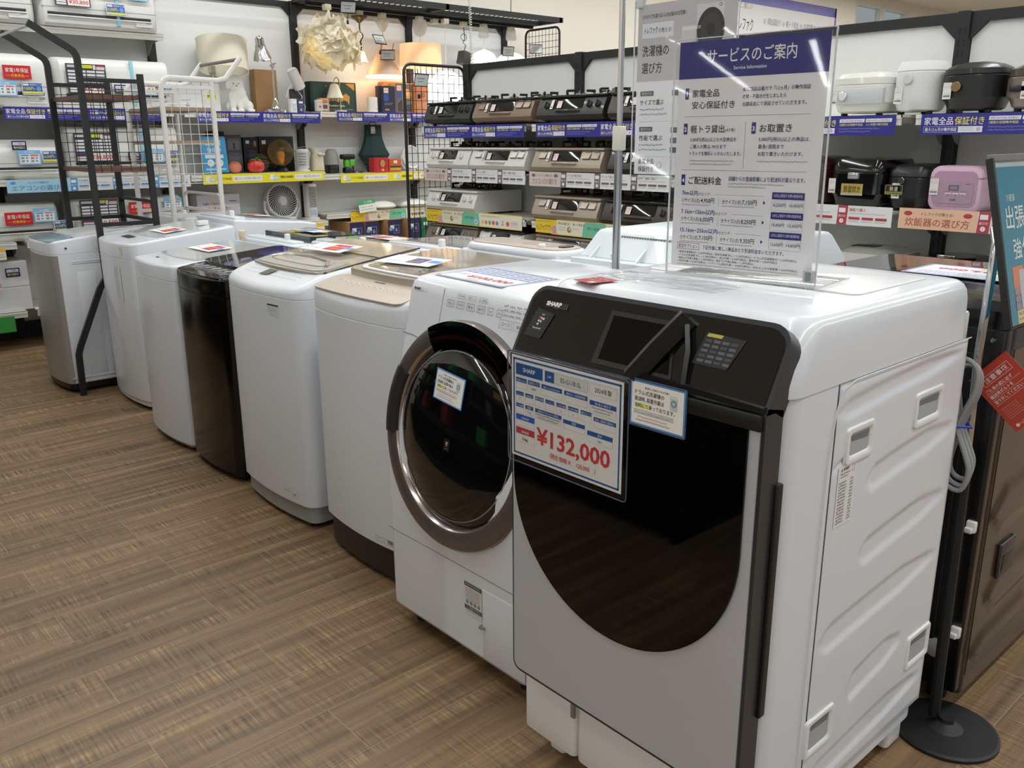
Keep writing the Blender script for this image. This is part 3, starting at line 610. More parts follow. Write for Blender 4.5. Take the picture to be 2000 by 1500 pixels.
def top_loader(label, cx, y0, w_, d, top, split, kick, body, housing, kick_m, r=.055, bow=.018, rz=0, e=.012, lid=None, panel=None, feet=RUBBER, group=None):
    o = thing('top_load_washing_machine', label, 'washing machine', (cx, y0, 0), rz, group); zf = interp(top)
    b = MB(); b.loft([ring(footprint(w_, d, r, bow, i), z) for z, i in ((kick, .006), (kick + .006, 0), (split - .002, 0), (split, .003))], body); b.build('cabinet', o)
    b = MB(); R0 = footprint(w_, d, r, bow, 0)
    b.loft([ring(footprint(w_, d, r, bow, .003), split), ring(R0, split + .003)] + [ring(footprint(w_, d, r, bow, e * a), (lambda y, c=c: zf(y) - e * c)) for a, c in ((0, 1), (.13, .5), (.5, .13), (1, 0))], housing, False, False)
    capstrip(b, footprint(w_, d, r, bow, e), zf, housing); b.build('top_housing', o)
    b = MB(); b.loft([ring(footprint(w_, d, r, bow, .014 if kick > .06 else .008), z) for z in (.022, kick + .002)], kick_m); b.build('base', o)
    for x in (-w_ / 2 + .07, w_ / 2 - .07):
        for y in (.06, d - .08): b = MB(); b.lathe([(.026, 0), (.026, .03)], feet, 14, (x, y, 0)); b.build('foot', o)
    if panel:
        b = MB(); a, c, m, hx = panel; slab(b, a, c, hx, zf, .0015, .004, m, 12, .02, bow * .8); b.build('control_panel', o)
    if lid:
        a, c, m, hx, lift = lid; b = MB(); slab(b, a, c, hx, zf, lift, lift + .002, m, 16, .025, bow); b.build('lid', o)
    return o, zf
def on_top(s, o, zf, x, y, name='control_legend', slope=None, lift=.0018, parent=True, ang=0):
    """lay a printed sheet on a sloping top, top-left corner at (x, y) in machine coordinates; reading direction from the front"""
    h = s.h / 1000; dz = zf(y) - zf(y - h); v = Vector((math.sin(ang) * -1, -math.cos(ang), -dz / h)); u = Vector((math.cos(ang), -math.sin(ang), 0))
    p = Vector((x, y, zf(y) + lift + .001))
    if parent: return s.build(name, p, u, v, o)
    M = Matrix.Translation(o.location) @ Matrix.Rotation(o.rotation_euler.z, 4, 'Z')
    return s.build(name, M @ p, M.to_3x3() @ u, M.to_3x3() @ v)
def legend(w_, h, seed=0, c='55595d', bg='e3e5e8', disp=None, rows=3):
    s = Sheet(w_, h, bg, .2, gloss=.3, shape=[(0, 0), (0, .2), (.2, .2), (.2, 0)])
    for r_ in range(rows):
        x = 4
        while x < w_ - 14: s.scrib(x, 4 + r_ * (h - 6) / rows, 12, min(5, h / rows * .5), c, 2, seed); x += 18
    if disp: s.rect(disp[0], disp[1], disp[2], disp[3], '4a4845', 4)
    return s
BEIGEL = mk('lid_beige_glass', 'aba396', 0.06, coat=0.3); ROSE = mk('panel_rose_beige', 'c0b2a4', 0.3, noise=.05, nscale=30); BROWNK = mk('base_dark_brown', '2a2421', .4)
GREYK = mk('base_warm_grey', 'a3a49e', .4); DISPLAY = mk('display_grey', '4a4744', .15); CLAMP = mk('lid_glass_grey', '8d8b84', .06, coat=.5)
BROWNB = mk('black_brown_gloss', '0b0908', 0.16, coat=.15, spec=.4); SLATE = mk('stainless_front', 'a9a7a1', .33, metal=.3)
# third in the row: rose-gold panel, raised beige lid, dark base
o3, z3 = top_loader('white top loading machine with a rose beige panel, raised beige lid and dark brown base', -2.338, 1.415, .55, .58, ((-.02, .925), (.0, .938), (.10, .962), (.58, 1.0)), .866, .125, WHITE, WHITE, BROWNK, e=.022, lid=(.145, .555, BEIGEL, .25, .022), panel=(.004, .135, ROSE, .252))
s = Sheet(440, 85, 'c0b2a4', .1, shape=[(0, 0), (0, .2), (.2, .2), (.2, 0)])
for k in range(9): s.disc(76 + k * 34, 48, 9, 'dccfc4', 2, 14); s.disc(76 + k * 34, 48, 4, '6f5c50', 3, 10)
s.poly([(20, 40), (60, 18), (90, 26), (88, 30), (60, 23), (24, 44)], 'b8705c', 2); s.poly([(90, 26), (150, 14), (152, 17), (92, 31)], 'b8705c', 2); s.rect(190, 6, 60, 10, '3c3430', 2); s.scrib(270, 60, 120, 5, '7a675c')
on_top(s, o3, z3, -.22, .118)
b = MB()
for (a, c, hx, l, m) in ((.16, .255, .21, .0275, WHITE2), (.175, .25, .195, .029, CLAMP)): slab(b, a, c, hx, z3, l, .004, m, 10, .04, .01)
b.build('lid_handle', o3)
s = Sheet(120, 28, 'e3e5e8', .3); s.scrib(4, 3, 60, 4, '333333'); s.bars(66, 3, 40, 14); s.scrib(4, 12, 56, 4, '333333'); s.scrib(4, 20, 100, 4, '333333'); s.build('caution_label', (.09, -.0162, .165), (1, .11, 0), (0, 0, -1), o3)
# fourth: silver lid with a long curved handle, grey base band
o4, z4 = top_loader('white top loading machine with a folding beige glass lid and grey base band', -2.99, 1.415, .575, .56, ((-.02, .9), (.0, .905), (.11, .945), (.25, .966), (.56, 1.0)), .868, .085, WHITE, WHITE, GREYK, e=.02, lid=(.115, .55, BEIGEL, .265, .006), feet=RUBBER)
on_top(legend(400, 70, 4, rows=3), o4, z4, -.2, .10)
b = MB(); hx = .055; p = [z4(.045), z4(.085)]
b.add([(-.075, .045, p[0] + .004), (-.015, .05, z4(.05) + .004), (.0, .09, z4(.09) + .004), (-.06, .085, z4(.085) + .004)], [(0, 1, 2, 3)], DISPLAY); b.build('display', o4)
b = MB(); slab(b, .122, .25, .25, z4, .010, .006, mk('lid_front_silver', 'c3bfb8', .25, metal=.4), 12, .05, .012); slab(b, .16, .235, .20, z4, .014, .006, mk('lid_scoop', 'd6d2cb', .15, metal=.5), 10, .035, .01)
b.tube([(-.20, .17, z4(.17) + .010), (-.15, .215, z4(.215) + .013), (0, .232, z4(.23) + .014), (.15, .215, z4(.215) + .013), (.21, .17, z4(.17) + .010)], .009, mk('lid_handle_silver', 'a8a49c', .25, metal=.6), 8); b.build('lid_handle', o4)
b = MB(); b.tube([(-.262, .36, z4(.36) + .009), (.262, .36, z4(.36) + .009)], .0015, DGREY, 4); b.tube([(.262, .13, z4(.13) + .004), (.266, .35, z4(.35) + .006), (.264, .548, z4(.548) + .007)], .003, DGREY, 5); b.build('lid_seam', o4)
s = Sheet(72, 46, 'e2e4e4', .3); s.rect(0, 0, 72, 6, '2a2c2e')
for k in range(5): s.scrib(2, 9 + k * 4.5, 62, 3, '5a5c5e')
s.scrib(8, 34, 54, 3, '3a3a3a'); s.scrib(4, 40, 62, 3, '5a5c5e'); s.build('care_label', (.10, -.0158, .842), (1, .09, 0), (0, 0, -1), o4)
s = Sheet(90, 30, 'e2e4e4', .3); s.text(22, 8, 7, '上質', '333333'); s.scrib(3, 11, 50, 3, '333333'); s.scrib(3, 16, 30, 3, '333333'); s.poly([(56, 12), (66, 22), (78, 12), (79, 14), (66, 26), (55, 15)], '333333', 2); s.frame(0, 0, 90, 30, .6, '9a9a9a'); s.build('caution_label', (.115, -.0148, .142), (1, .107, 0), (0, 0, -1), o4)
# fifth: black brown
o5, z5 = top_loader('glossy black brown top loading machine between two white ones', -3.575, 1.425, .485, .54, ((-.02, .868), (.0, .872), (.10, .888), (.54, .925)), .795, .03, BROWNB, BROWNB, RUBBER, r=.04, e=.012, lid=(.13, .50, mk('lid_glass_black', '0c0a0a', .04, coat=.7), .225, .012), panel=(.004, .12, mk('panel_dark_glass', '1b1a1a', .08, coat=.6), .222))
on_top(legend(360, 80, 5, 'c5c7c9', '1d1c1c', rows=4), o5, z5, -.18, .105)
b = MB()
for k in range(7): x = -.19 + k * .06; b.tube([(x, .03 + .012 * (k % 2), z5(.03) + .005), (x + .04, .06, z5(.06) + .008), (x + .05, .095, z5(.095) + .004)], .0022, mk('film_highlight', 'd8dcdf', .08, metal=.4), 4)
b.build('film_glints', o5)  # pale tubes drawn in for the glints on creased film
# sixth, seventh, eighth
o6, z6 = top_loader('plain white top loading machine between the black brown one and the taller white one', -4.10, 1.43, .50, .54, ((-.02, .87), (.0, .873), (.54, .915)), .802, .03, WHITE, WHITE, GREYK, r=.035, lid=(.13, .50, mk('lid_clear_grey', 'c8cac8', .12, coat=.5), .23, .005))
on_top(legend(380, 70, 6, disp=(90, 40, 30, 12)), o6, z6, -.19, .11)
o7, z7 = top_loader('taller white top loading machine with a film covered front beside the black rack leg', -4.905, 1.52, .55, .58, ((-.02, .893), (.0, .898), (.57, .958), (.58, .955)), .815, .045, WHITE, WHITE, WHITE2, r=.06, lid=(.17, .54, mk('lid_clear_pale', 'd3d7d8', .08, coat=.5), .255, .006))
on_top(legend(440, 90, 7, '6f7274', disp=(120, 20, 130, 40)), o7, z7, -.22, .14)
s = Sheet(90, 190, 'dfe2e4', .2)
for k in range(22): s.scrib(10, 6 + k * 8, 50, 4, '8c8f92')
s.build('film_print', (.03, -.0186, .775), (1, .04, 0), (0, 0, -1), o7)
s = Sheet(26, 40, 'dfe2e4', .2); s.text(4, 12, 9, '7kg', '55585a'); s.scrib(4, 18, 14, 5); s.build('badge', (.14, -.0122, .88), (1, .12, 0), (0, 0, -1), o7)
b = MB(); b.rbox(.06, .44, z7(.5) + .004, .10, .50, z7(.5) + .03, WHITE2, .008, .004); b.build('inlet_cap', o7)
o8, z8 = top_loader('white top loading machine with a stainless grey front, standing under the black rack', -5.532, 1.31, .475, .56, ((-.02, .868), (.0, .872), (.25, .9), (.56, .925)), 0.80, .055, WHITE, WHITE, BLACK, r=.05, lid=(.16, .54, mk('lid_white_paper', 'd6d8d6', .3), .215, .005), panel=(.005, .14, mk('panel_pale_blue', '9aaab0', .15, coat=.4), .222))
b = MB(); R = footprint(.475, .56, .05, .018, -.0015)[:10]; q = R[::-1]; xs = [(-x, y) for x, y in q] + R[1:]
b.grid(lambda u, v: (lambda p: (p[0], p[1], .06 + .735 * v))(xs[min(len(xs) - 1, round(u * (len(xs) - 1)))]), len(xs) - 1, 1, SLATE); b.build('front_panel', o8)
b = MB()
for z in (.755, .745): b.rbox(.2378, .10, z, .2405, .42, z + .005, WHITE, .001, .001)
for y in (.12, .25, .37): b.rbox(.2375, y, .10, .2395, y + .10, .70, WHITE, .004, .001)
b.box(.2378, .02, .085, .241, .5, .095, WHITE); b.build('side_emboss', o8)
s = Sheet(70, 60, 'e2e3e2', .2); s.scrib(6, 4, 28, 5)
for k in range(5): s.scrib(8, 14 + k * 8, 26, 5); s.scrib(40, 10 + k * 8, 24, 6)
s.build('rating_plate', (.2405, .33, .74), (0, 1, 0), (0, 0, -1), o8)
b = MB(); b.lathe([(.006, 0), (.006, .004)], DGREY, 10, (0, 0, 0)); ob = b.build('screw', o8); ob.location = (.238, .08, .835); ob.rotation_euler = (0, R90, 0)
s = Sheet(300, 120, 'e6e6e2', .3); s.poly([(70, 10), (150, 40), (140, 80), (60, 60)], 'd0d0cc', 2); s.scrib(20, 16, 40, 6); s.rect(210, 20, 60, 50, '6f86b0', 2); s.disc(180, 60, 24, '9aa7c0', 2); s.scrib(160, 100, 100, 6)
# the price papers lying on them
for (oo, zz, x, y, st, lb, an) in ((o3, z3, -.21, .33, 1, 'white price paper with a purple card on the raised beige lid', -.18), (o4, z4, -.17, .385, 0, 'white price paper with a red warranty card on the folding lid, fourth machine', -.12), (o6, z6, -.16, .36, 0, 'price paper with red and blue cards on the machine next to the black brown one', 0), (o7, z7, -.07, .34, 0, 'price paper with red and blue cards on the machine beside the black rack leg', 0)):
    t = on_top(lying_sheet(st), oo, zz, x, y, 'price_sheet', lift=.036 if oo is o3 else .026 if oo is o4 else .012, parent=False, ang=an); tag(t, lb, 'price sheet', None)
t = on_top(s, o8, z8, -.18, .50, 'instruction_sheet', lift=.008, parent=False); tag(t, 'white instruction paper on the machine under the black rack', 'paper sheet')
s = Sheet(150, 200, 'e9e7e2', .2); s.rect(20, 20, 110, 60, 'a87a5c', 2); s.rect(40, 100, 70, 70, 'd8cdb8', 2); s.scrib(20, 186, 100, 6)
# ------------------------------------------------------------------ the row behind, backs to us
def back_machine(label, cx, yb, w_, d, hb, hf, body, lid_m, panel_m=None, lid_lift=.012, deep=.30, extras=None):
    o, zf = top_loader(label, cx, yb + d, w_, d, ((-.02, hf - .01), (0, hf), (.12, hf + .02), (d, hb)), hf - .075, .03, body, body, GREYK, rz=PI, lid=(.15, d - .13, lid_m, w_ / 2 - .02, lid_lift), panel=(.004, .13, panel_m or WHITE2, w_ / 2 - .03))
    b = MB(); b.rbox(-w_ / 2 + .03, d - .09, zf(d) - .03, w_ / 2 - .03, d - .02, zf(d) + .012, body, .012, .006); b.build('rear_console', o)
    b = MB(); b.lathe([(.016, 0), (.016, .03), (.012, .035)], WHITE2, 14, (-w_ / 4, d - .055, zf(d) + .01)); b.build('inlet_valve', o)
    return o, zf
m6, _ = back_machine('white top loader in the rear row, inside the white rack legs', -5.87, 2.20, .50, .55, .93, .90, WHITE, mk('lid_white_plain', 'dadcdc', .2, coat=.3))
m5, y5 = back_machine('tall white top loader in the rear row just past the white rack legs', -5.16, 2.20, .56, .56, .965, .91, WHITE, mk('lid_clear_pale', 'd3d7d8', .08, coat=.5))
m4, y4 = back_machine('low white top loader with a dark navy framed glass lid, rear row', -4.42, 2.16, .60, .56, .885, .855, COOLW, mk('lid_dark_navy', '1c2027', .12, coat=.6), lid_lift=.035)
m3, y3 = back_machine('white top loader with a pale glass lid, rear row behind the black brown one', -3.70, 2.18, .56, .56, .92, .89, WHITE, mk('lid_pale_beige', 'c9c4b8', .08, coat=.5))
m2, y2 = back_machine('white top loader with a clear grey lid, rear row beside the rose beige console', -3.10, 2.2, .52, .56, .955, .93, WHITE, CLAMP)
m1, y1 = back_machine('white top loader with a rounded rose beige rear console, rear row', -2.50, 2.2, .58, .58, .985, .95, WHITE, CLAMP)
b = MB(); b.rbox(-.27, .38, .975, .27, .575, 1.012, WHITE, .06, .018, 6, 4); b.rbox(-.255, .395, 1.008, .255, .56, 1.018, ROSE, .06, .006, 6, 3)
for x in (-.15, -.05): b.lathe([(.05, 0), (.045, .0045)], mk('rose_darker', 'b09d90', .35), 20, (x, .47, 1.0165))
b.rbox(-.235, .44, 1.016, -.20, .50, 1.0235, DGREY, .01, .003); b.build('rose_console', m1)
for (mm, zz, d, lb, c1, c2) in ((m5, y5, .56, 'white price paper with a red card on the tall machine past the white rack', 'c9483c', 'd98a4a'), (m4, y4, .56, 'blue and cream price paper on the dark navy lid', '4d86c8', 'd8c79c'), (m3, y3, .56, 'red and blue price paper on the pale glass lid in the rear row', 'c24a48', '7a9ccc')):
    s = Sheet(240, 110, 'ecebe6', .4); s.rect(100, 8, 84, 84, c1, 2); s.rect(188, 20, 46, 66, c2, 2); s.scrib(14, 24, 70, 6); s.scrib(14, 44, 66, 6); s.scrib(14, 70, 60, 8)
    t = on_top(s, mm, zz, -.12, .33, 'price_sheet', lift=.042 if mm is m4 else .02, parent=False); tag(t, lb, 'price sheet')
b = MB(); b.lathe([(.02, 0), (.02, .05), (.023, .052), (.023, .062), (.016, .064), (.016, .085), (.019, .087), (.019, .12), (.013, .125)], mk('aged_cream_plastic', 'd9cfae', .45), 18)
b.build('hose_fitting', m4).location = (.27, .565, .80)
b = MB(); b.tube([(.27, .575, .8), (.272, .583, .7), (.27, .585, .3), (.26, .585, .12)], .014, mk('hose_grey', 'b8b8b4', .5), 8); b.build('drain_hose', m4)
# white drum machine turned away
def white_drum_back():
    o = thing('drum_washing_machine', 'white drum washing machine turned away, behind the chrome pole and the clear sign', 'washing machine', (-2.11, 2.17, 0)); W = .68
    prof = [(0, .06), (0, .985), (-.03, .985), (-.03, 1.035), (.06, 1.06), (.07, 1.105), (.12, 1.112), (.40, 1.118), (.52, 1.09), (.60, .99), (.63, .86), (.64, .06)]
    b = MB(); b.rbox(.012, .03, .05, W - .012, .64, .985, COOLW, .03, .01); b.build('cabinet', o)
    b = MB(); rg = []
    pr = [(.03, .93), (.0, .935), (-.002, .985)]
    for z, y0, y1, i in ((.94, .012, .64, 0), (1.018, .0, .63, .03), (1.022, -.002, .625, .032), (1.096, .05, .55, .058), (1.106, .058, .53, .066), (1.110, .07, .50, .078)): rg.append(rrect(i, y0, W - i * .35, y1, .014, z, 5))
    b.loft(rg, COOLW); b.rbox(.03, -.05, .955, W + .002, .06, 1.02, COOLW, .008, .005); b.rbox(-.005, -.065, .945, .22, .03, 1.002, COOLW, .01, .006); b.build('top_housing', o)
    for x in (.10, .30, .44, .50): b = MB(); b.prism([(-.03, 1.02), (.05, 1.02), (.05, 1.08)], 'x', x, x + .006, COOLW); b.build('rear_rib', o)
    b = MB()
    for k in range(22): b.box(.18 + k * .011, .043, 1.088, .186 + k * .011, .06, 1.094, GREYP)
    b.build('rear_vent', o)
    b = MB(); b.lathe([(.022, 0), (.022, .02), (.016, .024), (.016, .045), (.010, .05)], WHITE2, 16, (.225, -.035, 1.0)); b.rbox(.19, -.062, .99, .26, -.01, 1.0, WHITE2, .006, .003); b.build('inlet_valve', o)
    b = MB(); b.rbox(.02, .022, .10, W - .02, .032, .93, COOLW, .008, .004)
    for x in (.06, .3, .55): b.lathe([(.004, 0), (.004, .003)], DGREY, 8, (x, .02, .91))
    b.box(.02, .02, .918, W - .02, .024, .921, GREYP); b.build('back_plate', o)
    b = MB(); b.tube([(W + .001, .05, .93), (W + .001, .2, .94), (W + .001, .5, .962), (W + .001, .625, .966)], .0015, GREYP, 4); b.build('side_seam', o)
    for x in (.04, W - .09):
        for y in (.06, .55): b = MB(); b.lathe([(.024, 0), (.024, .055)], RUBBER, 14, (x + .02, y + .02, 0)); b.build('foot', o)
white_drum_back()
def brown_drum():
    o = thing('drum_washing_machine', 'dark brown drum washing machine with a black back, behind the large white one', 'washing machine', (-1.27, 2.06, 0)); W = .605
    BR = mk('brown_enamel', '35281d', .25, coat=.2, noise=.04, nscale=20); bk = mk('back_panel_black', '0c0c0d', .3, coat=.2)
    b = MB(); b.rbox(0, .03, .05, W, .68, .99, BR, .02, .006); b.build('cabinet', o)
    b = MB(); b.loft([rrect(.002, 0.0, W - .002, .68, .02, z, 4) for z in (.99, 1.03)] + [rrect(.012, .02, W - .012, .66, .02, 1.05, 4), rrect(.03, .05, W - .03, .62, .02, 1.056, 4)], mk('top_black_gloss', '121214', .15, coat=.5)); b.build('top_housing', o)
    b = MB(); b.rbox(.005, 0, .07, W - .002, .034, .99, bk, .008, .004)
    for x in (.40, .44, .48, .52): b.rbox(x, -.006, .16, x + .02, .004, .93, bk, .004, .003)
    b.build('back_plate', o)
    for z in (.505, .225): b = MB(); b.rbox(W - .028, -.012, z, W - .006, .004, z + .028, WHITE2, .004, .003); b.rbox(W - .028, -.02, z, W - .010, -.01, z + .014, WHITE2, .003, .003); b.build('cable_clip', o)
    b = MB(); b.M = Matrix.Translation((W - .06, .0, .175)) @ Matrix.Rotation(R90, 4, 'X'); b.lathe([(.026, 0), (.025, .006), (.018, .009), (0, .010)], mk('cap_pale_grey', 'b9b9b6', .5), 24); b.build('drain_cap', o)
    b = MB(); b.M = Matrix.Translation((W - .03, .0, .965)) @ Matrix.Rotation(R90, 4, 'X'); b.lathe([(.006, 0), (.005, .004), (0, .005)], CHROME, 12); b.build('screw', o)
    def side(u, v):
        y = .05 + .60 * u; z = .10 + .84 * v; h = 0
        for a, c, zc, hw in ((.10, .56, .82, .05), (.06, .56, .53, .055), (.10, .58, .30, .05), (.05, .5, .16, .03)):
            t = (y - a) / (c - a)
            if 0 < t < 1:
                q = (z - zc - .03 * t) / (hw * min(1, t * 6 + .15) * min(1, (1 - t) * 3 + .2))
                if abs(q) < 1.4: h = max(h, 1 / (1 + math.exp(9 * (abs(q) - 1))))
        return (W + .001 + .008 * h, y, z)
    b = MB(); b.grid(side, 50, 90, BR); b.build('side_plate', o, 60)
    b = MB(); b.rbox(W, .145, .335, W + .010, .245, .43, DGREY, .006, .005); b.rbox(W + .004, .16, .35, W + .0115, .23, .40, BLACK, .004, .002); b.build('carry_grip', o)
    for x in (.04, W - .09):
        for y in (.06, .6): b = MB(); b.lathe([(.024, 0), (.024, .055)], RUBBER, 14, (x + .02, y + .02, 0)); b.build('foot', o)
    s = Sheet(297, 200, 'e9ebf0'); s.frame(3, 3, 291, 194, 5, '4f66a8', 1)
    for r_ in range(4): s.scrib(14, 20 + r_ * 14, 260, 7, '5b74b4', 2)
    s.text(60, 140, 40, '¥132,000', 'cf4a4e', 'l', 3, bold=.02, fit=190); s.rect(8, 165, 150, 18, 'ece03c', 3)
    t = s.build('price_sheet', (-.73, 2.30, 1.062), (-1, 0, 0), (0, 1, 0)); tag(t, 'price sheet with red figures lying on the dark brown machine', 'price sheet')
    s = Sheet(105, 148, 'b8402f'); s.frame(18, 16, 74, 20, .8, 'f0dcd4'); s.text(55, 31, 13.5, '注意事項', 'f3e6e0', 'c', bold=.03, fit=62)
    for k, t_ in enumerate(('ご使用の前に必ず', '輸送用ボルトを', '取り外してください')): s.text(10, 50 + k * 14, 9.5, t_, 'f3e6e0', bold=.02, fit=(70, 60, 74)[k]); s.rect(8, 53 + k * 14, 88, .8, 'e8c0a0', 2)
    for k in range(6): s.scrib(10, 92 + k * 5, 40, 2.4, 'e0b0a0')
    s.disc(80, 104, 12, 'd8d2cc', 2); s.disc(76, 120, 7, 'efe8e4', 3); s.rect(70, 98, 18, 12, '8a8f92', 3); s.disc(14, 138, 4, 'f0dcd4', 2); s.text(20, 141, 9, 'トレジャーファクトリー', 'f3e6e0', bold=.03, fit=56)
    a = rad(50)
    t = s.build('hang_tag', (-.725, 2.03, .872), (math.cos(a), 0, math.sin(a)), (math.sin(a), 0, -math.cos(a))); tag(t, 'red caution tag hanging at the corner of the dark brown machine', 'tag')
    b = MB(); b.tube([(-.70, 2.031, .89), (-.69, 2.035, .93), (-.688, 2.045, .97)], .0008, BLACK, 4); b.build('string', t)
brown_drum()
# ------------------------------------------------------------------ racks that straddle machines
def rack(label, xl, xr, yf, yb, m, shelf_m, name, flip=1, foot=True, white=False):
    """two side frames with bent tops and kicked-out feet, wooden shelves and wire sides; flip=1 leans to -Y"""
    o = thing('over_washer_rack', label, 'rack', ((xl + xr) / 2, yf, 0)); H = (xr - xl) / 2; D = (yb - yf); f = flip
    for sx in (-H, H):
        b = MB()
        pts = [(sx, -.205 * f, .0), (sx, -.20 * f, .24), (sx, -.185 * f, .285), (sx, -.04 * f, .60), (sx, 0, .66), (sx, 0, 1.83)] + [(sx, -.05 * f * (1 - math.cos(a)) , 1.83 + .06 * math.sin(a)) for a in (PI / 8, PI / 4, PI * .4)] + [(sx, -.22 * f, 2.0 if not white else 1.96)]
        if white: pts = [(sx, 0, 0)] + [(sx, 0, 1.70)] + [(sx, -f * .06 * (1 - math.cos(a)), 1.70 + .08 * math.sin(a)) for a in (PI / 6, PI / 3, PI / 2)] + [(sx, -f * (D + .04), 1.775), (sx, -f * (D + .10), 1.79), (sx, -f * (D + .21), 1.92)]
        b.tube(pts, .014, m, 4 if not white else 8, flat=(.016, .012) if not white else (.017, .012)); b.build('front_leg', o)
        b = MB()
        if not white: b.tube([(sx, D, 0), (sx, D, 1.77)], .014, m, 4, flat=(.016, .012))
        else: b.tube([(sx, -f * D, 0), (sx, -f * D, 1.77)], .014, m, 8, flat=(.017, .012))
        b.build('rear_leg', o)
        yy = D if not white else -f * D
        for zr in (1.73, .955): b = MB(); b.tube([(sx, 0, zr), (sx, yy, zr)], .011, m, 4); b.build('side_rail', o)
        b = MB(); n = 6
        z0, z1 = (1.24, 1.73) if not white else (1.15, 1.75)
        for k in range(1, n): b.tube([(sx, yy * k / n, z0), (sx, yy * k / n, z1)], .0022, m, 5)
        for k in range(0, 9 if not white else 10): zz = z0 + (z1 - z0) * k / (9 if not white else 10); b.tube([(sx, 0.005, zz), (sx, yy, zz)], .0022, m, 5)
        b.build('side_mesh', o)
    yy = D if not white else -f * D
    for z in ((1.645, 1.255) if not white else (1.60, 1.40)):
        b = MB(); b.box(-H, min(0, yy), z - .011, H, max(0, yy), z + .011, shelf_m); b.build('shelf', o)
    b = MB()
    if not white: b.tube([(-H, -.22, 1.985), (H, -.22, 1.985)], .008, ALU, 8)
    else: b.tube([(-H, -f * (D + .20), 1.91), (H, -f * (D + .20), 1.91)], .011, mk('rod_taupe', '7d716c', .4), 10)
    b.build('hanging_rod', o)
    b = MB(); b.tube([(-H, yy, .96), (H, yy, .96)], .010, m, 4); b.build('cross_bar', o); b = MB(); b.tube([(-H, yy, 1.05), (-H + .05, yy, 1.07), (H - .05, yy, 1.07), (H, yy, 1.04)], .008, m, 4); b.build('cross_bar', o)
    return o
WOODB = mk('rack_shelf_walnut', '5f3c2c', .45, noise=.15, nscale=12); WOODL = mk('rack_shelf_taupe_wood', '9a8672', .5, noise=.12, nscale=12); RACKW = mk('rack_white', 'dcdad5', .4)
rack('black metal rack with walnut shelves and bent top bars over a stainless fronted machine', -5.80, -5.235, 1.565, 1.885, BLACKM, WOODB, 'black')
rack('white metal rack with wire sides and taupe shelves over a rear row machine', -6.17, -5.565, 2.12, 2.44, RACKW, WOODL, 'white', flip=-1, white=True)
# ------------------------------------------------------------------ sign strips along the shelf edges
PUR = '37378f'
def purple_strip(n=2, fade=False):
    s = Sheet(530 * n, 84, PUR, .8, gloss=.2)
    for k in range(n):
        x = 530 * k
        s.text(x + 14, 42, 34, '家電全品', 'ecebf2', bold=.02, fit=118); s.text(x + 138, 42, 34, '保証付き', 'e9de5c', bold=.02, fit=116)
        s.frame(x + 14, 51, 142, 24, 1, 'dadae8', 2); s.text(x + 20, 69, 16, '最大12ヵ月の動作保証', 'ecebf2', bold=.02, fit=130)
        s.rect(x + 156, 51, 94, 24, 'e9e8ee', 2); s.scrib(x + 162, 56, 56, 4, '5a5a8c', 3); s.scrib(x + 162, 64, 56, 4, '5a5a8c', 3); s.disc(x + 234, 63, 8, 'c9b8c4', 3)
        for xx, t in ((270, '税抜1,000円未満の電化製品は'), (394, '税抜1,000円以上の電化製品は')):
            s.rect(x + xx, 13, 118, 15, 'e9e8ee', 2, 2); s.text(x + xx + 59, 24, 9, t, '3f3f7c', 'c', fit=104)
        s.text(x + 272, 42, 11.5, '1週間の初期動作保証', 'dcd47a', bold=.02, fit=110); s.text(x + 398, 42, 11.5, '6ヶ月間の動作保証', 'dcd47a', bold=.02, fit=100)
        s.scrib(x + 270, 52, 190, 6, 'a9a9d2', 2); s.scrib(x + 270, 64, 150, 6, 'a9a9d2', 2)
    return s
def yellow_strip():
    s = Sheet(1060, 76, 'ece13a', .8, gloss=.25); s.rect(0, 0, 1060, 1, 'd8cc30')
    for x in (20, 560):
        s.rect(x, 12, 34, 44, 'efeee4', 1, 6); s.rect(x + 34, 30, 44, 28, '9fc4d4', 2); s.rect(x + 38, 33, 36, 20, 'cfe2ea', 3); s.rect(x + 50, 58, 12, 7, '9fc4d4', 2)
        s.text(x + 92, 46, 26, 'トレファクONLINE' if x < 500 else 'TREFAC FASHION', '3a3a2c', bold=.03, fit=118); s.rect(x + 225, 18, 250, 42, 'f0efe6', 2); s.text(x + 240, 46, 22, '幅広いジャンルをお探しの方はこちら' if x < 500 else 'ブランド・古着をお探しの方はこちら', '4a4a4a', fit=220)
    return s
def guide_strip(w_, title, tbg, tc, acc, heads, tw=330):
    s = Sheet(w_, 88, 'e7e8e9', .8, gloss=.18); s.rect(0, 0, tw, 88, tbg)
    s.text(tw / 2, 28, 15, 'トレファクが教える!', '5c5c5c', 'c', bold=.02); s.disc(40, 22, 18, acc, 2, 20, 10); s.disc(tw - 40, 22, 18, acc, 2, 20, 10); s.text(tw / 2, 72, 38, title, tc, 'c', bold=.02, fit=tw - 60)
    x = tw; st = (w_ - tw) / len(heads)
    for k, h in enumerate(heads):
        s.rect(x, 0, 48, 88, acc, 2, 4); s.rect(x + 8, 12, 32, 20, 'eeeeee', 3); s.text(x + 24, 52, 12, '選び方', 'f0f0f0', 'c', 3); s.disc(x + 24, 70, 10, 'f4f4f4', 3); s.text(x + 24, 75, 14, str(k + 1), acc, 'c', 4, bold=.03)
        s.text(x + 58, 24, 16, h, acc, bold=.02); s.scrib(x + 58, 32, st - 90, 6, '8a8a8a')
        for q in range(3):
            ww = (st - 70) / 3; s.rect(x + 58 + q * ww, 50, ww - 10, 12, acc, 3); s.scrib(x + 58 + q * ww, 67, ww - 14, 6, '8a8a8a', 3)
        x += st
    return s
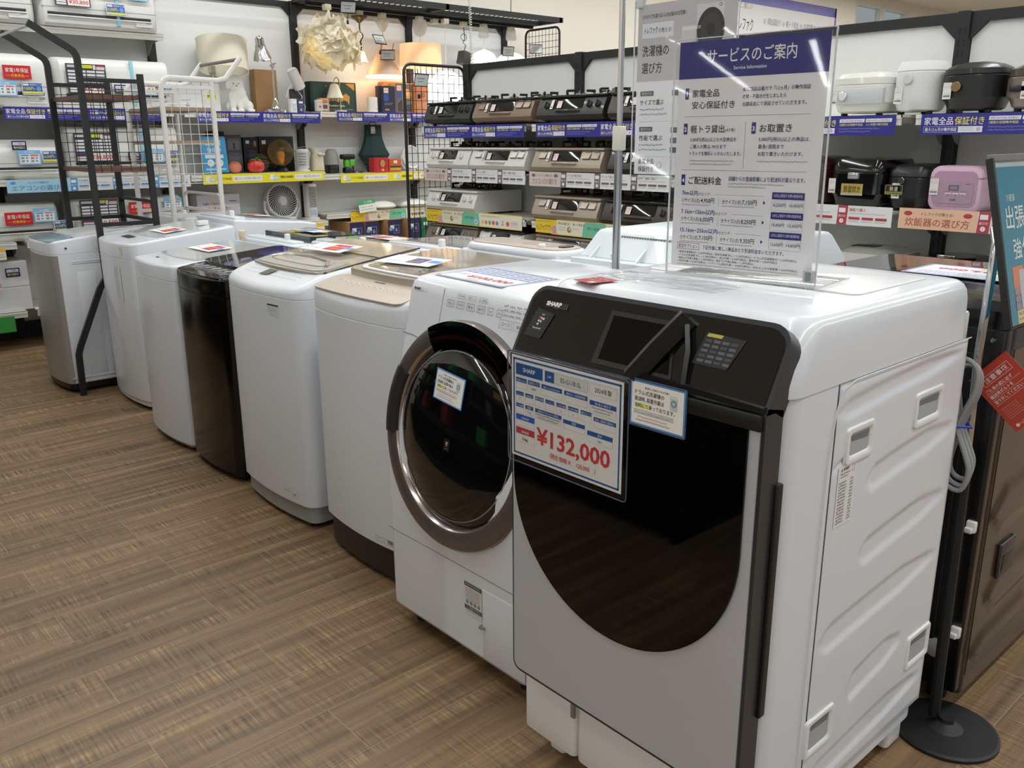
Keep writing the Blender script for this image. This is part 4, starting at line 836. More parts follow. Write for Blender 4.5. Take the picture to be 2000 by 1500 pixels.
def app_strip(w_):
    s = Sheet(w_, 96, 'e9e4cf', .8, gloss=.2); s.rect(0, 0, w_, 5, 'e6c63e', 2); s.rect(0, 91, w_, 5, 'e6c63e', 2)
    s.rect(0, 0, 190, 96, 'edcb3a', 2); s.scrib(14, 14, 130, 8, '8a7420', 3); s.text(12, 74, 44, 'トレファクアプリ', '2b2a22', 'l', 3, bold=.03, fit=130); s.disc(168, 66, 20, 'b9a0d0', 3, 20, 26); s.poly([(140, 96), (176, 70), (205, 96)], 'ef9a78', 4)
    s.text(205, 30, 17, '貯まる使える', '5a5548', 'l', 3); s.scrib(206, 44, 60, 6, '8a8474'); s.scrib(206, 58, 60, 6, '8a8474'); s.disc(300, 58, 18, '8f7f4c', 3); s.disc(304, 54, 10, 'd8cc9a', 4); s.text(330, 30, 17, '使って貯まる', '5a5548', 'l', 3); s.scrib(330, 48, 50, 6, '8a8474')
    if w_ > 700:
        s.poly([(420, 20), (440, 4), (600, 4), (610, 92), (410, 92)], '79c4a4', 3); s.text(500, 48, 20, '便利な機能', '2f6f58', 'c', 4); s.disc(570, 66, 18, 'c9e2ee', 4); s.disc(570, 66, 10, '7fa9c4', 5)
        s.scrib(620, 16, 200, 10, 'a08a30')
        for k, c in enumerate(('e8c06a', 'c98f6a', '6aa86a', 'd8604a', '8f86b0')): s.disc(640 + k * 38, 62, 14, c, 3)
        s.text(840, 72, 40, '2', '3a3a3a', 'l', 3); s.disc(900, 60, 16, 'd8605a', 3); s.rect(930, 40, 70, 40, 'd8d8d0', 3); s.scrib(934, 50, 60, 8, '55554a', 4)
    return s
def put_left(s, y, xf, ztop, label, name='shelf_sign_strip', group=None, cat='shelf sign'):
    o = s.build(name, (xf + .002, y, ztop), (0, 1, 0), (0, 0, -1)); return tag(o, label, cat, group)
def put_back(s, x, yf, ztop, label, name='shelf_sign_strip', group=None, cat='shelf sign'):
    o = s.build(name, (x, yf - .002, ztop), (1, 0, 0), (0, 0, -1)); return tag(o, label, cat, group)
XL = -6.742
put_left(purple_strip(), 1.51, XL, 1.637, 'purple warranty strip on the shelf edge below the air conditioners'); put_left(purple_strip(), 2.82, XL, 1.632, 'purple warranty strip under the white dog figure and desk lamps')
put_left(purple_strip(), 4.12, -6.872, 1.653, 'purple warranty strip on the shelf edge below the green string light box')
put_left(yellow_strip(), 2.82, XL, 1.16, 'bright yellow online shop strip under the pepper and amber globe'); put_left(yellow_strip(), 4.12, -6.872, 1.125, 'bright yellow online shop strip under the dark green lantern')
put_left(guide_strip(1260, 'エアコンの選び方', 'a9d6ec', '4f96c0', '5b9ed6', ('対応畳数で選ぶ', 'ライフスタイルで選ぶ', '機能で選ぶ'), 400), 1.46, XL, 1.163, 'pale blue guide strip on choosing air conditioners')
put_left(app_strip(860), 4.20, -6.872, .795, 'small yellow and green app strip on the low shelf under the ceiling lamps')
YF = 3.862
put_back(purple_strip(), -5.26, YF, 1.503, 'purple warranty strip below the small black stove'); put_back(purple_strip(), -4.09, YF, 1.503, 'purple warranty strip crossed by the chrome pole, under the upper stoves')
put_back(purple_strip(), -2.88, YF, 1.498, 'purple warranty strip under the white rice cookers, partly behind the clear sign'); put_back(purple_strip(), -1.71, YF, 1.498, 'purple warranty strip under the black and brown rice cookers')
H4 = ('ガスの種類で選ぶ', 'グリルで選ぶ', '素材・機能で選ぶ')
put_back(guide_strip(1080, 'ガスコンロの選び方', 'd9c8c2', '8a6f6c', '7c6f70', H4, 270), -5.27, YF, 1.215, 'pinkish gas stove guide strip under the white stoves'); put_back(guide_strip(1120, 'ガスコンロの選び方', 'd9c8c2', '8a6f6c', '7c6f70', H4, 280), -4.15, YF, 1.212, 'pinkish gas stove guide strip crossed by the chrome pole')
put_back(app_strip(1040), -5.26, YF, .928, 'yellow app strip under the single white stove'); put_back(app_strip(1040), -4.09, YF, .928, 'yellow app strip running behind the white drum machine')
R4 = ('炊飯方式で選ぶ', '内釜で選ぶ', '機能で選ぶ')
put_back(guide_strip(1110, '炊飯器の選び方', 'ecc0a2', 'b05a4a', 'b3434b', R4, 330), -2.90, YF, 1.105, 'red and white rice cooker guide strip running behind the clear sign'); put_back(guide_strip(1110, '炊飯器の選び方', 'ecc0a2', 'b05a4a', 'b3434b', R4, 330), -1.76, YF, 1.108, 'peach rice cooker guide strip under the pink rice cooker')
# ------------------------------------------------------------------ gas stoves
CAST = mk('cast_iron_black', '161616', .6); DK = mk('grill_glass_dark', '0f1011', .06, coat=.5)
def tag_strip(x, y, z, v, par, w_=24, h=58, name='price_tag'):
    s = Sheet(w_, h, 'e4e3de', .6); s.scrib(3, 4, w_ - 6, 2.4); s.scrib(4, 14, w_ - 8, 2.6); s.scrib(4, 20, w_ - 10, 2); s.bars(4, h - 16, w_ - 8, 8); s.scrib(6, h - 22, w_ - 12, 2.4)
    return s.build(name, (x, y, z), (1, 0, 0), v, par)
def stove(label, x, z, w_, cm, style, yf=3.85, topm=None, lp=False, group='gas stoves on the back shelves'):
    o = thing('gas_stove', label, 'gas stove', (x + w_ / 2, yf, z + .001), 0, group); h = w_ / 2; D = .44
    b = MB(); pr = [(.035, .012), (.008, .022), (-.004, .045), (.002, .07), (.036, .142), (.05, .146), (D, .146), (D, .012)]
    b.prism(pr, 'x', -h + .004, h - .004, cm); b.build('body', o)
    b = MB(); b.rbox(-h, .022, .146, h, D, .16, topm or cm, .012, .004); b.build('top_plate', o)
    sl = Vector((0, -.034, -.072)).normalized(); ny = Vector((0, -sl.z, sl.y)) * -1
    def F(xx, t, d=.002): p = Vector((xx, .036, .142)) + sl * t; return tuple(p + Vector((0, -.904, .427)) * d)
    b = MB(); g0, g1 = (-.45 * h, .38 * h) if style != 'wide' else (-.42 * h, .40 * h)
    q = [F(g0, .004), F(g0, .068), F(g1, .068), F(g1, .004)]; b.add(q + [F(g0 + .006, .010, .0035), F(g0 + .006, .062, .0035), F(g1 - .006, .062, .0035), F(g1 - .006, .010, .0035)], [(0, 1, 5, 4), (1, 2, 6, 5), (2, 3, 7, 6), (3, 0, 4, 7), (4, 5, 6, 7)], DK); b.build('grill_window', o)
    b = MB(); b.tube([F(g0 + .02, .083, .002), F(g0 + .05, .085, .014), F(g1 - .05, .085, .014), F(g1 - .02, .083, .002)], .006, cm, 8); b.build('grill_handle', o)
    ks = ((-.70, ), (.56, .80)) if style != 'one' else ((-.70, ), (.62, ))
    for kx in [k for grp in ks for k in grp]:
        b = MB()
        if style == 'knob' or style == 'one':
            b.M = Matrix.Translation(F(kx * h, .046, 0)) @ Vector((0, -.904, .427)).to_track_quat('Z', 'Y').to_matrix().to_4x4(); b.lathe([(.021, 0), (.019, .010), (.016, .014), (0, .015)], cm, 20); b.rbox(-.0045, -.019, .010, .0045, .019, .026, cm, .002, .002, 2, 1); b.build('knob', o)
        else:
            xx = kx * h; b.add([F(xx - .028, .010), F(xx - .028, .052, .012), F(xx + .028, .052, .012), F(xx + .028, .010)], [(0, 1, 2, 3)], cm); b.add([F(xx - .028, .052, .012), F(xx - .028, .056, 0), F(xx + .028, .056, 0), F(xx + .028, .052, .012)], [(0, 1, 2, 3)], GREYP); b.rbox(xx - .02, .028, .136, xx + .02, .04, .144, GREYP, .003, .002); b.build('push_button', o)
    s = Sheet(60, 20, 'd4d0c8' if False else '8b8880', .2)
    for tx, tw, th, c in ((-.56 * h, 22, 58, 0), (-.36 * h, 38, 44, 1)):
        pv = sl; s = Sheet(tw, th, 'e3e2dd' if not (c and lp) else 'e6d3cc', .6)
        if c: s.text(tw / 2, 16, 9, 'LPガス' if lp else '都市ガス', 'b05a50' if lp else '3c3c3c', 'c', bold=.02); s.scrib(6, 22, tw - 12, 3); s.scrib(8, 32, tw - 16, 4)
        else: s.scrib(3, 4, 16, 2.4); s.scrib(4, 16, 12, 2.4); s.bars(4, th - 16, 14, 9)
        s.build('price_tag', F(tx, .012 + (.01 if c else .0), .009), (1, 0, 0), sl, o)
    for bx in (-.5, .5):
        c = (bx * h, .25, .16); b = MB(); b.lathe([(.055, 0), (.05, .006), (.034, .010), (.03, .022), (.012, .024), (.010, .036), (0, .037)], mk('burner_metal', '6a665f', .4, metal=.6), 20, c); b.build('burner', o)
        b = MB(); b.lathe([(.098, .002), (.098, .008), (.09, .008), (.09, .002)], CAST, 28, c, False)
        for k in range(6):
            a = k * PI / 3 + .3; ca, sa = math.cos(a), math.sin(a); b.tube([(c[0] + .093 * ca, c[1] + .093 * sa, c[2] + .006), (c[0] + .098 * ca, c[1] + .098 * sa, c[2] + .034), (c[0] + .045 * ca, c[1] + .045 * sa, c[2] + .036)], .005, CAST, 4)
        b.build('trivet', o)
    c = (0, .37, .16); b = MB(); b.lathe([(.035, 0), (.03, .012), (0, .015)], CAST, 18, c); b.build('burner', o)
    b = MB()
    for k in range(4): a = k * PI / 2 + .4; ca, sa = math.cos(a), math.sin(a); b.tube([(.07 * ca, .37 + .06 * sa, .16), (.07 * ca, .37 + .06 * sa, .19), (.03 * ca, .37 + .03 * sa, .192)], .005, CAST, 4)
    b.tube([(.072 * math.cos(k * PI / 10), .37 + .062 * math.sin(k * PI / 10), .164) for k in range(20)], .004, CAST, 4, True); b.build('trivet', o)
    for fx in (-h + .05, h - .05):
        for fy in (.06, D - .06): b = MB(); b.lathe([(.016, 0), (.014, .014)], RUBBER, 10, (fx, fy, 0)); b.build('foot', o)
    return o
SB = mk('stove_black', '2b2a29', .35, coat=.2); SBR = mk('stove_bronze', '8d7a69', .35, metal=.35); SDB = mk('stove_dark_brown', '3b322d', .35); SW = mk('stove_white', 'd9d8d2', .35, coat=.2); SGD = mk('stove_champagne', 'aca08f', .35, metal=.3); SGR = mk('stove_taupe', '7d7566', .4)
SGLASS = mk('stove_top_black', '121212', .12, coat=.4)
stove('small black gas stove on the top row beside the wire grid', -5.24, 1.50, .52, SB, 'knob', topm=SGLASS)
stove('bronze coloured gas stove on the top row', -4.70, 1.50, .58, SBR, 'push', topm=SGLASS, lp=True)
stove('black gas stove with three knobs on the top row beside the bronze one', -4.08, 1.50, .56, SB, 'knob', topm=SGLASS, lp=True)
stove('dark brown gas stove on the top row behind the chrome pole', -3.49, 1.50, .56, SDB, 'knob', topm=SGLASS, lp=True)
stove('small white gas stove with round knobs on the second row', -5.23, 1.195, .48, SW, 'one')
stove('white gas stove with push buttons on the second row beside the champagne one', -4.74, 1.195, .56, SW, 'push', topm=SW)
stove('champagne gas stove on the second row under the black three knob one', -4.12, 1.195, .59, SGD, 'push', lp=True)
stove('black gas stove on the second row behind the chrome pole', -3.48, 1.195, .56, SB, 'knob', topm=SGLASS, lp=True)
stove('single white gas stove with its plain side showing, third row', -5.25, .905, .56, SW, 'knob')
stove('champagne gas stove alone in the middle of the third row', -4.12, .905, .57, SGD, 'push', lp=True)
stove('dark brown gas stove on the third row behind the chrome pole', -3.52, .905, .57, SDB, 'knob', topm=SGLASS, lp=True)
stove('taupe gas stove on the lowest row beside the wire grid', -5.27, .66, .58, SGR, 'knob')
stove('pale beige gas stove on the lowest row, middle, half hidden', -4.67, .66, .45, SW, 'push', topm=SGLASS)
stove('champagne gas stove on the lowest row beside the white drum machine', -4.11, .66, .57, SGD, 'push', lp=True)
# ------------------------------------------------------------------ rice cookers
def cooker(label, cx, z, w_, h, d, m, r, lidm=None, seam=.72, yf=3.93, tagx=-.3, dome=.03, parts=(), belly=.012, tagz=.6):
    o = thing('rice_cooker', label, 'rice cooker', (cx, yf, z + .001), 0, 'rice cookers on the back shelves'); hw = w_ / 2; zs = h * seam
    b = MB(); b.loft([rrect(-hw + i, i, hw - i, d - i, max(.005, r - i), zz, 6) for zz, i in ((.012, .025 + belly), (.02, .012 + belly), (.05, belly), (h * .3, 0), (zs - .004, 0), (zs, .003))], m); b.build('body', o)
    b = MB(); rg = [(zs, .003), (zs + .004, .0), (h * .86, .002), (h - dome * .5, .012 + dome * .2), (h - dome * .15, .03 + dome * .5), (h, .05 + dome)]
    b.loft([rrect(-hw + i, i, hw - i, d - i, max(.008, r - i), zz, 6) for zz, i in rg], lidm or m); b.build('lid', o)
    for fx, fy in ((-hw * .6, .07), (hw * .6, .07), (0, d - .06)): b = MB(); b.lathe([(.015, 0), (.015, .014)], RUBBER, 10, (fx, fy, 0)); b.build('foot', o)
    tag_strip(tagx * w_, -.004, h * tagz, (0, .0, -1), o, 34, 66)
    return o
RW = mk('cooker_white', 'dcdbd3', .25, coat=.3); RWM = mk('cooker_matte_white', 'e0e0df', .5); RB = mk('cooker_black', '17181a', .35, coat=.1); RBG = mk('cooker_black_gloss', '0d0d0f', .12, coat=.5); RSV = mk('cooker_silver_brown', '8b8178', .3, metal=.6); RPK = mk('cooker_pink', 'd9b8cc', .35); RRD = mk('cooker_dark_red', '3c0f12', .25, coat=.3); GOLD = mk('badge_gold', 'b3924c', .3, metal=.7)
def disc_y(b, x, z, r, m, y=-.004, t=.006, n=28): b.M = Matrix.Translation((x, y, z)) @ Matrix.Rotation(R90, 4, 'X'); b.lathe([(r, 0), (r, t), (r * .92, t + .001), (0, t + .001)], m, n); b.M = None
c = cooker('low glossy white rice cooker with a silver ring button, beside the clear sign', -2.05, 1.50, .28, .19, .30, RW, .08, seam=.70, tagx=-.44, dome=.02)
b = MB(); b.rbox(-.125, -.003, .05, .125, .03, .118, mk('cooker_band_grey', 'c3c8ca', .4), .012, .003); b.build('front_band', c); b = MB(); disc_y(b, -.06, .085, .021, CHROME); disc_y(b, -.06, .085, .018, RW, -.006); b.build('button', c)
c = cooker('tall matte white cylinder shaped rice cooker on the top shelf', -1.805, 1.50, .205, .222, .23, RWM, .10, seam=.80, tagx=-.32, dome=.004, belly=.004, tagz=.50); b = MB(); disc_y(b, -.012, .145, .020, mk('button_pale', 'd2d3d2', .4)); b.build('button', c)
c = cooker('black round cornered rice cooker with a bronze button on the top shelf', -1.575, 1.50, .245, .205, .27, RB, .095, seam=.74, tagx=-.36, dome=.035); b = MB(); disc_y(b, -.035, .105, .020, mk('button_bronze', '8d7a5c', .3, metal=.7)); b.build('button', c)
c = cooker('silver brown rice cooker on the top shelf, cut by the photo edge', -1.305, 1.50, .27, .19, .32, RSV, .09, lidm=mk('cooker_lid_brown', '4c423c', .2, coat=.3), seam=.70, tagx=-.20, dome=.04)
b = MB(); b.rbox(-.10, -.004, .075, .10, .01, .10, RB, .01, .003); b.rbox(-.06, .03, .165, .06, .10, .176, mk('display_copper', 'a07a5c', .2), .01, .003); b.build('display', c)
cooker('dark red rice cooker half hidden by the clear sign, middle shelf', -2.275, 1.085, .25, .235, .33, RRD, .07, tagx=-.2)
c = cooker('glossy black rice cooker with a gold brushwork badge on the middle shelf', -2.0, 1.085, .26, .228, .36, RBG, .05, lidm=RBG, tagx=-.48, dome=.015, yf=3.90)
b = MB(); b.rbox(-.035, -.012, .135, .02, .01, .165, mk('clear_button', 'b9bec2', .08, metal=.7), .01, .004); b.build('latch_button', c); s = Sheet(104, 52, 'b8a048', .25); s.rect(0, 44, 104, 8, 'd4d0c4'); s.scrib(6, 45, 90, 5); s.text(52, 36, 32, '鉄釜炊き', '14120c', 'c', bold=.06, fit=80); s.build('badge', (-.06, -.006, .115), (1, 0, 0), (0, 0, -1), c); b = MB(); b.lathe([(.024, 0), (.022, .004), (0, .005)], GOLD, 24, (.03, .17, .2275)); b.build('lid_emblem', c)
c = cooker('matte black rice cooker with a gold rimmed badge, between the glossy black and pink ones', -1.767, 1.085, .195, .205, .31, RB, .055, tagx=-.30, dome=.02, yf=3.91)
s = Sheet(80, 42, '1a1712', .25); s.frame(0, 0, 80, 42, 2.5, 'a8945a', 2); s.rect(3, 28, 74, 10, '7c8430', 2); s.text(40, 24, 20, '鉄釜', 'd8d0b0', 'c', bold=.03); s.build('badge', (-.09, -.004, .115), (1, 0, 0), (0, 0, -1), c); b = MB(); disc_y(b, -.02, .135, .014, CHROME); b.build('button', c)
c = thing('rice_cooker', 'pale pink square rice cooker with rounded corners on the middle shelf', 'rice cooker', (-1.555, 3.90, 1.086), 0, 'rice cookers on the back shelves')
b = MB(); b.M = Matrix(((1, 0, 0, 0), (0, 0, 1, 0), (0, 1, 0, .012), (0, 0, 0, 1)))
b.loft([rrect(-.11 + i, .0 + i, .11 - i, .19 - i, .045 - i * .5, y, 6) for y, i in ((0, .016), (.004, .006), (.014, 0), (.26, 0), (.275, .012))], RPK); b.M = None; b.build('body', c)
b = MB(); b.M = Matrix(((1, 0, 0, 0), (0, 0, 1, 0), (0, 1, 0, .012), (0, 0, 0, 1))); b.loft([rrect(-.09, .022, .09, .168, .03, y, 6) for y in (.002, -.003)], mk('cooker_mauve', 'b992ad', .35)); b.loft([rrect(-.078, .034, .078, .125, .012, y, 5) for y in (-.002, -.005)], mk('cooker_panel_mauve', 'ad93a4', .3, noise=.12, nscale=60)); b.M = None; b.build('front_frame', c)
s = Sheet(156, 91, 'ad93a4', .2, shape=[(0, 0), (0, .1), (.1, .1), (.1, 0)]); s.rect(56, 14, 42, 22, '6d5f70', 2); s.rect(62, 18, 30, 14, '8e8496', 3)
for k in range(3): s.rect(44 + k * 30, 46, 26, 5, 'ead9e2', 2); s.disc(57 + k * 30, 57, 2, '4a3a48', 2); s.scrib(46 + k * 30, 39, 20, 3, '5a4a58')
s.rect(124, 8, 18, 2, '4a3a48'); s.text(78, 78, 10, 'TIGER', '4a3a48', 'c', bold=.02); s.build('control_panel', (-.078, -.0055, .137), (1, 0, 0), (0, 0, -1), c); tag_strip(-.10, -.008, .15, (0, 0, -1), c, 36, 70)
b = MB(); b.box(-.111, -.001, .152, .111, .20, .1535, mk('seam_plum', '6f4a60', .5)); b.build('lid_seam', c)
c = cooker('cream white rice cooker with a carry handle on the low shelf', -1.95, .74, .33, .165, .33, RW, .10, seam=.55, tagx=-.4, dome=.045); b = MB(); b.tube([(.155, .12, .06), (.19, .10, .075), (.195, .03, .08), (.165, -.0, .07)], .013, RW, 8); b.build('carry_handle', c); b = MB(); b.rbox(-.10, .09, .160, .02, .17, .167, DGREY, .01, .002); b.build('steam_vent', c)
c = cooker('dark grey rice cooker with a glossy oval control lid on the low shelf', -1.585, .74, .29, .155, .36, mk('cooker_dark_grey', '4a4744', .3, metal=.3), .08, lidm=RBG, seam=.55, tagx=.32, dome=.05); b = MB(); b.lathe([(.10, 0), (.095, .004), (0, .005)], mk('lid_panel_black', '0f0f10', .1, coat=.5), 28, (0, .11, .152)); b.rbox(-.045, .05, .156, .04, .075, .162, CHROME, .01, .003); b.build('control_lid', c)
cooker('small white rice cooker with a black seam behind the teal sign', -1.325, .74, .20, .125, .24, RW, .09, seam=.45, tagx=.0, dome=.03, lidm=RW)
# ------------------------------------------------------------------ air conditioners on the left wall
ACW = mk('air_conditioner_white', 'deded9', .35, coat=.1)
def price_grid(price):
    s = Sheet(230, 170, '45434a', .6, gloss=.15); s.rect(86, 6, 66, 18, 'e8e23c', 2); s.scrib(92, 12, 50, 7, '6a6830', 3); s.rect(10, 8, 66, 14, 'c9c9cb', 2); s.rect(176, 6, 48, 26, 'd8d4d4', 2); s.rect(176, 6, 48, 8, 'b04850', 3); s.rect(156, 6, 16, 26, 'dcdcdc', 2)
    for r_ in range(5):
        for k in range(4):
            if r_ * 4 + k > 15: continue
            s.rect(10 + k * 54, 38 + r_ * 19, 48, 12, 'dfdfe0', 2)
    s.rect(10, 114, 62, 9, '3d5ea8', 3); s.rect(10, 130, 62, 8, 'a83c44', 3); s.rect(10, 138, 62, 10, 'dfdfe0', 3); s.rect(10, 152, 62, 12, 'dfdfe0', 3)
    s.rect(82, 116, 140, 50, 'e9e8e6', 2); s.text(88, 154, 34, price, 'd0454a', 'l', 3, bold=.02, fit=128); return s
def red_card():
    s = Sheet(170, 86, 'cc2f35', .5, gloss=.15); s.text(85, 42, 30, '家電1年保証', 'f2e6dc', 'c', bold=.03, fit=140); s.text(85, 72, 20, '対象商品', 'f0d23c', 'c', bold=.03); s.rect(14, 64, 28, 2, 'e8c060'); s.rect(128, 64, 28, 2, 'e8c060'); return s
def blue_card():
    s = Sheet(140, 96, '8cc3e6', .5, gloss=.15); s.text(40, 20, 15, '主な機能', 'eef4f8', bold=.02); s.rect(8, 26, 124, 62, 'e9f0f2', 2)
    for k in (0, 1):
        s.rect(14 + k * 60, 30, 50, 9, ('5f9fd8', 'e07a60')[k], 3)
        for r_ in (0, 1): s.rect(16 + k * 60, 46 + r_ * 20, 20, 13, 'a89088', 3); s.disc(52 + k * 60, 52 + r_ * 20, 6, '7a86a8', 3)
    return s
def fee_card(p):
    s = Sheet(130, 80, '3c5fa6', .5, gloss=.15); s.frame(0, 0, 130, 80, 4, 'e4e8ec', 2); s.rect(8, 8, 36, 14, 'd8dde4', 2); s.text(50, 20, 13, '標準取付工事', 'dfe6f0'); s.text(8, 48, 26, p, 'ece45c', bold=.03, fit=76); s.disc(104, 40, 15, '62a6e0', 2); s.rect(6, 58, 118, 14, 'e6df4e', 2); return s
def six_card():
    s = Sheet(90, 60, '2e2a66', .5, gloss=.15); s.rect(8, 8, 74, 20, 'e6e6ee', 2); s.text(45, 24, 14, '6ヶ月間の', '2e2a66', 'c', bold=.02); s.text(45, 50, 18, '動作保証付', 'e8e070', 'c', bold=.02, fit=70); return s
CARDM = {}
def card(kind, par, loc, arg=None, sc=1.0, tilt=0):
    k = (kind, arg)
    if k not in CARDM:
        s = {'grid': price_grid, 'fee': fee_card}[kind](arg) if arg else {'red': red_card, 'blue': blue_card, 'six': six_card}[kind]()
        b = MB(); s.mesh(b, (0, 0, 0), (1, 0, 0), (0, 0, -1)); ob = b.build({'grid': 'price_sheet', 'fee': 'fee_card', 'red': 'warranty_card', 'blue': 'feature_card', 'six': 'guarantee_card'}[kind], par); CARDM[k] = ob
    else: ob = CARDM[k].copy(); COL.objects.link(ob); ob.parent = par
    ob.location = loc; ob.scale = (sc, 1, sc); ob.rotation_euler = (0, tilt, 0); return ob
def aircon(label, y0, y1, z, h, xf=-6.79, gr=True, kind=0, cards=()):
    o = thing('air_conditioner', label, 'air conditioner', (xf, (y0 + y1) / 2, z + .001), R90, 'air conditioners on the left wall shelves'); hw = (y1 - y0) / 2; D = .30
    b = MB(); rg = []
    prof = [(.03, 0), (.008, .02), (0, .06), (0, h - .09), (.012, h - .04), (.04, h - .012), (.075, h), (D, h), (D, 0)]
    rg = [[(x, p[0] + q * (1 if p[0] < .1 else -.3), p[1] * (1 - q * .12) + q * .03) for p in prof] for x, q in ((-hw, .09), (-hw + .008, .035), (-hw + .03, 0), (hw - .03, 0), (hw - .008, .035), (hw, .09))]
    b.loft(rg, ACW); b.build('body', o)
    b = MB(); b.box(-hw + .02, -.002, h * .40, hw - .02, .01, h * .405, GREYP); b.box(-hw + .03, .038, h - .020, hw - .03, .05, h - .014, GREYP); b.build('panel_seam', o)
    b = MB(); b.rbox(-hw + .05, -.004, h * .24, hw - .06, .02, h * .30, DGREY, .004, .003); b.rbox(-hw + .05, -.008, h * .20, hw - .06, .02, h * .235, ACW, .004, .003); b.build('louvre', o)
    s = Sheet(120, 40, 'dededa', .3); s.scrib(4, 4, 50, 9, '8a8a8a'); s.scrib(4, 20, 90, 8, '9a9a9a'); s.bars(70, 2, 40, 14, '8a8a8a'); s.build('rating_label', (hw - .17, -.003, .07), (1, 0, 0), (0, 0, -1), o)
    if gr: b = MB(); b.rbox(hw * .25, -.006, h * .08, hw * .25 + .022, .015, h - .01, mk('tape_pale_blue', '8fc9d8', .5), .001, .001); b.build('packing_tape', o)
    for c in cards: card(*c[:1], o, (c[1] - 0, -.02, c[2]), *c[3:])
    return o
L = 'white air conditioner '
aircon(L + 'on the top shelf at the corner of the photo', 1.05, 1.81, 2.17, .30, cards=(('red', .12, .26), ('blue', .28, .30)))
aircon(L + 'on the top shelf with the 30,800 yen sheet', 1.83, 2.63, 2.17, .30, cards=(('grid', -.30, .30, '¥30,800'), ('red', .0, .30), ('blue', .19, .30), ('fee', .03, .17, '16,500円~')))
aircon(L + 'with a red warranty card second shelf, cut by photo edge', 1.05, 1.85, 1.63, .35, gr=False, cards=(('red', .10, .27), ('blue', .03, .17), ('fee', .20, .165, '19,800円~')))
aircon(L + 'with the 42,900 yen sheet, second shelf behind the black rack', 1.88, 2.68, 1.63, .345, cards=(('grid', -.34, .30, '¥42,900', 1.15), ('six', -.03, .17), ('blue', .13, .20), ('fee', .25, .19, '16,500円~')))
aircon(L + 'with a 16,500 yen card third shelf, cut by photo edge', 1.0, 1.87, 1.165, .26, gr=False, cards=(('six', .10, .25), ('blue', .13, .19), ('fee', .28, .185, '16,500円~')))
aircon(L + 'with the 30,800 yen sheet, third shelf behind the black rack', 1.88, 2.70, 1.165, .345, cards=(('grid', -.36, .30, '¥30,800', 1.15), ('six', -.0, .17), ('blue', .12, .19), ('fee', .26, .18, '16,500円~')))
aircon(L + 'with red and blue cards fourth shelf, cut by photo edge', .95, 1.78, .745, .25, gr=False, cards=(('red', .06, .20), ('blue', .24, .22), ('fee', .36, .13, '16,500円~')))
aircon(L + 'with the 60,500 yen sheet, fourth shelf behind the black rack', 1.86, 2.68, .745, .26, cards=(('grid', -.36, .26, '¥60,500', 1.15), ('red', -.02, .23), ('blue', .24, .25)))
CARTW = mk('carton_white', 'd6d7d6', .55)
LASTBOX = None
def carton(label, name, cx, y, z, w_, d, h, m, rz=0, group=None, front=None, tape=None, side=None, front_m=None):
    global LASTBOX
    o = LASTBOX = thing(name, label, 'box', (cx, y, z + .001), rz, group); b = MB(); b.rbox(-w_ / 2, 0, 0, w_ / 2, d, h, m, .003, .003, 2, 1); b.build('carton', o)
    if front_m: b = MB(); b.box(-w_ / 2 + .002, -.0012, .002, w_ / 2 - .002, 0, h - .002, front_m); b.build('printed_front', o)
    if front: front.build('front_print', (-w_ / 2 + (w_ - front.w / 1000) / 2, -.0025, h - (h - front.h / 1000) / 2), (1, 0, 0), (0, 0, -1), o)
    if tape: b = MB(); b.box(-.02 + tape, -.002, .02, .02 + tape, 0, h, mk('tape_pale_blue', '8fc9d8', .5)); b.box(-.02 + tape, -.002, h, .02 + tape, d * .8, h + .001, mk('tape_pale_blue', '8fc9d8', .5)); b.build('tape', o)
    return o
for k, (z, h) in enumerate(((.27, .165), (.437, .175))):
    carton('white flat carton with pale blue tape, %s of the pair on the lowest shelf' % ('lower' if k == 0 else 'upper'), 'carton', -6.80, 1.19, z, .66, .30, h, CARTW, R90, None, tape=.06)
    if k == 1: card('six', LASTBOX, (.19, -.004, .13))
s = Sheet(86, 170, 'd8d8da', .6, gloss=.15)
for k in range(4): s.rect(6, 8 + k * 26, 72, 14, '45434a', 2)
s.text(6, 150, 40, '¥49,500', 'd0454a', bold=.02, fit=74); t = s.build('price_sheet', (-6.735, 1.25, .60), (0, 1, 0), (0, 0, -1)); tag(t, 'price sheet leaning on the pair of white taped cartons', 'price sheet')
t = Sheet(150, 108, '3a9a44', .6).build('green_card', (-6.735, 1.23, .245), (0, 1, 0), (0, 0, -1)); tag(t, 'plain green card on the lowest shelf edge', 'card')
s = Sheet(70, 80, 'e6e4de', .6); s.rect(0, 0, 70, 26, 'ecc83c', 2); s.scrib(6, 40, 56, 8); s.scrib(6, 56, 56, 8); t = s.build('price_label', (-6.735, 1.32, .715), (0, 1, 0), (0, 0, -1)); tag(t, 'small yellow topped label on the shelf edge above the taped cartons', 'label')
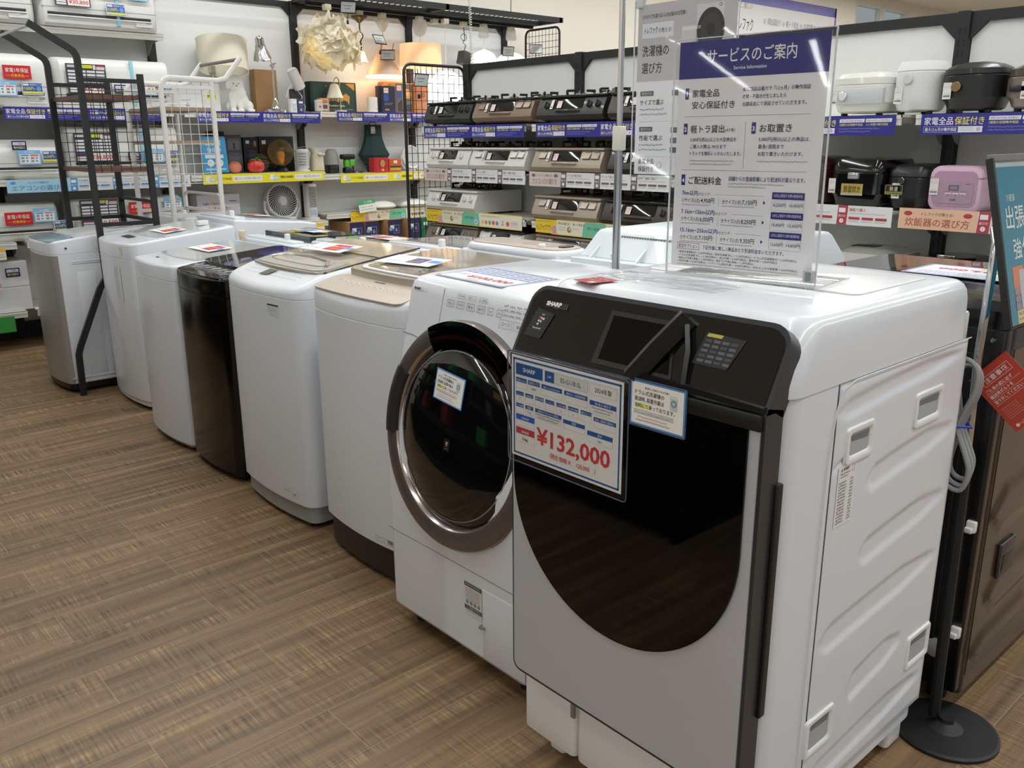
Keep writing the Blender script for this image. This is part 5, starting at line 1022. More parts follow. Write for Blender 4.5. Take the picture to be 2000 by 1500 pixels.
# ------------------------------------------------------------------ lamp bay, upper shelf
def LW(name, label, cat, y, z, xf=-6.95, group=None): return thing(name, label, cat, (xf, y, z + .001), R90, group)
def bulb_pos(x, y, z, power, col, r=.03):
    d = bpy.data.lights.new('lamp_glow', 'POINT'); d.energy = power; d.color = col; d.shadow_soft_size = r; o = bpy.data.objects.new('lamp_glow', d); o.location = (x, y, z); COL.objects.link(o); return o
CREAMF = mk('lamp_shade_cream', 'e2dcc8', .8, bump=.2, bscale=400)
o = LW('drum_lamp', 'cream drum shade lamp tilted on a short stand, behind the white rack', 'lamp', 3.18, 1.63, -6.955)
b = MB(); b.M = Matrix.Translation((0, .03, .43)) @ Matrix.Rotation(rad(4), 4, 'Y') @ Matrix.Rotation(rad(-9), 4, 'X'); b.lathe([(.185, -.12), (.19, .0), (.195, .12), (.190, .12), (.185, 0), (.18, -.12)], CREAMF, 40, caps=False); b.build('lamp_shade', o)
b = MB(); b.lathe([(.042, 0), (.04, .015), (.012, .02), (.010, .30), (.03, .31), (.03, .36), (0, .36)], CHROME, 20, (-.025, .19, 0)); b.tube([(-.025, .19, .35), (0, .10, .40), (0, .03, .43)], .006, CHROME, 6); b.build('stand', o)
GYPS = mk('white_gypsum', 'dddbd6', .7)
o = LW('dog_figurine', 'white seated bulldog figurine wearing a hood, at the end of the shelf strip', 'figurine', 3.27, 1.634, -6.93); o.scale = (.95, .66, .94)
b = MB()
def ell(b, c, r, m, n=18):
    b.M = Matrix.Translation(c) @ Matrix.Diagonal((r[0], r[1], r[2], 1)); b.sphere((0, 0, 0), 1, m, n, 12); b.M = None
for c, r in (((.03, .13, .09), (.085, .11, .085)), ((.01, .09, .15), (.075, .085, .08)), ((-.015, .075, .215), (.062, .062, .065)), ((-.02, .03, .20), (.034, .03, .026)), ((-.04, .045, .192), (.024, .03, .03)), ((.0, .045, .192), (.024, .03, .03)), ((-.05, .05, .06), (.026, .028, .065)), ((.015, .05, .06), (.026, .028, .065)), ((-.05, .035, .012), (.03, .04, .014)), ((.015, .035, .012), (.03, .04, .014)), ((.10, .10, .05), (.045, .07, .05)), ((.11, .05, .015), (.035, .05, .016)), ((-.05, .15, .05), (.04, .06, .05)), ((-.02, .07, .12), (.06, .055, .07))): ell(b, c, r, GYPS)
b.tube([(-.018 + .064 * math.cos(a), .062 - .008 * math.sin(a), .222 + .066 * math.sin(a)) for a in [PI * (1.15 - 1.3 * k / 16) - PI * .0 for k in range(17)]], .017, GYPS, 10)
bd = b.build('body', o); md = bd.modifiers.new('skin', 'REMESH'); md.mode = 'VOXEL'; md.voxel_size = .0055; md.use_smooth_shade = True; sm = bd.modifiers.new('soft', 'SMOOTH'); sm.iterations = 3
b = MB()
for x in (-.042, .005): ell(b, (x, .017, .232), (.007, .005, .006), mk('carved_grey', '9b9894', .7), 8)
ell(b, (-.02, .0035, .213), (.010, .006, .008), mk('carved_grey', '9b9894', .7), 8); b.build('eyes_and_nose', o)
o = LW('desk_lamp', 'polished silver desk lamp with a bell shaped head on a long arm', 'lamp', 3.60, 1.63, -6.88)
b = MB(); b.lathe([(.095, 0), (.095, .022), (.088, .03), (.04, .036), (.035, .06), (.018, .10), (.014, .12), (.017, .125), (.010, .13), (.009, .36), (.016, .365), (.016, .38), (.008, .385), (0, .39)], CHROME, 28, (0, .1, 0)); b.build('base', o)
b = MB(); b.tube([(0, .1, .38), (-.06, .08, .47), (-.10, .06, .52)], .007, CHROME, 8); b.tube([(-.02, .1, .375), (.03, .1, .395)], .006, CHROME, 8); b.build('arm', o)
b = MB(); b.M = Matrix.Translation((-.115, .05, .465)) @ Matrix.Rotation(rad(-12), 4, 'Y') @ Matrix.Rotation(rad(12), 4, 'X'); b.lathe([(.072, -.055), (.074, -.05), (.060, 0), (.046, .03), (.042, .06), (.036, .065), (.036, .11), (.028, .115), (.02, .13), (0, .132)], CHROME, 28, caps=False); b.sphere((0, 0, -.03), .033, mk('bulb_off', 'd9d6cc', .2), 14, 8); b.build('lamp_head', o)
KRAFT = mk('carton_kraft', 'a98258', .75, noise=.06, nscale=10)
carton('tall plain brown carton standing behind the silver desk lamp', 'carton', -7.085, 3.585, 1.63, .20, .09, .35, KRAFT, R90)
for k, (y, c) in enumerate(((3.728, 'c9c9cf'), (3.79, '3f3b66'))):
    s = Sheet(44, 90, c, .4); s.rect(4, 6, 36, 16, 'e4e4e4', 2); s.scrib(4, 34, 34, 8, '8888a8'); s.scrib(4, 54, 34, 8, '8888a8'); s.disc(22, 74, 9, 'b0b4c4', 2)
    carton(('pale' if k == 0 else 'dark blue') + ' small light bulb box beside the silver lamp base', 'bulb_box', -6.895, y, 1.63, .055, .055, .115, CARTW if k == 0 else mk('carton_indigo', '37345e', .5), R90, None, front=s)
o = LW('clip_lamp', 'white tube shaped reading lamp on a grey slab stand', 'lamp', 3.84, 1.63, -6.93)
b = MB(); b.rbox(-.085, .04, 0, .085, .16, .02, GREYP, .02, .006); b.prism([(.085, .02), (.105, .02), (.105, .20), (.09, .20)], 'x', -.075, .05, DGREY); b.build('stand', o)
b = MB(); b.M = Matrix.Translation((-.03, .05, .27)) @ Matrix.Rotation(rad(-32), 4, 'Y') @ Matrix.Rotation(rad(14), 4, 'X'); b.lathe([(.05, -.07), (.047, .0), (.045, .085), (.038, .098), (0, .10)], RWM, 28, caps=False); b.lathe([(.047, -.066), (.02, -.02), (0, -.02)], mk('lamp_inner_grey', '9a9a98', .4), 28, caps=False); b.build('lamp_head', o)
b = MB(); b.tube([(-.02, .06, .19), (.02, .06, .14), (.01, .06, .10), (.045, .06, .06), (.04, .08, .02)], .004, RWM, 6); b.tube([(-.06, .06, .24), (-.10, .07, .20), (-.12, .08, .13)], .009, RWM, 8); b.build('arm', o)
for k, (y0, y1, h, st) in enumerate(((2.74, 2.98, .135, 0), (2.74, 2.98, .13, 1), (2.985, 3.13, .22, 0))):
    s = Sheet(120, 90, 'd5d6d5', .4)
    if k == 2: s.rect(20, 6, 80, 60, 'e4dc50', 2); s.text(60, 44, 24, '展示品', '3a3a34', 'c', bold=.03)
    elif k == 1: s.rect(10, 10, 60, 26, '35558f', 2); s.disc(90, 50, 24, '8a8a8a', 2); s.disc(90, 50, 20, 'd5d6d5', 3)
    else: s.scrib(10, 20, 80, 10); s.disc(60, 60, 16, '9a9a9a', 2)
    carton(('white carton with round print, lower one', 'white carton with a blue label stacked on another', 'white carton with a yellow notice')[k] + ' behind the white rack', 'carton', -6.99, (y0 + y1) / 2, 1.63 + (.137 if k == 1 else 0), y1 - y0, .2 if k < 2 else .10, h, CARTW, R90, None, front=s)
# ------------------------------------------------------------------ second lamp bay, upper shelf
s = Sheet(420, 236, '24443c', .4); rd = random.Random(3)
for k in range(16): s.disc(rd.uniform(20, 400), rd.uniform(20, 180), rd.uniform(2, 5), 'e8cf7a', 2, 8)
s.poly([(220, 120), (250, 90), (290, 110), (330, 80), (370, 110), (360, 180), (340, 150), (300, 140), (250, 140)], 'c99a4c', 2); s.poly([(60, 150), (90, 60), (120, 150)], '1a3a2c', 2); s.poly([(330, 0), (420, 0), (420, 60)], 'c98f3c', 3)
s.text(210, 150, 34, 'Warm Lights', 'd9c68a', 'c', bold=.02); s.text(200, 196, 26, '250 8-Function Lights', 'e4ddc4', 'c', bold=.02); s.rect(20, 214, 380, 14, '54706a', 2)
carton('dark green string light box with golden lights printed on it', 'light_box', -7.075, 4.22, 1.65, .46, .10, .255, mk('carton_dark_green', '20382f', .4), R90, None, front=s)
LAMPW = mk('lamp_metal_cream', 'e6e0d2', .4)
o = LW('table_lamp', 'small table lamp with a white cone shade on a curved brass neck', 'lamp', 4.20, 1.65, -6.94)
b = MB(); b.lathe([(.055, 0), (.053, .012), (0, .014)], LAMPW, 24, (.03, .05, 0)); b.tube([(.03, .05, .01), (.03, .05, .24), (.025, .05, .275), (.005, .05, .29), (-.018, .05, .275), (-.022, .05, .24)], .005, mk('brass_soft', 'b89868', .25, metal=.9), 8); b.build('stand', o)
b = MB(); b.lathe([(.075, .115), (.074, .118), (.035, .225), (.025, .235), (0, .237)], LAMPW, 28, (-.022, .05, 0), False); b.build('lamp_shade', o)
o = carton('small orange light bulb box in front of the green string light box', 'bulb_box', -6.91, 4.03, 1.65, .085, .06, .11, mk('carton_orange', 'c98a5c', .5), R90, None, front=Sheet(60, 90, 'd8d2cc', .4).rect(4, 4, 52, 30, 'd27c48', 2).rect(8, 44, 44, 34, '5a504c', 2))
o = carton('small pale bulb box beside the orange one', 'bulb_box', -6.90, 3.975, 1.65, .05, .05, .095, CARTW, R90, None, front=Sheet(38, 80, 'd6d2d0', .4).scrib(4, 10, 30, 8).disc(18, 50, 12, 'c96a5a', 2))
o = LW('speaker_lamp', 'plain white cylinder between the string light box and the navy bulb box', 'lamp', 4.57, 1.65, -6.95); b = MB(); b.lathe([(.045, 0), (.047, .004), (.047, .128), (.044, .134), (0, .135)], RWM, 28, (0, .05, 0)); b.build('body', o); b = MB(); b.box(.0, .001, .03, .018, .006, .034, GREYP); b.build('switch', o)
NAVY = mk('carton_navy', '1c2140', .4)
s = Sheet(130, 220, '1c2140', .4); s.rect(12, 12, 50, 44, 'e0dcd8', 2); s.scrib(18, 28, 38, 10, '55606a', 3); s.rect(12, 66, 50, 60, '2f55a0', 2); s.scrib(16, 140, 90, 7, 'c9c9d4'); s.scrib(16, 152, 80, 7, 'c9c9d4'); s.text(20, 206, 20, '40·60', 'd8a06a', bold=.03)
carton('navy light bulb box with a white badge on the lamp shelf', 'bulb_box', -6.95, 4.715, 1.65, .155, .10, .235, NAVY, R90, None, front=s)
s = Sheet(170, 240, '6a6460', .35); s.rect(6, 10, 50, 44, 'd8d2cc', 2); s.scrib(10, 24, 40, 12, '55606a', 3); s.rect(8, 66, 48, 56, '2f55a0', 2); s.disc(120, 80, 44, 'dba04c', 2); s.disc(112, 72, 28, 'edc070', 3); s.poly([(10, 240), (10, 170), (60, 130), (80, 180), (170, 170), (170, 240)], '3a302c', 2)
for k in range(6): s.rect(66 + k * 7, 30, 2.5, 190, 'a8a8ae', 4)
carton('bulb box printed with a big golden bulb', 'bulb_box', -6.965, 4.895, 1.65, .19, .10, .265, mk('carton_grey_brown', '8a7464', .5), R90, None, front=s)
s = Sheet(150, 240, 'b0703c', .5); s.text(76, 110, 50, 'LED', '5f3a1c', 'c', bold=.02); s.scrib(30, 150, 90, 8, '7a4a26')
for k in range(3): s.frame(20 + k * 38, 196, 28, 28, 2, '7a4a26', 2)
carton('orange brown lamp carton printed LED behind the wire grid', 'carton', -6.95, 5.08, 1.65, .165, .12, .27, mk('carton_orange_brown', 'b0703c', .6), R90, None, front=s)
carton('brown carton standing behind the bulb boxes', 'carton', -7.07, 4.87, 1.65, .24, .10, .28, KRAFT, R90)
# ------------------------------------------------------------------ lower shelf of small lamps and toys
Z2 = 1.155
s = Sheet(206, 280, '4a9fd0', .6, gloss=.15); s.text(103, 66, 44, '出張買', 'e4eef4', 'c', bold=.03); s.text(103, 120, 40, '強化中', 'e4eef4', 'c', bold=.03); s.rect(24, 140, 150, 28, 'dfe9ee', 2); s.disc(64, 204, 28, 'e4eaee', 2); s.disc(140, 204, 28, 'e4eaee', 2); s.scrib(46, 198, 36, 10, '55788a', 3); s.scrib(122, 198, 36, 10, '55788a', 3); s.rect(20, 246, 166, 14, 'a8d0e6', 2)
t = s.build('poster_card', (-6.92, 2.90, Z2 + .29), (0, 1, 0), (.10, 0, -1)); tag(t, 'sky blue home pickup card leaning on the yellow strip shelf', 'poster')
def shelfbox(label, y, w_, h, m, front=None, xf=-7.09, d=.09): return carton(label, 'lamp_box', xf, y, Z2, w_, d, h, m, R90, 'dark lamp boxes on the lower shelf', front=front)
s = Sheet(100, 260, '2c1f1a', .4); s.rect(10, 10, 80, 130, '3b2a22', 2); s.rect(20, 30, 50, 90, '17110e', 3); s.scrib(10, 190, 70, 10, '8a7a70')
shelfbox('dark brown lamp box beside the sky blue card', 3.12, .12, .33, mk('carton_dark_brown', '2c1f1a', .5), s)
s = Sheet(120, 260, '56545c', .4); s.rect(8, 6, 104, 90, '77757e', 2); s.rect(52, 40, 16, 50, '3a383e', 3); s.scrib(10, 120, 90, 10, '9a98a0'); s.rect(10, 150, 96, 70, '67656e', 2)
shelfbox('grey printed lamp box beside the dark brown one', 3.255, .14, .30, mk('carton_grey', '56545c', .5), s)
s = Sheet(110, 250, '17151c', .4); s.rect(10, 10, 30, 26, 'd8d8d8', 2); s.rect(80, 14, 20, 44, '9a7a38', 2); s.rect(30, 90, 70, 70, '37305c', 2); s.scrib(14, 210, 80, 10, '77757e')
shelfbox('black lamp box with a white sticker behind the rattan ball', 3.405, .13, .285, mk('carton_black', '17151c', .4), s)
s = Sheet(300, 250, '121116', .4); s.rect(14, 12, 36, 30, 'd8d8d8', 2); s.scrib(40, 190, 120, 12, 'a8a8b0'); s.scrib(40, 212, 90, 10, '77757e'); s.rect(180, 40, 90, 120, '221e2c', 2)
shelfbox('wide black lamp box behind the amber globe', 3.64, .32, .29, mk('carton_black', '17151c', .4), s)
o = LW('toy_fruit', 'peach coloured toy fruit in clear wrap', 'toy', 3.165, Z2, -6.85)
b = MB(); b.grid(lambda u, v: (lambda a, t: (.055 * math.sin(t) * math.cos(a) * (1 - .10 * math.exp(-((a - 4.5) / .25) ** 2)), .06 + .055 * math.sin(t) * math.sin(a), .048 - .048 * math.cos(t)))(2 * PI * u, PI * (.02 + .96 * v)), 28, 16, mk('toy_peach', 'dd7f62', .35)); b.build('fruit', o); b = MB(); b.lathe([(.056, .02), (.058, .05), (.045, .09), (.012, .102), (.03, .118)], SLEEVE, 16, (0, .06, 0), False); b.build('clear_wrap', o)
o = LW('toy_pepper', 'red ribbed bell pepper lamp with a green stem', 'toy', 3.33, Z2 + .003, -6.80)
RED = mk('toy_red', 'c0362c', .35); GRN = mk('toy_green', '5d8f35', .5)
b = MB(); b.grid(lambda u, v: (lambda a, t: ((.050 + .014 * abs(math.cos(2 * a))) * math.sin(t) ** .6 * math.cos(a) * 1.15, .07 + (.050 + .014 * abs(math.cos(2 * a))) * math.sin(t) ** .6 * math.sin(a), .05 - .05 * math.cos(t) * (1 - .05 * math.cos(4 * a)) + .012 * math.exp(-((t - 1.5) / .12) ** 2) * 0))(2 * PI * u, PI * (.01 + .98 * v)), 48, 20, RED); b.build('fruit', o)
b = MB(); b.tube([(0, .07, .095), (.0, .068, .112), (.02, .06, .122)], .007, GRN, 8)
for k in range(5): a = k * 1.25; b.tube([(0, .07, .098), (.03 * math.cos(a), .07 + .03 * math.sin(a), .104), (.058 * math.cos(a), .07 + .058 * math.sin(a), .094 + .014 * (k % 2))], [.007, .006, .002], GRN, 6)
b.build('stem', o)
o = LW('rattan_ball', 'dark woven rattan ball lamp behind the red pepper', 'lamp', 3.425, Z2, -6.90); b = MB(); rd = random.Random(5)
for k in range(46):
    q = Matrix.Rotation(rd.uniform(0, PI), 3, 'X') @ Matrix.Rotation(rd.uniform(0, 2 * PI), 3, 'Z'); b.tube([Vector((0, .09, .076)) + q @ Vector((.073 * math.cos(2 * PI * j / 28), .073 * math.sin(2 * PI * j / 28), 0)) for j in range(28)], .0016, mk('rattan_dark', '4c4136', .7), 4, True)
b.build('woven_shell', o); b = MB(); b.sphere((0, .09, .076), .064, mk('rattan_core', '2b251f', .8)); b.build('core', o)
AMB = clear('amber_glass', (.86, .62, .17), gloss=.03, haze=.18)
o = LW('globe_lamp', 'amber glass globe lamp on a dark base', 'lamp', 3.615, Z2, -6.87)
b = MB(); b.lathe([(.055, 0), (.06, .01), (.05, .03), (.035, .04), (.042, .05), (.04, .06), (0, .06)], BLACK, 24, (0, .11, 0)); b.build('base', o)
b = MB(); b.lathe([(.035, .052)] + [(.108 * math.sin(rad(t)), .157 - .108 * math.cos(rad(t))) for t in range(24, 181, 6)], AMB, 40, (0, .11, 0), False); b.build('glass_globe', o); b = MB(); b.lathe([(.02, .055), (.026, .09), (.035, .14), (.03, .165), (.0, .175)], mk('bulb_amber', 'e0b860', .3), 18, (0, .11, 0)); b.build('bulb', o)
o = LW('lantern', 'white perforated lantern with a wire handle', 'lantern', 3.80, Z2, -6.88); b = MB()
for j in range(6):
    for k in range(18):
        a = 2 * PI * (k + (j % 2) * .5) / 18; zc = .045 + j * .022; b.M = Matrix.Translation((.055 * math.cos(a), .08 + .055 * math.sin(a), zc)) @ Matrix.Rotation(a, 4, 'Z') @ Matrix.Rotation(PI / 4, 4, 'X'); b.box(-.001, -.0035, -.0105, .001, .0035, .0105, RWM); b.M = Matrix.Translation((.055 * math.cos(a), .08 + .055 * math.sin(a), zc)) @ Matrix.Rotation(a, 4, 'Z') @ Matrix.Rotation(-PI / 4, 4, 'X'); b.box(-.001, -.0035, -.0105, .001, .0035, .0105, RWM)
b.M = None; b.lathe([(.066, 0), (.066, .008), (.05, .01), (.05, .035), (.058, .035), (.058, .028)], RWM, 28, (0, .08, 0), False); b.lathe([(.058, .162), (.058, .176), (.05, .182), (.03, .186), (0, .188)], RWM, 28, (0, .08, 0), False); b.build('shell', o); b = MB(); b.lathe([(.025, .01), (.025, .09), (0, .092)], mk('candle_dark', '4c4844', .5), 16, (0, .08, 0)); b.build('candle', o); b = MB(); b.tube([(-.05, .08, .175), (-.04, .06, .198), (.03, .05, .205), (.055, .08, .178)], .003, GREYP, 6); b.build('handle', o)
o = LW('dispenser', 'tall cream kitchen dispenser with a slanted mouth', 'dispenser', 3.94, Z2, -6.88); b = MB(); CR = mk('cream_plastic', 'd3cbb2', .4); b.loft([rrect(-.055 + i, .02 + i, .055 - i, .13 - i, .03, z, 4) for z, i in ((0, .004), (.006, 0), (.10, .004), (.15, .012))] + [[(x - .015, y, z + (.04 if x < 0 else .0)) for x, y, z in rrect(-.048, .03, .04, .12, .02, .155, 4)]], CR); b.build('body', o); b = MB(); b.rbox(-.015, .005, .13, .05, .06, .148, CR, .008, .005); b.build('spout', o)
Z3 = 1.125
o = LW('lamp_diffuser', 'frosted bell lamp with a black base beside the head torch', 'lamp', 4.16, Z3, -7.0); b = MB(); b.lathe([(.07, .075), (.072, .08), (.062, .15), (.045, .20), (.03, .21), (0, .212)], mk('frosted_plastic', 'b9b7ae', .5, trans=.3), 28, (0, .08, 0), False); b.build('diffuser', o); b = MB(); b.rbox(-.05, .03, 0, .05, .13, .08, BLACK, .015, .01); b.build('base', o)
o = LW('work_light', 'black and bright green torch style work light', 'work light', 4.30, Z3, -6.97); LG = mk('lime_green', '55b02c', .4); b = MB(); b.rbox(-.05, .02, 0, .02, .09, .05, BLACK, .015, .01); b.rbox(-.045, .03, .05, .0, .08, .12, LG, .012, .01); b.rbox(-.075, .02, .12, .06, .09, .165, BLACK, .018, .012); b.rbox(.0, .025, .06, .055, .085, .125, LG, .015, .012); b.build('body', o); b = MB(); b.lathe([(.022, 0), (.02, .02), (0, .02)], DGREY, 16, (.05, .055, 0)); b.tube([(.05, .055, .02), (.04, .05, .07)], .008, BLACK, 8); b.build('foot', o)
GLB = clear('clear_globe_glass', (.86, .87, .86))
o = LW('glass_globe', 'clear glass globe lamp on the shelf between the work light and red box', 'lamp', 4.43, Z3, -6.96); b = MB(); b.sphere((0, .07, .062), .062, GLB, 28, 16); b.build('globe', o); b = MB(); b.lathe([(.02, 0), (.02, .012), (0, .012)], DGREY, 16, (0, .07, 0)); b.build('base', o)
s = Sheet(120, 120, 'b8242a', .4); s.rect(36, 10, 70, 74, '8a2a20', 2); s.disc(74, 46, 26, 'b98a4a', 3, 16, 34); s.text(74, 112, 34, 'm', 'e8b83c', 'c', bold=.06)
carton('red fast food toy box with a yellow letter', 'toy_box', -6.93, 4.59, Z3, .155, .09, .13, mk('carton_red', 'b8242a', .4), R90, None, front=s)
s = Sheet(120, 110, 'c8552c', .4); s.rect(0, 60, 120, 14, '4a2a1c', 2); s.rect(0, 74, 120, 12, '7fae3c', 3); s.rect(0, 86, 120, 8, 'e0b03c', 3); s.rect(40, 10, 40, 26, 'e0dcd4', 2)
carton('small orange box printed like a burger', 'toy_box', -6.93, 4.745, Z3, .135, .09, .118, mk('carton_burger_orange', 'c8552c', .4), R90, None, front=s)
o = LW('fabric_lantern', 'tall dark green fabric lantern with a flared waist', 'lantern', 4.625, Z3, -7.03); o.scale = (1, .55, 1); b = MB(); pr = [(.088, .42), (.090, .34), (.098, .29), (.125, .22), (.165, .155), (.120, .09), (.085, .05), (.075, 0)]
b.lathe(pr[::-1], mk('lantern_dark_green', '21413f', .75, bump=.3, bscale=300), 8, (0, .125, 0), False, rad(22.5), rad(382.4)); b.build('fabric', o); b = MB(); b.tube([(-.035, .125, .42), (-.03, .125, .445), (.03, .125, .445), (.035, .125, .42)], .004, BLACK, 6)
b.lathe([(.09, .415), (.09, .422), (.085, .422), (.085, .415)], BLACK, 8, (0, .125, 0), False); b.build('handle', o); tag_strip(-.055, .03, .405, (0, 0, -1), o, 46, 60)
o = LW('ring_mirror', 'white round tilting mirror light seen through the wire grid', 'mirror', 5.02, Z3, -6.99); b = MB(); b.M = Matrix.Translation((0, .07, .13)) @ Matrix.Rotation(rad(78), 4, 'X'); b.tube([(.10 * math.cos(2 * PI * k / 32), .10 * math.sin(2 * PI * k / 32), 0) for k in range(32)], .013, RWM, 8, True); b.lathe([(.09, -.004), (.09, .004)], mk('mirror_face', 'c3c6c6', .3), 32); b.build('mirror', o); b = MB(); b.tube([(-.115, .07, .15), (-.118, .075, .09), (-.08, .08, .03), (0, .08, .012), (.08, .08, .03), (.118, .075, .09), (.115, .07, .15)], .009, RWM, 8); b.lathe([(.05, 0), (.048, .012), (0, .014)], RWM, 24, (0, .08, 0)); b.build('stand', o)
# ------------------------------------------------------------------ low shelves: fans, ceiling lamps, cartons
s = Sheet(340, 180, 'cfcad4', .4); s.text(34, 50, 22, '分解して洗える', '3a3844', bold=.02); s.text(34, 92, 34, 'DC サーキュレーター', '2c2a36', bold=.03, fit=230); s.text(320, 28, 16, 'TEKNOS', '3a3844', 'r', bold=.03)
for k in range(4): s.disc(90 + k * 64, 140, 24, '4a4854', 2); s.disc(90 + k * 64, 140, 14, '8a8894', 3)
s.rect(112, 0, 10, 180, 'dcd05c', 4); s.disc(14, 60, 9, '4a4854', 2); s.disc(14, 60, 7, 'cfcad4', 3)
carton('pale lilac circulator fan carton with printed lettering on the low shelf', 'fan_carton', -6.94, 3.015, .745, .36, .2, .25, mk('carton_lilac', 'cfcad4', .5), R90, None, front=s)
o = LW('circulator_fan', 'white round circulator fan with spiral grille on the low shelf', 'fan', 3.62, .745, -6.93); FW = mk('fan_white', 'dad9d8', .4)
b = MB(); MF = Matrix.Translation((.0, .10, .165)) @ Matrix.Rotation(rad(80), 4, 'X'); b.M = MF; b.lathe([(.145, -.03), (.15, .0), (.146, .02), (.136, .024), (.13, .014)], FW, 48, caps=False); b.lathe([(.145, -.03), (.13, -.10), (.08, -.15), (0, -.155)], FW, 48, caps=False); b.lathe([(.129, -.005), (0, -.012)], mk('fan_depth_grey', '4a4846', .6), 36, caps=False); b.build('housing', o)
b = MB(); b.M = MF
for k in range(32):
    a = 2 * PI * k / 32; b.tube([(r * math.cos(a + (r - .04) * 7), r * math.sin(a + (r - .04) * 7), .012 + .006 * math.cos(r * 10)) for r in (.036, .06, .085, .11, .132)], .0019, FW, 4)
b.lathe([(.038, .01), (.036, .022), (0, .024)], FW, 24, caps=False); b.build('grille', o); b = MB(); b.M = MF; b.box(-.025, -.04, .025, .025, .03, .0265, CARTW); b.bars if 0 else None; b.build('price_tag', o)
b = MB(); b.rbox(-.11, .03, 0, .11, .19, .03, FW, .04, .01); b.tube([(-.16, .10, .17), (-.165, .10, .10), (-.12, .10, .02)], .012, FW, 8); b.tube([(.16, .10, .17), (.165, .10, .10), (.12, .10, .02)], .012, FW, 8); b.build('stand', o)
o = LW('tower_fan', 'slim white tower fan on the low shelf beside the round fan', 'fan', 3.86, .745, -6.88); o.scale = (1, 1, .84); b = MB(); b.rbox(-.05, .04, .02, .05, .14, .36, FW, .03, .01); b.build('body', o); b = MB(); b.box(-.034, .0385, .12, .034, .0405, .33, mk('grille_dark', '4a4a48', .6))
for k in range(20): b.box(-.036, .036, .122 + k * .0105, .036, .040, .1255 + k * .0105, FW)
b.build('grille', o); b = MB(); b.lathe([(.075, .0), (.075, .012), (.05, .022), (0, .023)], FW, 28, (0, .09, 0)); b.build('base', o); b = MB(); b.box(-.03, .0385, .04, .03, .0405, .10, mk('panel_sky', 'a9bcd0', .4)); b.build('control_panel', o)
CL = mk('ceiling_lamp_milky', 'd8d8d0', .35)
for k, (y, lb) in enumerate(((4.58, 'round milky ceiling lamp lying on the low shelf, nearer one'), (4.95, 'round milky ceiling lamp on the low shelf behind the wire grid'))):
    o = LW('ceiling_lamp', lb, 'ceiling lamp', y, .785, -6.86); b = MB(); b.lathe([(.13, 0), (.145, .018), (.145, .024)], RWM, 36, (0, .15, 0), False); b.lathe([(.172, .024), (.175, .035), (.15, .06), (.09, .08), (0, .088)], CL, 40, (0, .15, 0), False); b.build('shade', o)
    b = MB(); b.lathe([(.10, 0), (.10, .006), (0, .006)], DGREY, 24, (0, .15, 0)); b.build('mount', o)
s = Sheet(180, 110, 'dfe6dd', .6); s.rect(0, 0, 180, 40, '4c9c6c', 2); s.text(60, 30, 22, 'エコ家電', 'e4efe6', 'l'); s.scrib(16, 56, 70, 10); s.scrib(96, 56, 60, 12, 'c07a70'); s.scrib(16, 82, 140, 9); t = s.build('shelf_card', (-6.855, 4.27, .885), (0, 1, .1), (.12, .1, -1)); tag(t, 'white card with a green header leaning on the low lamp shelf', 'card')
for k, y in enumerate((4.215, 4.375, 4.62, 4.84)):
    s = Sheet(130, 440, '25264f', .4); s.rect(14, 20, 44, 34, 'e0dcd8', 3); s.frame(50, 20, 62, 76, 4, '8f90b8', 2); s.text(82, 78, 50, '6', '8f90b8', 'c', bold=.05); s.rect(4, 40, 34, 30, '7aa0cc', 4); s.scrib(34, 200, 66, 6, '9a9ab8'); s.text(66, 236, 26, 'Standard', 'b9b9cc', 'c', bold=.03, fit=104); s.text(66, 262, 24, 'B5450', 'b9b9cc', 'c', bold=.03)
    carton('navy carton at the foot of the lamp shelves, ' + ('first of a touching pair', 'second of a touching pair', 'standing alone', 'beside the green ones')[k], 'carton', -6.80, y, .20, .15, .34, .505, KRAFT, R90, 'navy cartons under the lamps', front=s, front_m=mk('carton_navy_print', '25264f', .4))
for k, y in enumerate((5.0, 5.26)):
    s = Sheet(130, 440, '1f6a44', .4); s.rect(30, 50, 70, 30, '0f2a1c', 2); s.rect(14, 10, 44, 30, 'd8dcd8', 3); s.text(66, 180, 24, 'Standard', 'a8ccb8', 'c', bold=.03, fit=100); s.scrib(20, 230, 90, 8, '88b49c')
    carton('green carton behind the wire grid, ' + ('next to the navy cartons', 'nearer the stoves')[k], 'carton', -6.80, y, .20, .15, .34, .50, mk('carton_green', '1f6a44', .45), R90, None, front=s)
s = Sheet(110, 100, 'e8e4da', .6); s.rect(0, 0, 110, 34, 'eac73c', 2); s.scrib(20, 12, 70, 8, '8a7430', 3); s.text(30, 84, 44, '2%', 'd8603c', 'c', bold=.04); s.scrib(60, 56, 40, 10); s.scrib(60, 78, 40, 10); t = s.build('price_label', (-6.735, 3.74, .73), (0, 1, 0), (.1, 0, -1)); tag(t, 'yellow headed point card at the corner of the low fan shelf', 'label')
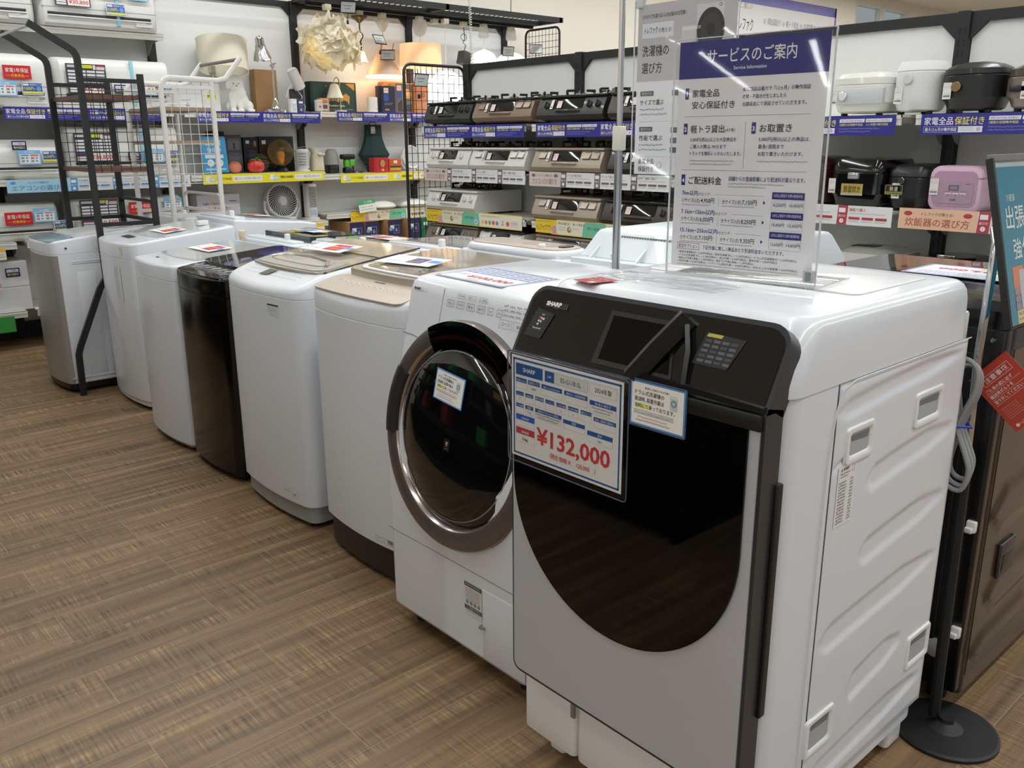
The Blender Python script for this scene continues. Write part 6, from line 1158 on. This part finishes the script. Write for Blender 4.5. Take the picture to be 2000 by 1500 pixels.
# ------------------------------------------------------------------ lamps hanging from the mesh rack
def warm(n, c, e): return mk(n, c, .6, emit=e)
def socket(y, o, x=0, z=0):
    b = MB(); b.rbox(x - .03, y - .03, z - .045, x + .03, y + .03, z, mk('socket_ivory', 'd8d2b8', .5), .008, .006); b.build('ceiling_socket', o)
def hang(name, label, y, x=-6.98, group='lamps hanging from the mesh rack'): o = thing(name, label, 'lamp', (x, y, 2.50), 0, group); socket(0, o); return o
def info_frame(label, loc, rx, rz, stem=None):
    """small black framed price holder clipped beside a lamp"""
    o = thing('price_display', label, 'price frame', loc, rz); b = MB(); b.M = Matrix.Rotation(rx, 4, 'X'); b.tube([(p[0], 0, p[1]) for p in ((-.062, 0), (.062, 0), (.062, .085), (-.062, .085))], .0035, BLACK, 4, True); b.build('frame', o)
    b = MB(); b.M = Matrix.Rotation(rx, 4, 'X'); b.box(-.059, -.001, .003, .059, .001, .082, mk('card_pale', 'c3c9c6', .5)); b.box(-.04, -.0015, .05, .03, -.001, .056, GREYP); b.box(-.03, -.0015, .03, .02, -.001, .035, GREYP); b.build('card', o)
    b = MB(); b.tube(stem or [(0, 0, 0), (0, 0, -.03), (0, .02, -.06)], .003, BLACK, 5); b.rbox(-.008, .01, -.085, .008, .028, -.055, BLACK, .004, .003); b.build('clip', o); return o
PAPER = bpy.data.materials.new('crumpled_paper'); PAPER.use_nodes = True
_n = PAPER.node_tree; _p = _n.nodes['Principled BSDF']; _p.inputs['Base Color'].default_value = lin('f2eee0'); _p.inputs['Roughness'].default_value = .7
_t = _n.nodes.new('ShaderNodeBsdfTranslucent'); _t.inputs[0].default_value = lin('f6edd2'); _m = _n.nodes.new('ShaderNodeMixShader'); _m.inputs[0].default_value = .45
_n.links.new(_p.outputs[0], _m.inputs[1]); _n.links.new(_t.outputs[0], _m.inputs[2]); _n.links.new(_m.outputs[0], _n.nodes['Material Output'].inputs[0])
o = hang('paper_pendant', 'big crumpled white paper pendant lamp glowing softly', 4.06, -6.84); b = MB(); rd = random.Random(11)
from mathutils import noise as mnoise
for k in range(44):
    th = rd.uniform(0, 2 * PI); ph = rd.uniform(-.95, .95); R0 = rd.uniform(.76, 1.0); c = Vector((math.cos(th) * math.sqrt(1 - ph * ph) * .22 * R0, math.sin(th) * math.sqrt(1 - ph * ph) * .27 * R0, ph * .17 * R0)); nn = c.normalized(); t1 = nn.orthogonal().normalized(); t1 = Matrix.Rotation(rd.uniform(0, 6.28), 3, nn) @ t1; t2 = nn.cross(t1); sz = rd.uniform(.08, .15); off = Vector((rd.uniform(0, 50),) * 3)
    def pt(u, v, c=c, nn=nn, t1=t1, t2=t2, sz=sz, off=off):
        a, e = (u - .5) * 2, (v - .5) * 2; p = c + t1 * (a * sz) + t2 * (e * sz * .8) + nn * (.16 * sz * (a * a + e * e)) + Vector((0, 0, .02 * a)); d = mnoise.noise_vector(p * 12 + off); return tuple(p + d * .04 + nn * (.022 * mnoise.noise(p * 30 + off)) + Vector((0, 0, -.29)))
    b.grid(pt, 12, 12, PAPER)
ps = b.build('paper_shade', o, 80); ps.scale = (.88, .9, .86); ps.location = (0, 0, -.06); b = MB(); b.tube([(0, 0, -.04), (0, 0, -.25)], .003, BLACK, 6); b.build('cord', o); b = MB(); b.sphere((0, 0, -.30), .05, warm('bulb_soft_yellow', 'ffe9a8', 4)); b.build('bulb', o); bulb_pos(-6.84, 4.06, 2.21, 2.2, (1, .85, .55), .06)
info_frame('black price frame clipped above the crumpled paper lamp', (-6.50, 4.05, 2.40), rad(20), rad(75))
BRASS = mk('dark_brass', '5f5138', .3, metal=.8)
o = hang('glass_shade_pendant', 'dark brass pendant with a chain loop and small lit glass shade', 4.46); b = MB(); b.lathe([(.075, -.045), (.07, -.06), (.03, -.085), (.012, -.10), (0, -.10)], BRASS, 28, caps=False); b.build('canopy', o); b = MB(); b.tube([(0, 0, -.09), (0, 0, -.18)], .007, BRASS, 8); b.tube([(.0, .03 * math.cos(2 * PI * k / 16), -.205 + .03 * math.sin(2 * PI * k / 16)) for k in range(16)], .006, BRASS, 6, True); b.tube([(0, .01 * (k % 2), -.23 - k * .014) for k in range(8)], .008, BRASS, 6); b.build('chain', o)
b = MB(); b.lathe([(.022, -.33), (.035, -.34), (.05, -.40), (.062, -.425), (.06, -.426)], clear('shade_glass', (1, .93, .84), haze=.3), 24, caps=False); b.build('glass_shade', o); b = MB(); b.sphere((0, 0, -.385), .03, warm('bulb_warm_bright', 'ffdca8', 18)); b.build('bulb', o); bulb_pos(-6.98, 4.46, 2.05, 1.0, (1, .75, .45))
info_frame('black price frame beside the brass pendant chain', (-6.80, 4.56, 2.22), rad(-30), rad(100))
o = hang('cone_pendant', 'tall beige cone pendant lamp with a glowing lower rim', 4.70); b = MB(); b.lathe([(.072, -.05), (.05, -.10), (.018, -.155), (0, -.156)], clear('milk_cup', (.9, .88, .84), haze=.5), 24, caps=False); b.build('canopy', o); b = MB(); b.tube([(0, 0, -.15), (0, 0, -.24)], .002, BLACK, 5); b.build('cord', o)
CONE = mk('cone_blush', 'cda88c', .6); b = MB(); b.lathe([(.012, -.235), (.168, -.535), (.164, -.535), (.01, -.245)], CONE, 48, caps=False); b.build('lamp_shade', o); b = MB(); b.tube([(.162 * math.cos(2 * PI * k / 48), .162 * math.sin(2 * PI * k / 48), -.535) for k in range(48)], .009, warm('rim_glow', 'ffc98c', 4.5), 6, True); b.build('light_ring', o); bulb_pos(-6.98, 4.70, 1.99, 1.6, (1, .62, .32))
info_frame('black price frame clipped at the tip of the beige cone lamp', (-6.86, 4.66, 2.10), rad(25), rad(60), [(0, 0, 0), (.04, 0, .06), (.06, .02, .14)])
o = hang('drum_pendant', 'wide warm lit drum pendant lamp behind the wire grid corner', 5.08, -6.94); b = MB(); b.lathe([(.06, -.03), (.068, -.10), (.05, -.15), (.014, -.175), (0, -.176)], clear('milk_cup', (.9, .88, .84), haze=.5), 24, caps=False); b.build('canopy', o); b = MB(); b.tube([(0, 0, -.17), (0, 0, -.25)], .004, mk('cord_cream', 'd8c8a8', .5), 5); b.build('cord', o)
b = MB(); b.lathe([(.188, -.24), (.195, -.44), (.191, -.44), (.184, -.24)], warm('drum_glow', 'f4c796', .62), 48, caps=False); b.lathe([(.186, -.245), (0, -.245)], mk('drum_diffuser', 'e8d0b0', .7), 48, caps=False); b.build('lamp_shade', o); b = MB(); b.sphere((0, 0, -.36), .035, warm('bulb_warm_bright', 'ffdca8', 18)); b.build('bulb', o); bulb_pos(-6.94, 5.08, 2.02, 1.6, (1, .72, .42))
info_frame('black price frame clipped on the wire grid by the gas stoves', (-5.34, 3.90, 1.78), rad(15), rad(95), [(0, 0, 0), (0, .02, .06), (0, .03, .12)])
o = hang('dark_spot', 'dark square spot lamp tilted above the wire grid corner', 5.63); b = MB(); b.M = Matrix.Translation((0, 0, -.33)) @ Matrix.Rotation(rad(-14), 4, 'X'); b.rbox(-.05, -.05, -.06, .05, .05, .06, mk('spot_dark', '3c3733', .5), .006, .004); b.build('lamp_head', o); b = MB(); b.tube([(0, 0, -.04), (.0, .012, -.15), (.01, -.02, -.19), (0, .02, -.21), (0, 0, -.27)], .004, BLACK, 6); b.tube([(.0, .035 * math.cos(2 * PI * k / 14), -.14 + .03 * math.sin(2 * PI * k / 14)) for k in range(14)], .003, BLACK, 5, True); b.build('cord', o)
o = hang('globe_pendant', 'large dazzling white globe lamp behind the wire grid', 5.36, -6.92); b = MB(); b.sphere((0, 0, -.625), .17, warm('globe_bright', 'f4faff', 2.2), 36, 20); b.build('globe', o); b = MB(); b.tube([(0, 0, -.04), (0, 0, -.46)], .004, RWM, 6); b.build('cord', o)
o = thing('spare_globe', 'plain dark leafed wire lamp beside the dazzling globe', 'lamp', (-6.86, 5.72, 1.652)); b = MB(); b.lathe([(.05, 0), (.05, .01), (.008, .02), (.007, .20), (0, .2)], DGREY, 16)
for k in range(5): a = rad(200 + k * 12); zz = .12 + k * .04; b.loft([[(0, -.01, zz), (0, .01, zz)], [(.05 * math.cos(a), -.05, zz + .02), (.05, -.03, zz + .02)], [(.0, -.15, zz + .01), (.01, -.13, zz + .01)]], DGREY, False, False, False)
b.build('leaf_stem', o)
for y, r, lb in ((5.88, .13, 'smaller white dome pendant lamp above the stove shelves'), (6.24, .18, 'larger pale white dome pendant lamp beside the far wire grid')):
    o = hang('dome_pendant', lb, y); b = MB(); b.lathe([(.045, -.03), (.055, -.11), (.045, -.13), (0, -.135)], clear('milk_cup', (.9, .88, .84), haze=.5), 20, caps=False); b.build('canopy', o); b = MB(); b.tube([(0, 0, -.13), (0, 0, -.24)], .004, RWM, 6); b.build('cord', o)
    b = MB(); b.lathe([(.02, -.235)] + [(r * math.sin(rad(t)), -.24 - r * .85 + r * .85 * math.cos(rad(t))) for t in range(10, 96, 8)], warm('dome_bright' if r < .15 else 'dome_pale', 'f6f8f6' if r < .15 else 'e6eef2', 1.3 if r < .15 else .55), 40, caps=False); b.build('lamp_shade', o)
info_frame('black price frame before the smaller white dome lamp', (-6.78, 6.02, 2.20), rad(10), rad(80)); info_frame('black price frame beside the larger white dome lamp', (-6.74, 6.36, 2.24), rad(-15), rad(50))
o = thing('ceiling_socket', 'empty ivory ceiling socket on the mesh rack', 'socket', (-6.98, 5.28, 2.50)); socket(0, o)
bulb_pos(-6.7, 5.36, 1.7, 3, (.95, .98, 1), .12)
# ------------------------------------------------------------------ stands, posters, hanging cord
o = thing('sign_holder', 'clear acrylic service sign standing on the large white drum machine', 'sign', (-.976, 1.466, 1.131), rad(6.3))
s = Sheet(320, 458, 'e6e7ea', .5, gloss=.3); N = '23267e'; T = '1e1f2c'
s.rect(0, 0, 320, 72, N, 1); s.text(160, 42, 30, 'サービスのご案内', 'eceef2', 'c', bold=.03, fit=190); s.text(160, 58, 9, 'Service Information', 'd8dcea', 'c', bold=.02)
def numb(x, y, n): s.rect(x, y, 9, 22, N, 2); s.text(x + 4.5, y + 16, 12, n, 'eceef2', 'c', 4, bold=.03)
numb(17, 90, '1'); s.text(34, 107, 16, '家電全品', T, bold=.02, fit=62); s.text(34, 130, 16, '安心保証付き', T, bold=.02, fit=98)
for k, t in enumerate(('家電製品は最大で「12ヵ月」の動作保証', '故障・不具合が生じましたら', '全額返金にて保証させていただきます｡')): s.text(148, 100 + k * 14, 9, t, '34366e', bold=.01, fit=(140, 92, 134)[k])
s.rect(17, 146, 276, .8, '8c8ca0'); s.rect(158, 158, .8, 92, '8c8ca0')
numb(17, 160, '2'); s.text(34, 178, 17, '軽トラ貸出', T, bold=.02, fit=78); s.text(114, 177, 8, '(AT車)', T)
for k, t in enumerate(('5,000円(税込)以上の大型商品を', 'ご購入の際は､90分まで', 'トラックを無料レンタルいたします｡')): s.text(34, 196 + k * 14, 9, t, '34366e', bold=.01, fit=(106, 84, 118)[k])
s.scrib(34, 234, 104, 3, '6a6a88'); s.scrib(36, 241, 96, 3, '6a6a88')
numb(172, 160, '3'); s.text(189, 178, 17, 'お取置き', T, bold=.02, fit=68)
for k, t in enumerate(('5,000円(税込)以上の商品は､', '最長1週間まで', 'お取り置きいただけます｡')): s.text(189, 196 + k * 14, 9, t, '34366e', bold=.01, fit=(106, 54, 94)[k])
s.scrib(189, 234, 104, 3, '6a6a88'); s.rect(17, 254, 276, .8, '8c8ca0')
numb(17, 264, '4'); s.text(34, 282, 17, 'ご配送料金', T, bold=.02, fit=78); s.text(128, 274, 10, '店舗からの直線距離により配送料が異なります｡', '34366e', bold=.01, fit=164); s.scrib(128, 279, 120, 3, '6a6a88'); s.scrib(128, 285, 82, 3, '6a6a88')
for k, (a, p1, p2, p3, p4) in enumerate((('7km以内', '4,950円', '7,150円', '8,250円', '10,450円'), ('7.1km−15km以内', '6,050円', '8,250円', '10,450円', '12,650円'), ('15.1km−25km以内', '7,150円', '9,350円', '12,650円', '14,850円'))):
    y = 300 + k * 39; f = (38, 80, 90)[k]
    s.text(20, y + 6, 12, a, '2c2f86', bold=.03, fit=f); s.text(22 + f, y + 6, 7, 'のエリア', T); s.rect(60 + f, y + 3, 150 - f, .6, 'a0a0b4')
    s.text(20, y + 21, 10, '小サイズ(1点)', T, fit=44); s.text(66, y + 21, 12, p1, T, bold=.02, fit=32); s.scrib(20, y + 25, 70, 2.6, '6a6a88'); s.rect(108, y + 10, .6, 20, 'a0a0b4')
    s.text(116, y + 21, 10, '大サイズ(1点)', T, fit=44); s.text(162, y + 21, 12, p2, T, bold=.02, fit=32); s.scrib(116, y + 25, 74, 2.6, '6a6a88'); s.poly([(208, y + 12), (208, y + 20), (213, y + 16)], '2c2f86', 2)
    s.rect(226, y - 6, 68, 14, N, 2); s.text(260, y + 3, 6.5, '2点以上配送する際の配送料金', 'e6e8f0', 'c', 4, fit=60); s.frame(226, y - 6, 68, 36, .5, '9a9ab0', 3); s.text(243, y + 22, 8, p3, T, 'c', fit=26); s.text(278, y + 22, 8, p4, T, 'c', fit=28); s.frame(231, y + 10, 24, 5, .3, '9a9ab0', 3); s.frame(266, y + 10, 24, 5, .3, '9a9ab0', 3)
s.frame(14, 407, 54, 14, .7, '4a4c80', 2); s.text(41, 417.5, 9, '配送オプション', '34366e', 'c', fit=46); s.text(76, 418, 9.5, '下記作業に関し､1商品あたり別途料金をいただきます｡', '34366e', bold=.01, fit=184)
for k, t in enumerate(('・縦型洗濯機取付 + 2,200円(税込)・縦型洗濯機 外し + 1,100円(税込)・ドラム式洗濯機取付 + 5,500円(税込)', '・ドラム式洗濯機 外し + 2,200円(税込)・組立作業 + 2,200円(税込)・解体作業 + 2,200円(税込)', '・階段上げ作業(1階毎) + 1,100円(税込)・階段下げ作業(1階毎) + 1,100円(税込)', '・回収作業 + 2,200円(税込)・リサイクル回収作業 + 4,400円(税込)・500L以上は冷蔵庫類 + 6,600円(税込)')): s.text(16, 429 + k * 6.6, 5.4, t, '2c2c3a', fit=(272, 232, 180, 276)[k])
s.scrib(16, 452, 276, 2.6, '5a5a6a')
s.k = .94; pp = s.build('service_poster', (-.151, .0, .450), (1, 0, 0), (0, 0, -1), o); pp['label'] = 'white service price poster with a dark blue header'
b = MB(); b.rbox(-.160, -.0045, .0, .160, -.0015, .455, CLEAR, .002, .001); b.rbox(-.160, .002, .0, .160, .005, .455, CLEAR, .002, .001); b.rbox(-.160, -.005, -.001, .160, .16, .002, CLEAR, .003, .001)
b.build('acrylic_stand', o)
b = MB(); EDG = mk('acrylic_edge', 'c9ced0', .1)
for p in ([(-.160, -.003, 0), (-.160, -.003, .455), (.160, -.003, .455), (.160, -.003, 0)],): b.tube(p, .0014, EDG, 4)
b.tube([(-.160, -.004, .004), (.160, -.004, .004)], .0014, EDG, 4); b.tube([(.160, -.004, .002), (.160, .16, .002)], .0012, EDG, 4); b.build('edge', o)
b = MB(); b.rbox(.138, -.012, .012, .160, -.003, .036, mk('clip_clear_grey', 'a9adad', .1), .004, .003); b.rbox(.144, -.014, .016, .154, -.011, .032, GREYP, .002, .002); b.build('corner_clip', o)
# red card lying on the nearest machine
s = Sheet(62, 70, 'c4434b', .4, gloss=.2); s.scrib(6, 14, 48, 9, 'f0dcd8'); s.scrib(6, 34, 48, 9, 'f0dcd8'); s.rect(40, 50, 18, 14, 'e6e2e2', 2); t = s.build('warranty_card', (-1.215, 1.332, 1.1275), (.97, -.2, 0), (-.2, -.97, 0)); tag(t, 'red warranty card lying on the large white drum machine', 'card')
b = MB(); rd = random.Random(9)
b.grid(lambda u, v: (-1.225 + .30 * u, 1.31 + .125 * v, 1.1285 + .010 * max(0, mnoise.noise(Vector((u * 4, v * 3, 3)))) + .0045 * max(0, mnoise.noise(Vector((u * 11, v * 9, 1))))), 40, 30, SLEEVE); t = b.build('plastic_sleeve', None, 180); tag(t, 'crinkled clear plastic sleeve over the red card on the large white machine', 'plastic sleeve')
# chrome pole stand with the grey poster, between the two rows
o = thing('poster_stand', 'floor stand with a grey and white washing machine guide poster on a chrome pole', 'sign stand', (-1.79, 2.03, 0))
b = MB(); b.lathe([(.012, 0), (.012, 1.42)], ALU, 16); b.lathe([(.009, 1.42), (.009, 2.05)], CHROME, 16); b.build('pole', o); b = MB(); b.rbox(-.016, -.016, 1.37, .016, .016, 1.44, mk('joint_ivory', 'd6d4c4', .4), .006, .004); b.build('joint', o)
b = MB(); b.rbox(-.05, -.05, 0, .05, .05, .02, DGREY, .02, .004); b.build('base', o); b = MB(); b.tube([(0, 0, 1.80), (.05, -.01, 1.805), (.08, 0, 1.795)], .006, CHROME, 8); b.rbox(.06, -.014, 1.755, .085, .004, 1.80, EDG, .004, .003); b.build('hanger', o)
s = Sheet(300, 424, 'e2e6e9', .5, gloss=.3); s.rect(0, 0, 300, 188, 'bdb9bd', 1)
s.text(14, 34, 12, 'どのタイプを選べばいいかお悩みのお客様へ', '333338', bold=.01, fit=140); s.rect(14, 46, 100, 36, 'd9dce0', 2); s.text(22, 70, 18, 'トレファク', '18181c', bold=.06, fit=42); s.text(67, 70, 13, 'が教える!', '222228', fit=42); s.poly([(90, 82), (100, 82), (92, 90)], 'd9dce0', 2)
s.text(16, 124, 29, '洗濯機の', '1c1c22', bold=.02, fit=86); s.text(16, 166, 29, '選び方', '1c1c22', bold=.02, fit=66)
s.rect(140, 62, 60, 96, 'ccc9ce', 2); s.rect(142, 64, 56, 8, 'dcdce0', 3); s.rect(184, 16, 78, 110, 'cfcdd2', 2); s.disc(226, 76, 40, '2a2a2c', 3, 40, 50); s.disc(226, 76, 30, '3a3a3c', 4, 40, 38); s.disc(226, 76, 12, '222224', 5, 20, 15); s.disc(252, 22, 4, '3a3a3c', 3); s.disc(252, 22, 2.6, 'cfcdd2', 4)
for k, (h, y) in enumerate((('サイズで選ぶ', 212), ('性能で選ぶ', 302))): s.rect(14, y, 44, 12, '55555a', 2); s.text(36, y + 9, 8, '選び方その' + str(k + 1), 'e4e4e4', 'c', fit=34); s.text(14, y + 34, 15, h, '222228', bold=.02, fit=78); s.scrib(14, y + 44, 80, 5, '55555a'); s.scrib(14, y + 56, 90, 5, '55555a'); s.rect(14, y + 76, 270, .8, 'b4b8bc')
for y in (212, 304, 330, 354): s.rect(118, y, 20, 14, '55555a', 2)
s.text(14, 396, 15, '家電全品', '222228', bold=.02, fit=52); s.text(14, 416, 15, '保証付き', '222228', bold=.02, fit=52); s.disc(84, 400, 9, 'd8a4a8', 2); s.disc(84, 399, 7, 'e2e6e9', 3)
b = MB(); s.k = 1.08; s.mesh(b, (.068, -.008, 1.762), (1, .02, 0), (0, 0, -1)); ps = b.build('guide_poster', o); ps['label'] = 'grey topped poster on choosing a washing machine'
b = MB(); b.rbox(.058, -.0115, 1.295, .40, -.0105, 1.775, CLEAR, .001, .0004); b.tube([(.058, -.011, 1.775), (.058, -.011, 1.295), (.40, -.006, 1.295), (.40, -.006, 1.775), (.058, -.011, 1.775)], .0013, EDG, 4); b.build('clear_sleeve', o)
# teal poster stand on the right, chrome legs and a round black foot
o = thing('poster_stand', 'tilted teal pickup service poster on a chrome stand with a round black foot', 'sign stand', (-.655, 2.0, 0))
b = MB(); b.lathe([(.12, 0), (.12, .008), (.114, .012), (.04, .014), (.018, .03), (.016, .04), (0, .04)], BLACKM, 48); b.build('base', o)
b = MB(); b.tube([(-.03, 0, .03), (-.04, 0, .72)], .013, BLACKM, 10); b.build('lower_pole', o)
b = MB(); b.tube([(-.04, 0, .70), (-.047, 0, .95), (-.042, .0, 1.15), (-.044, .006, 1.185), (-.06, .03, 1.21), (-.07, .09, 1.215)], .0095, CHROME, 12); b.build('chrome_pole', o)
u = Vector((0.0, 1, 0)); v = Vector((.24, 0, -1)).normalized(); p0 = Vector((-.062, -.035, 1.351))
s = Sheet(520, 400, '2f8aa4', .8, gloss=.12); s.rect(0, 0, 520, 12, 'b9c8cc', 1)
s.text(64, 96, 20, '冷蔵庫', 'c4dce4', bold=.01); s.text(52, 160, 62, '出張買取', 'e8f0f2', bold=.04, fit=250); s.text(80, 236, 56, '強化中', 'e8f0f2', bold=.04, fit=170); s.rect(60, 258, 70, 70, 'e08a60', 2); s.rect(100, 268, 34, 96, 'c9ccd2', 3)
for k in range(3): s.disc(78, 320 + k * 18, 18, '9a9094', 4, 16, 12)
s.rect(150, 262, 60, 90, 'c9d4d8', 2); s.disc(180, 306, 26, '2c4450', 3)
for k in (0, 1): s.rect(64 + k * 76, 366, 66, 34, 'dccf9c', 2); s.scrib(70 + k * 76, 372, 50, 8, '55504a', 3); s.scrib(70 + k * 76, 386, 50, 8, 'b8553c', 3)
b = MB(); s.k = .86; s2 = s; s2.mesh(b, p0, u, v); pt_ = b.build('teal_poster', o); b = MB(); q = lambda x, y, d=0: p0 + u * x + v * y + u.cross(-v) * d
b.tube([q(-.004, -.008), q(-.004, .347)], .008, BLACKM, 4, flat=(.005, .007)); b.tube([q(-.004, -.010), q(.46, -.010)], .006, GREYP, 4); b.tube([q(.452, -.012), q(.452, .347)], .008, BLACKM, 4); b.build('frame', o); b = MB(); b.add([q(.0, .0, .004), q(.0, .344, .004), q(.447, .344, .004), q(.447, .0, .004)], [(0, 1, 2, 3)], clear('clear_cover', gloss=.03)); b.build('clear_cover', o)
# large wall poster, coiled cord from the ceiling
s = Sheet(2700, 900, 'e4e4e4', 4, gloss=.3); s.rect(0, 0, 2700, 130, '4a3fa0', 1); s.rect(2660, 0, 40, 900, '4a3fa0', 1)
s.text(60, 470, 190, 'トレファク', '3a3a44', bold=.06, fit=420); s.text(60, 760, 130, 'のご案内', '5a5a68', fit=400); s.text(60, 200, 90, 'って､嬉しい', '7a7a88', fit=380)
for k, t in enumerate(('家電全品保証付き', '軽トラ貸出', 'お取置き', 'ご配送(有料)')): s.disc(760 + k * 480, 330, 40, 'c4c4cc', 2); s.text(830 + k * 480, 360, 96, t, '5a5a70', fit=330); s.disc(960 + k * 480, 600, 110, 'd0d4e0', 2); s.disc(960 + k * 480, 600, 90, 'e4e4e4', 3); s.scrib(800 + k * 480, 780, 320, 40, '9a9aa8')
t = s.build('wall_poster', (-7.39, 10.62, 3.32), (0, 1, 0), (0, 0, -1)); tag(t, 'large white wall poster with a purple border high on the far wall', 'poster')
o = thing('coiled_cord', 'white coiled cord hanging from the ceiling in front of the lamps', 'cord', (-5.32, 4.36, 1.93)); b = MB(); pts = []
for k in range(900):
    t = k / 899; a = t * 2 * PI * 95; r = .010; cx = -.10 * (t ** .6) + .02 * math.sin(t * 5); pts.append((cx + r * math.cos(a) - .02, .03 + r * math.sin(a), .02 + t * (CEIL - 1.95)))
b.tube(pts, .0028, mk('cord_white', 'd9d7cf', .5), 5); b.build('coil', o)
o = thing('hanging_wire', 'thin black wire holding the mesh rack from the ceiling', 'wire', (-6.60, 5.9, 2.57)); b = MB(); b.tube([(0, 0, 0), (0.02, 0, CEIL - 2.57)], .004, BLACK, 6); b.build('wire', o)
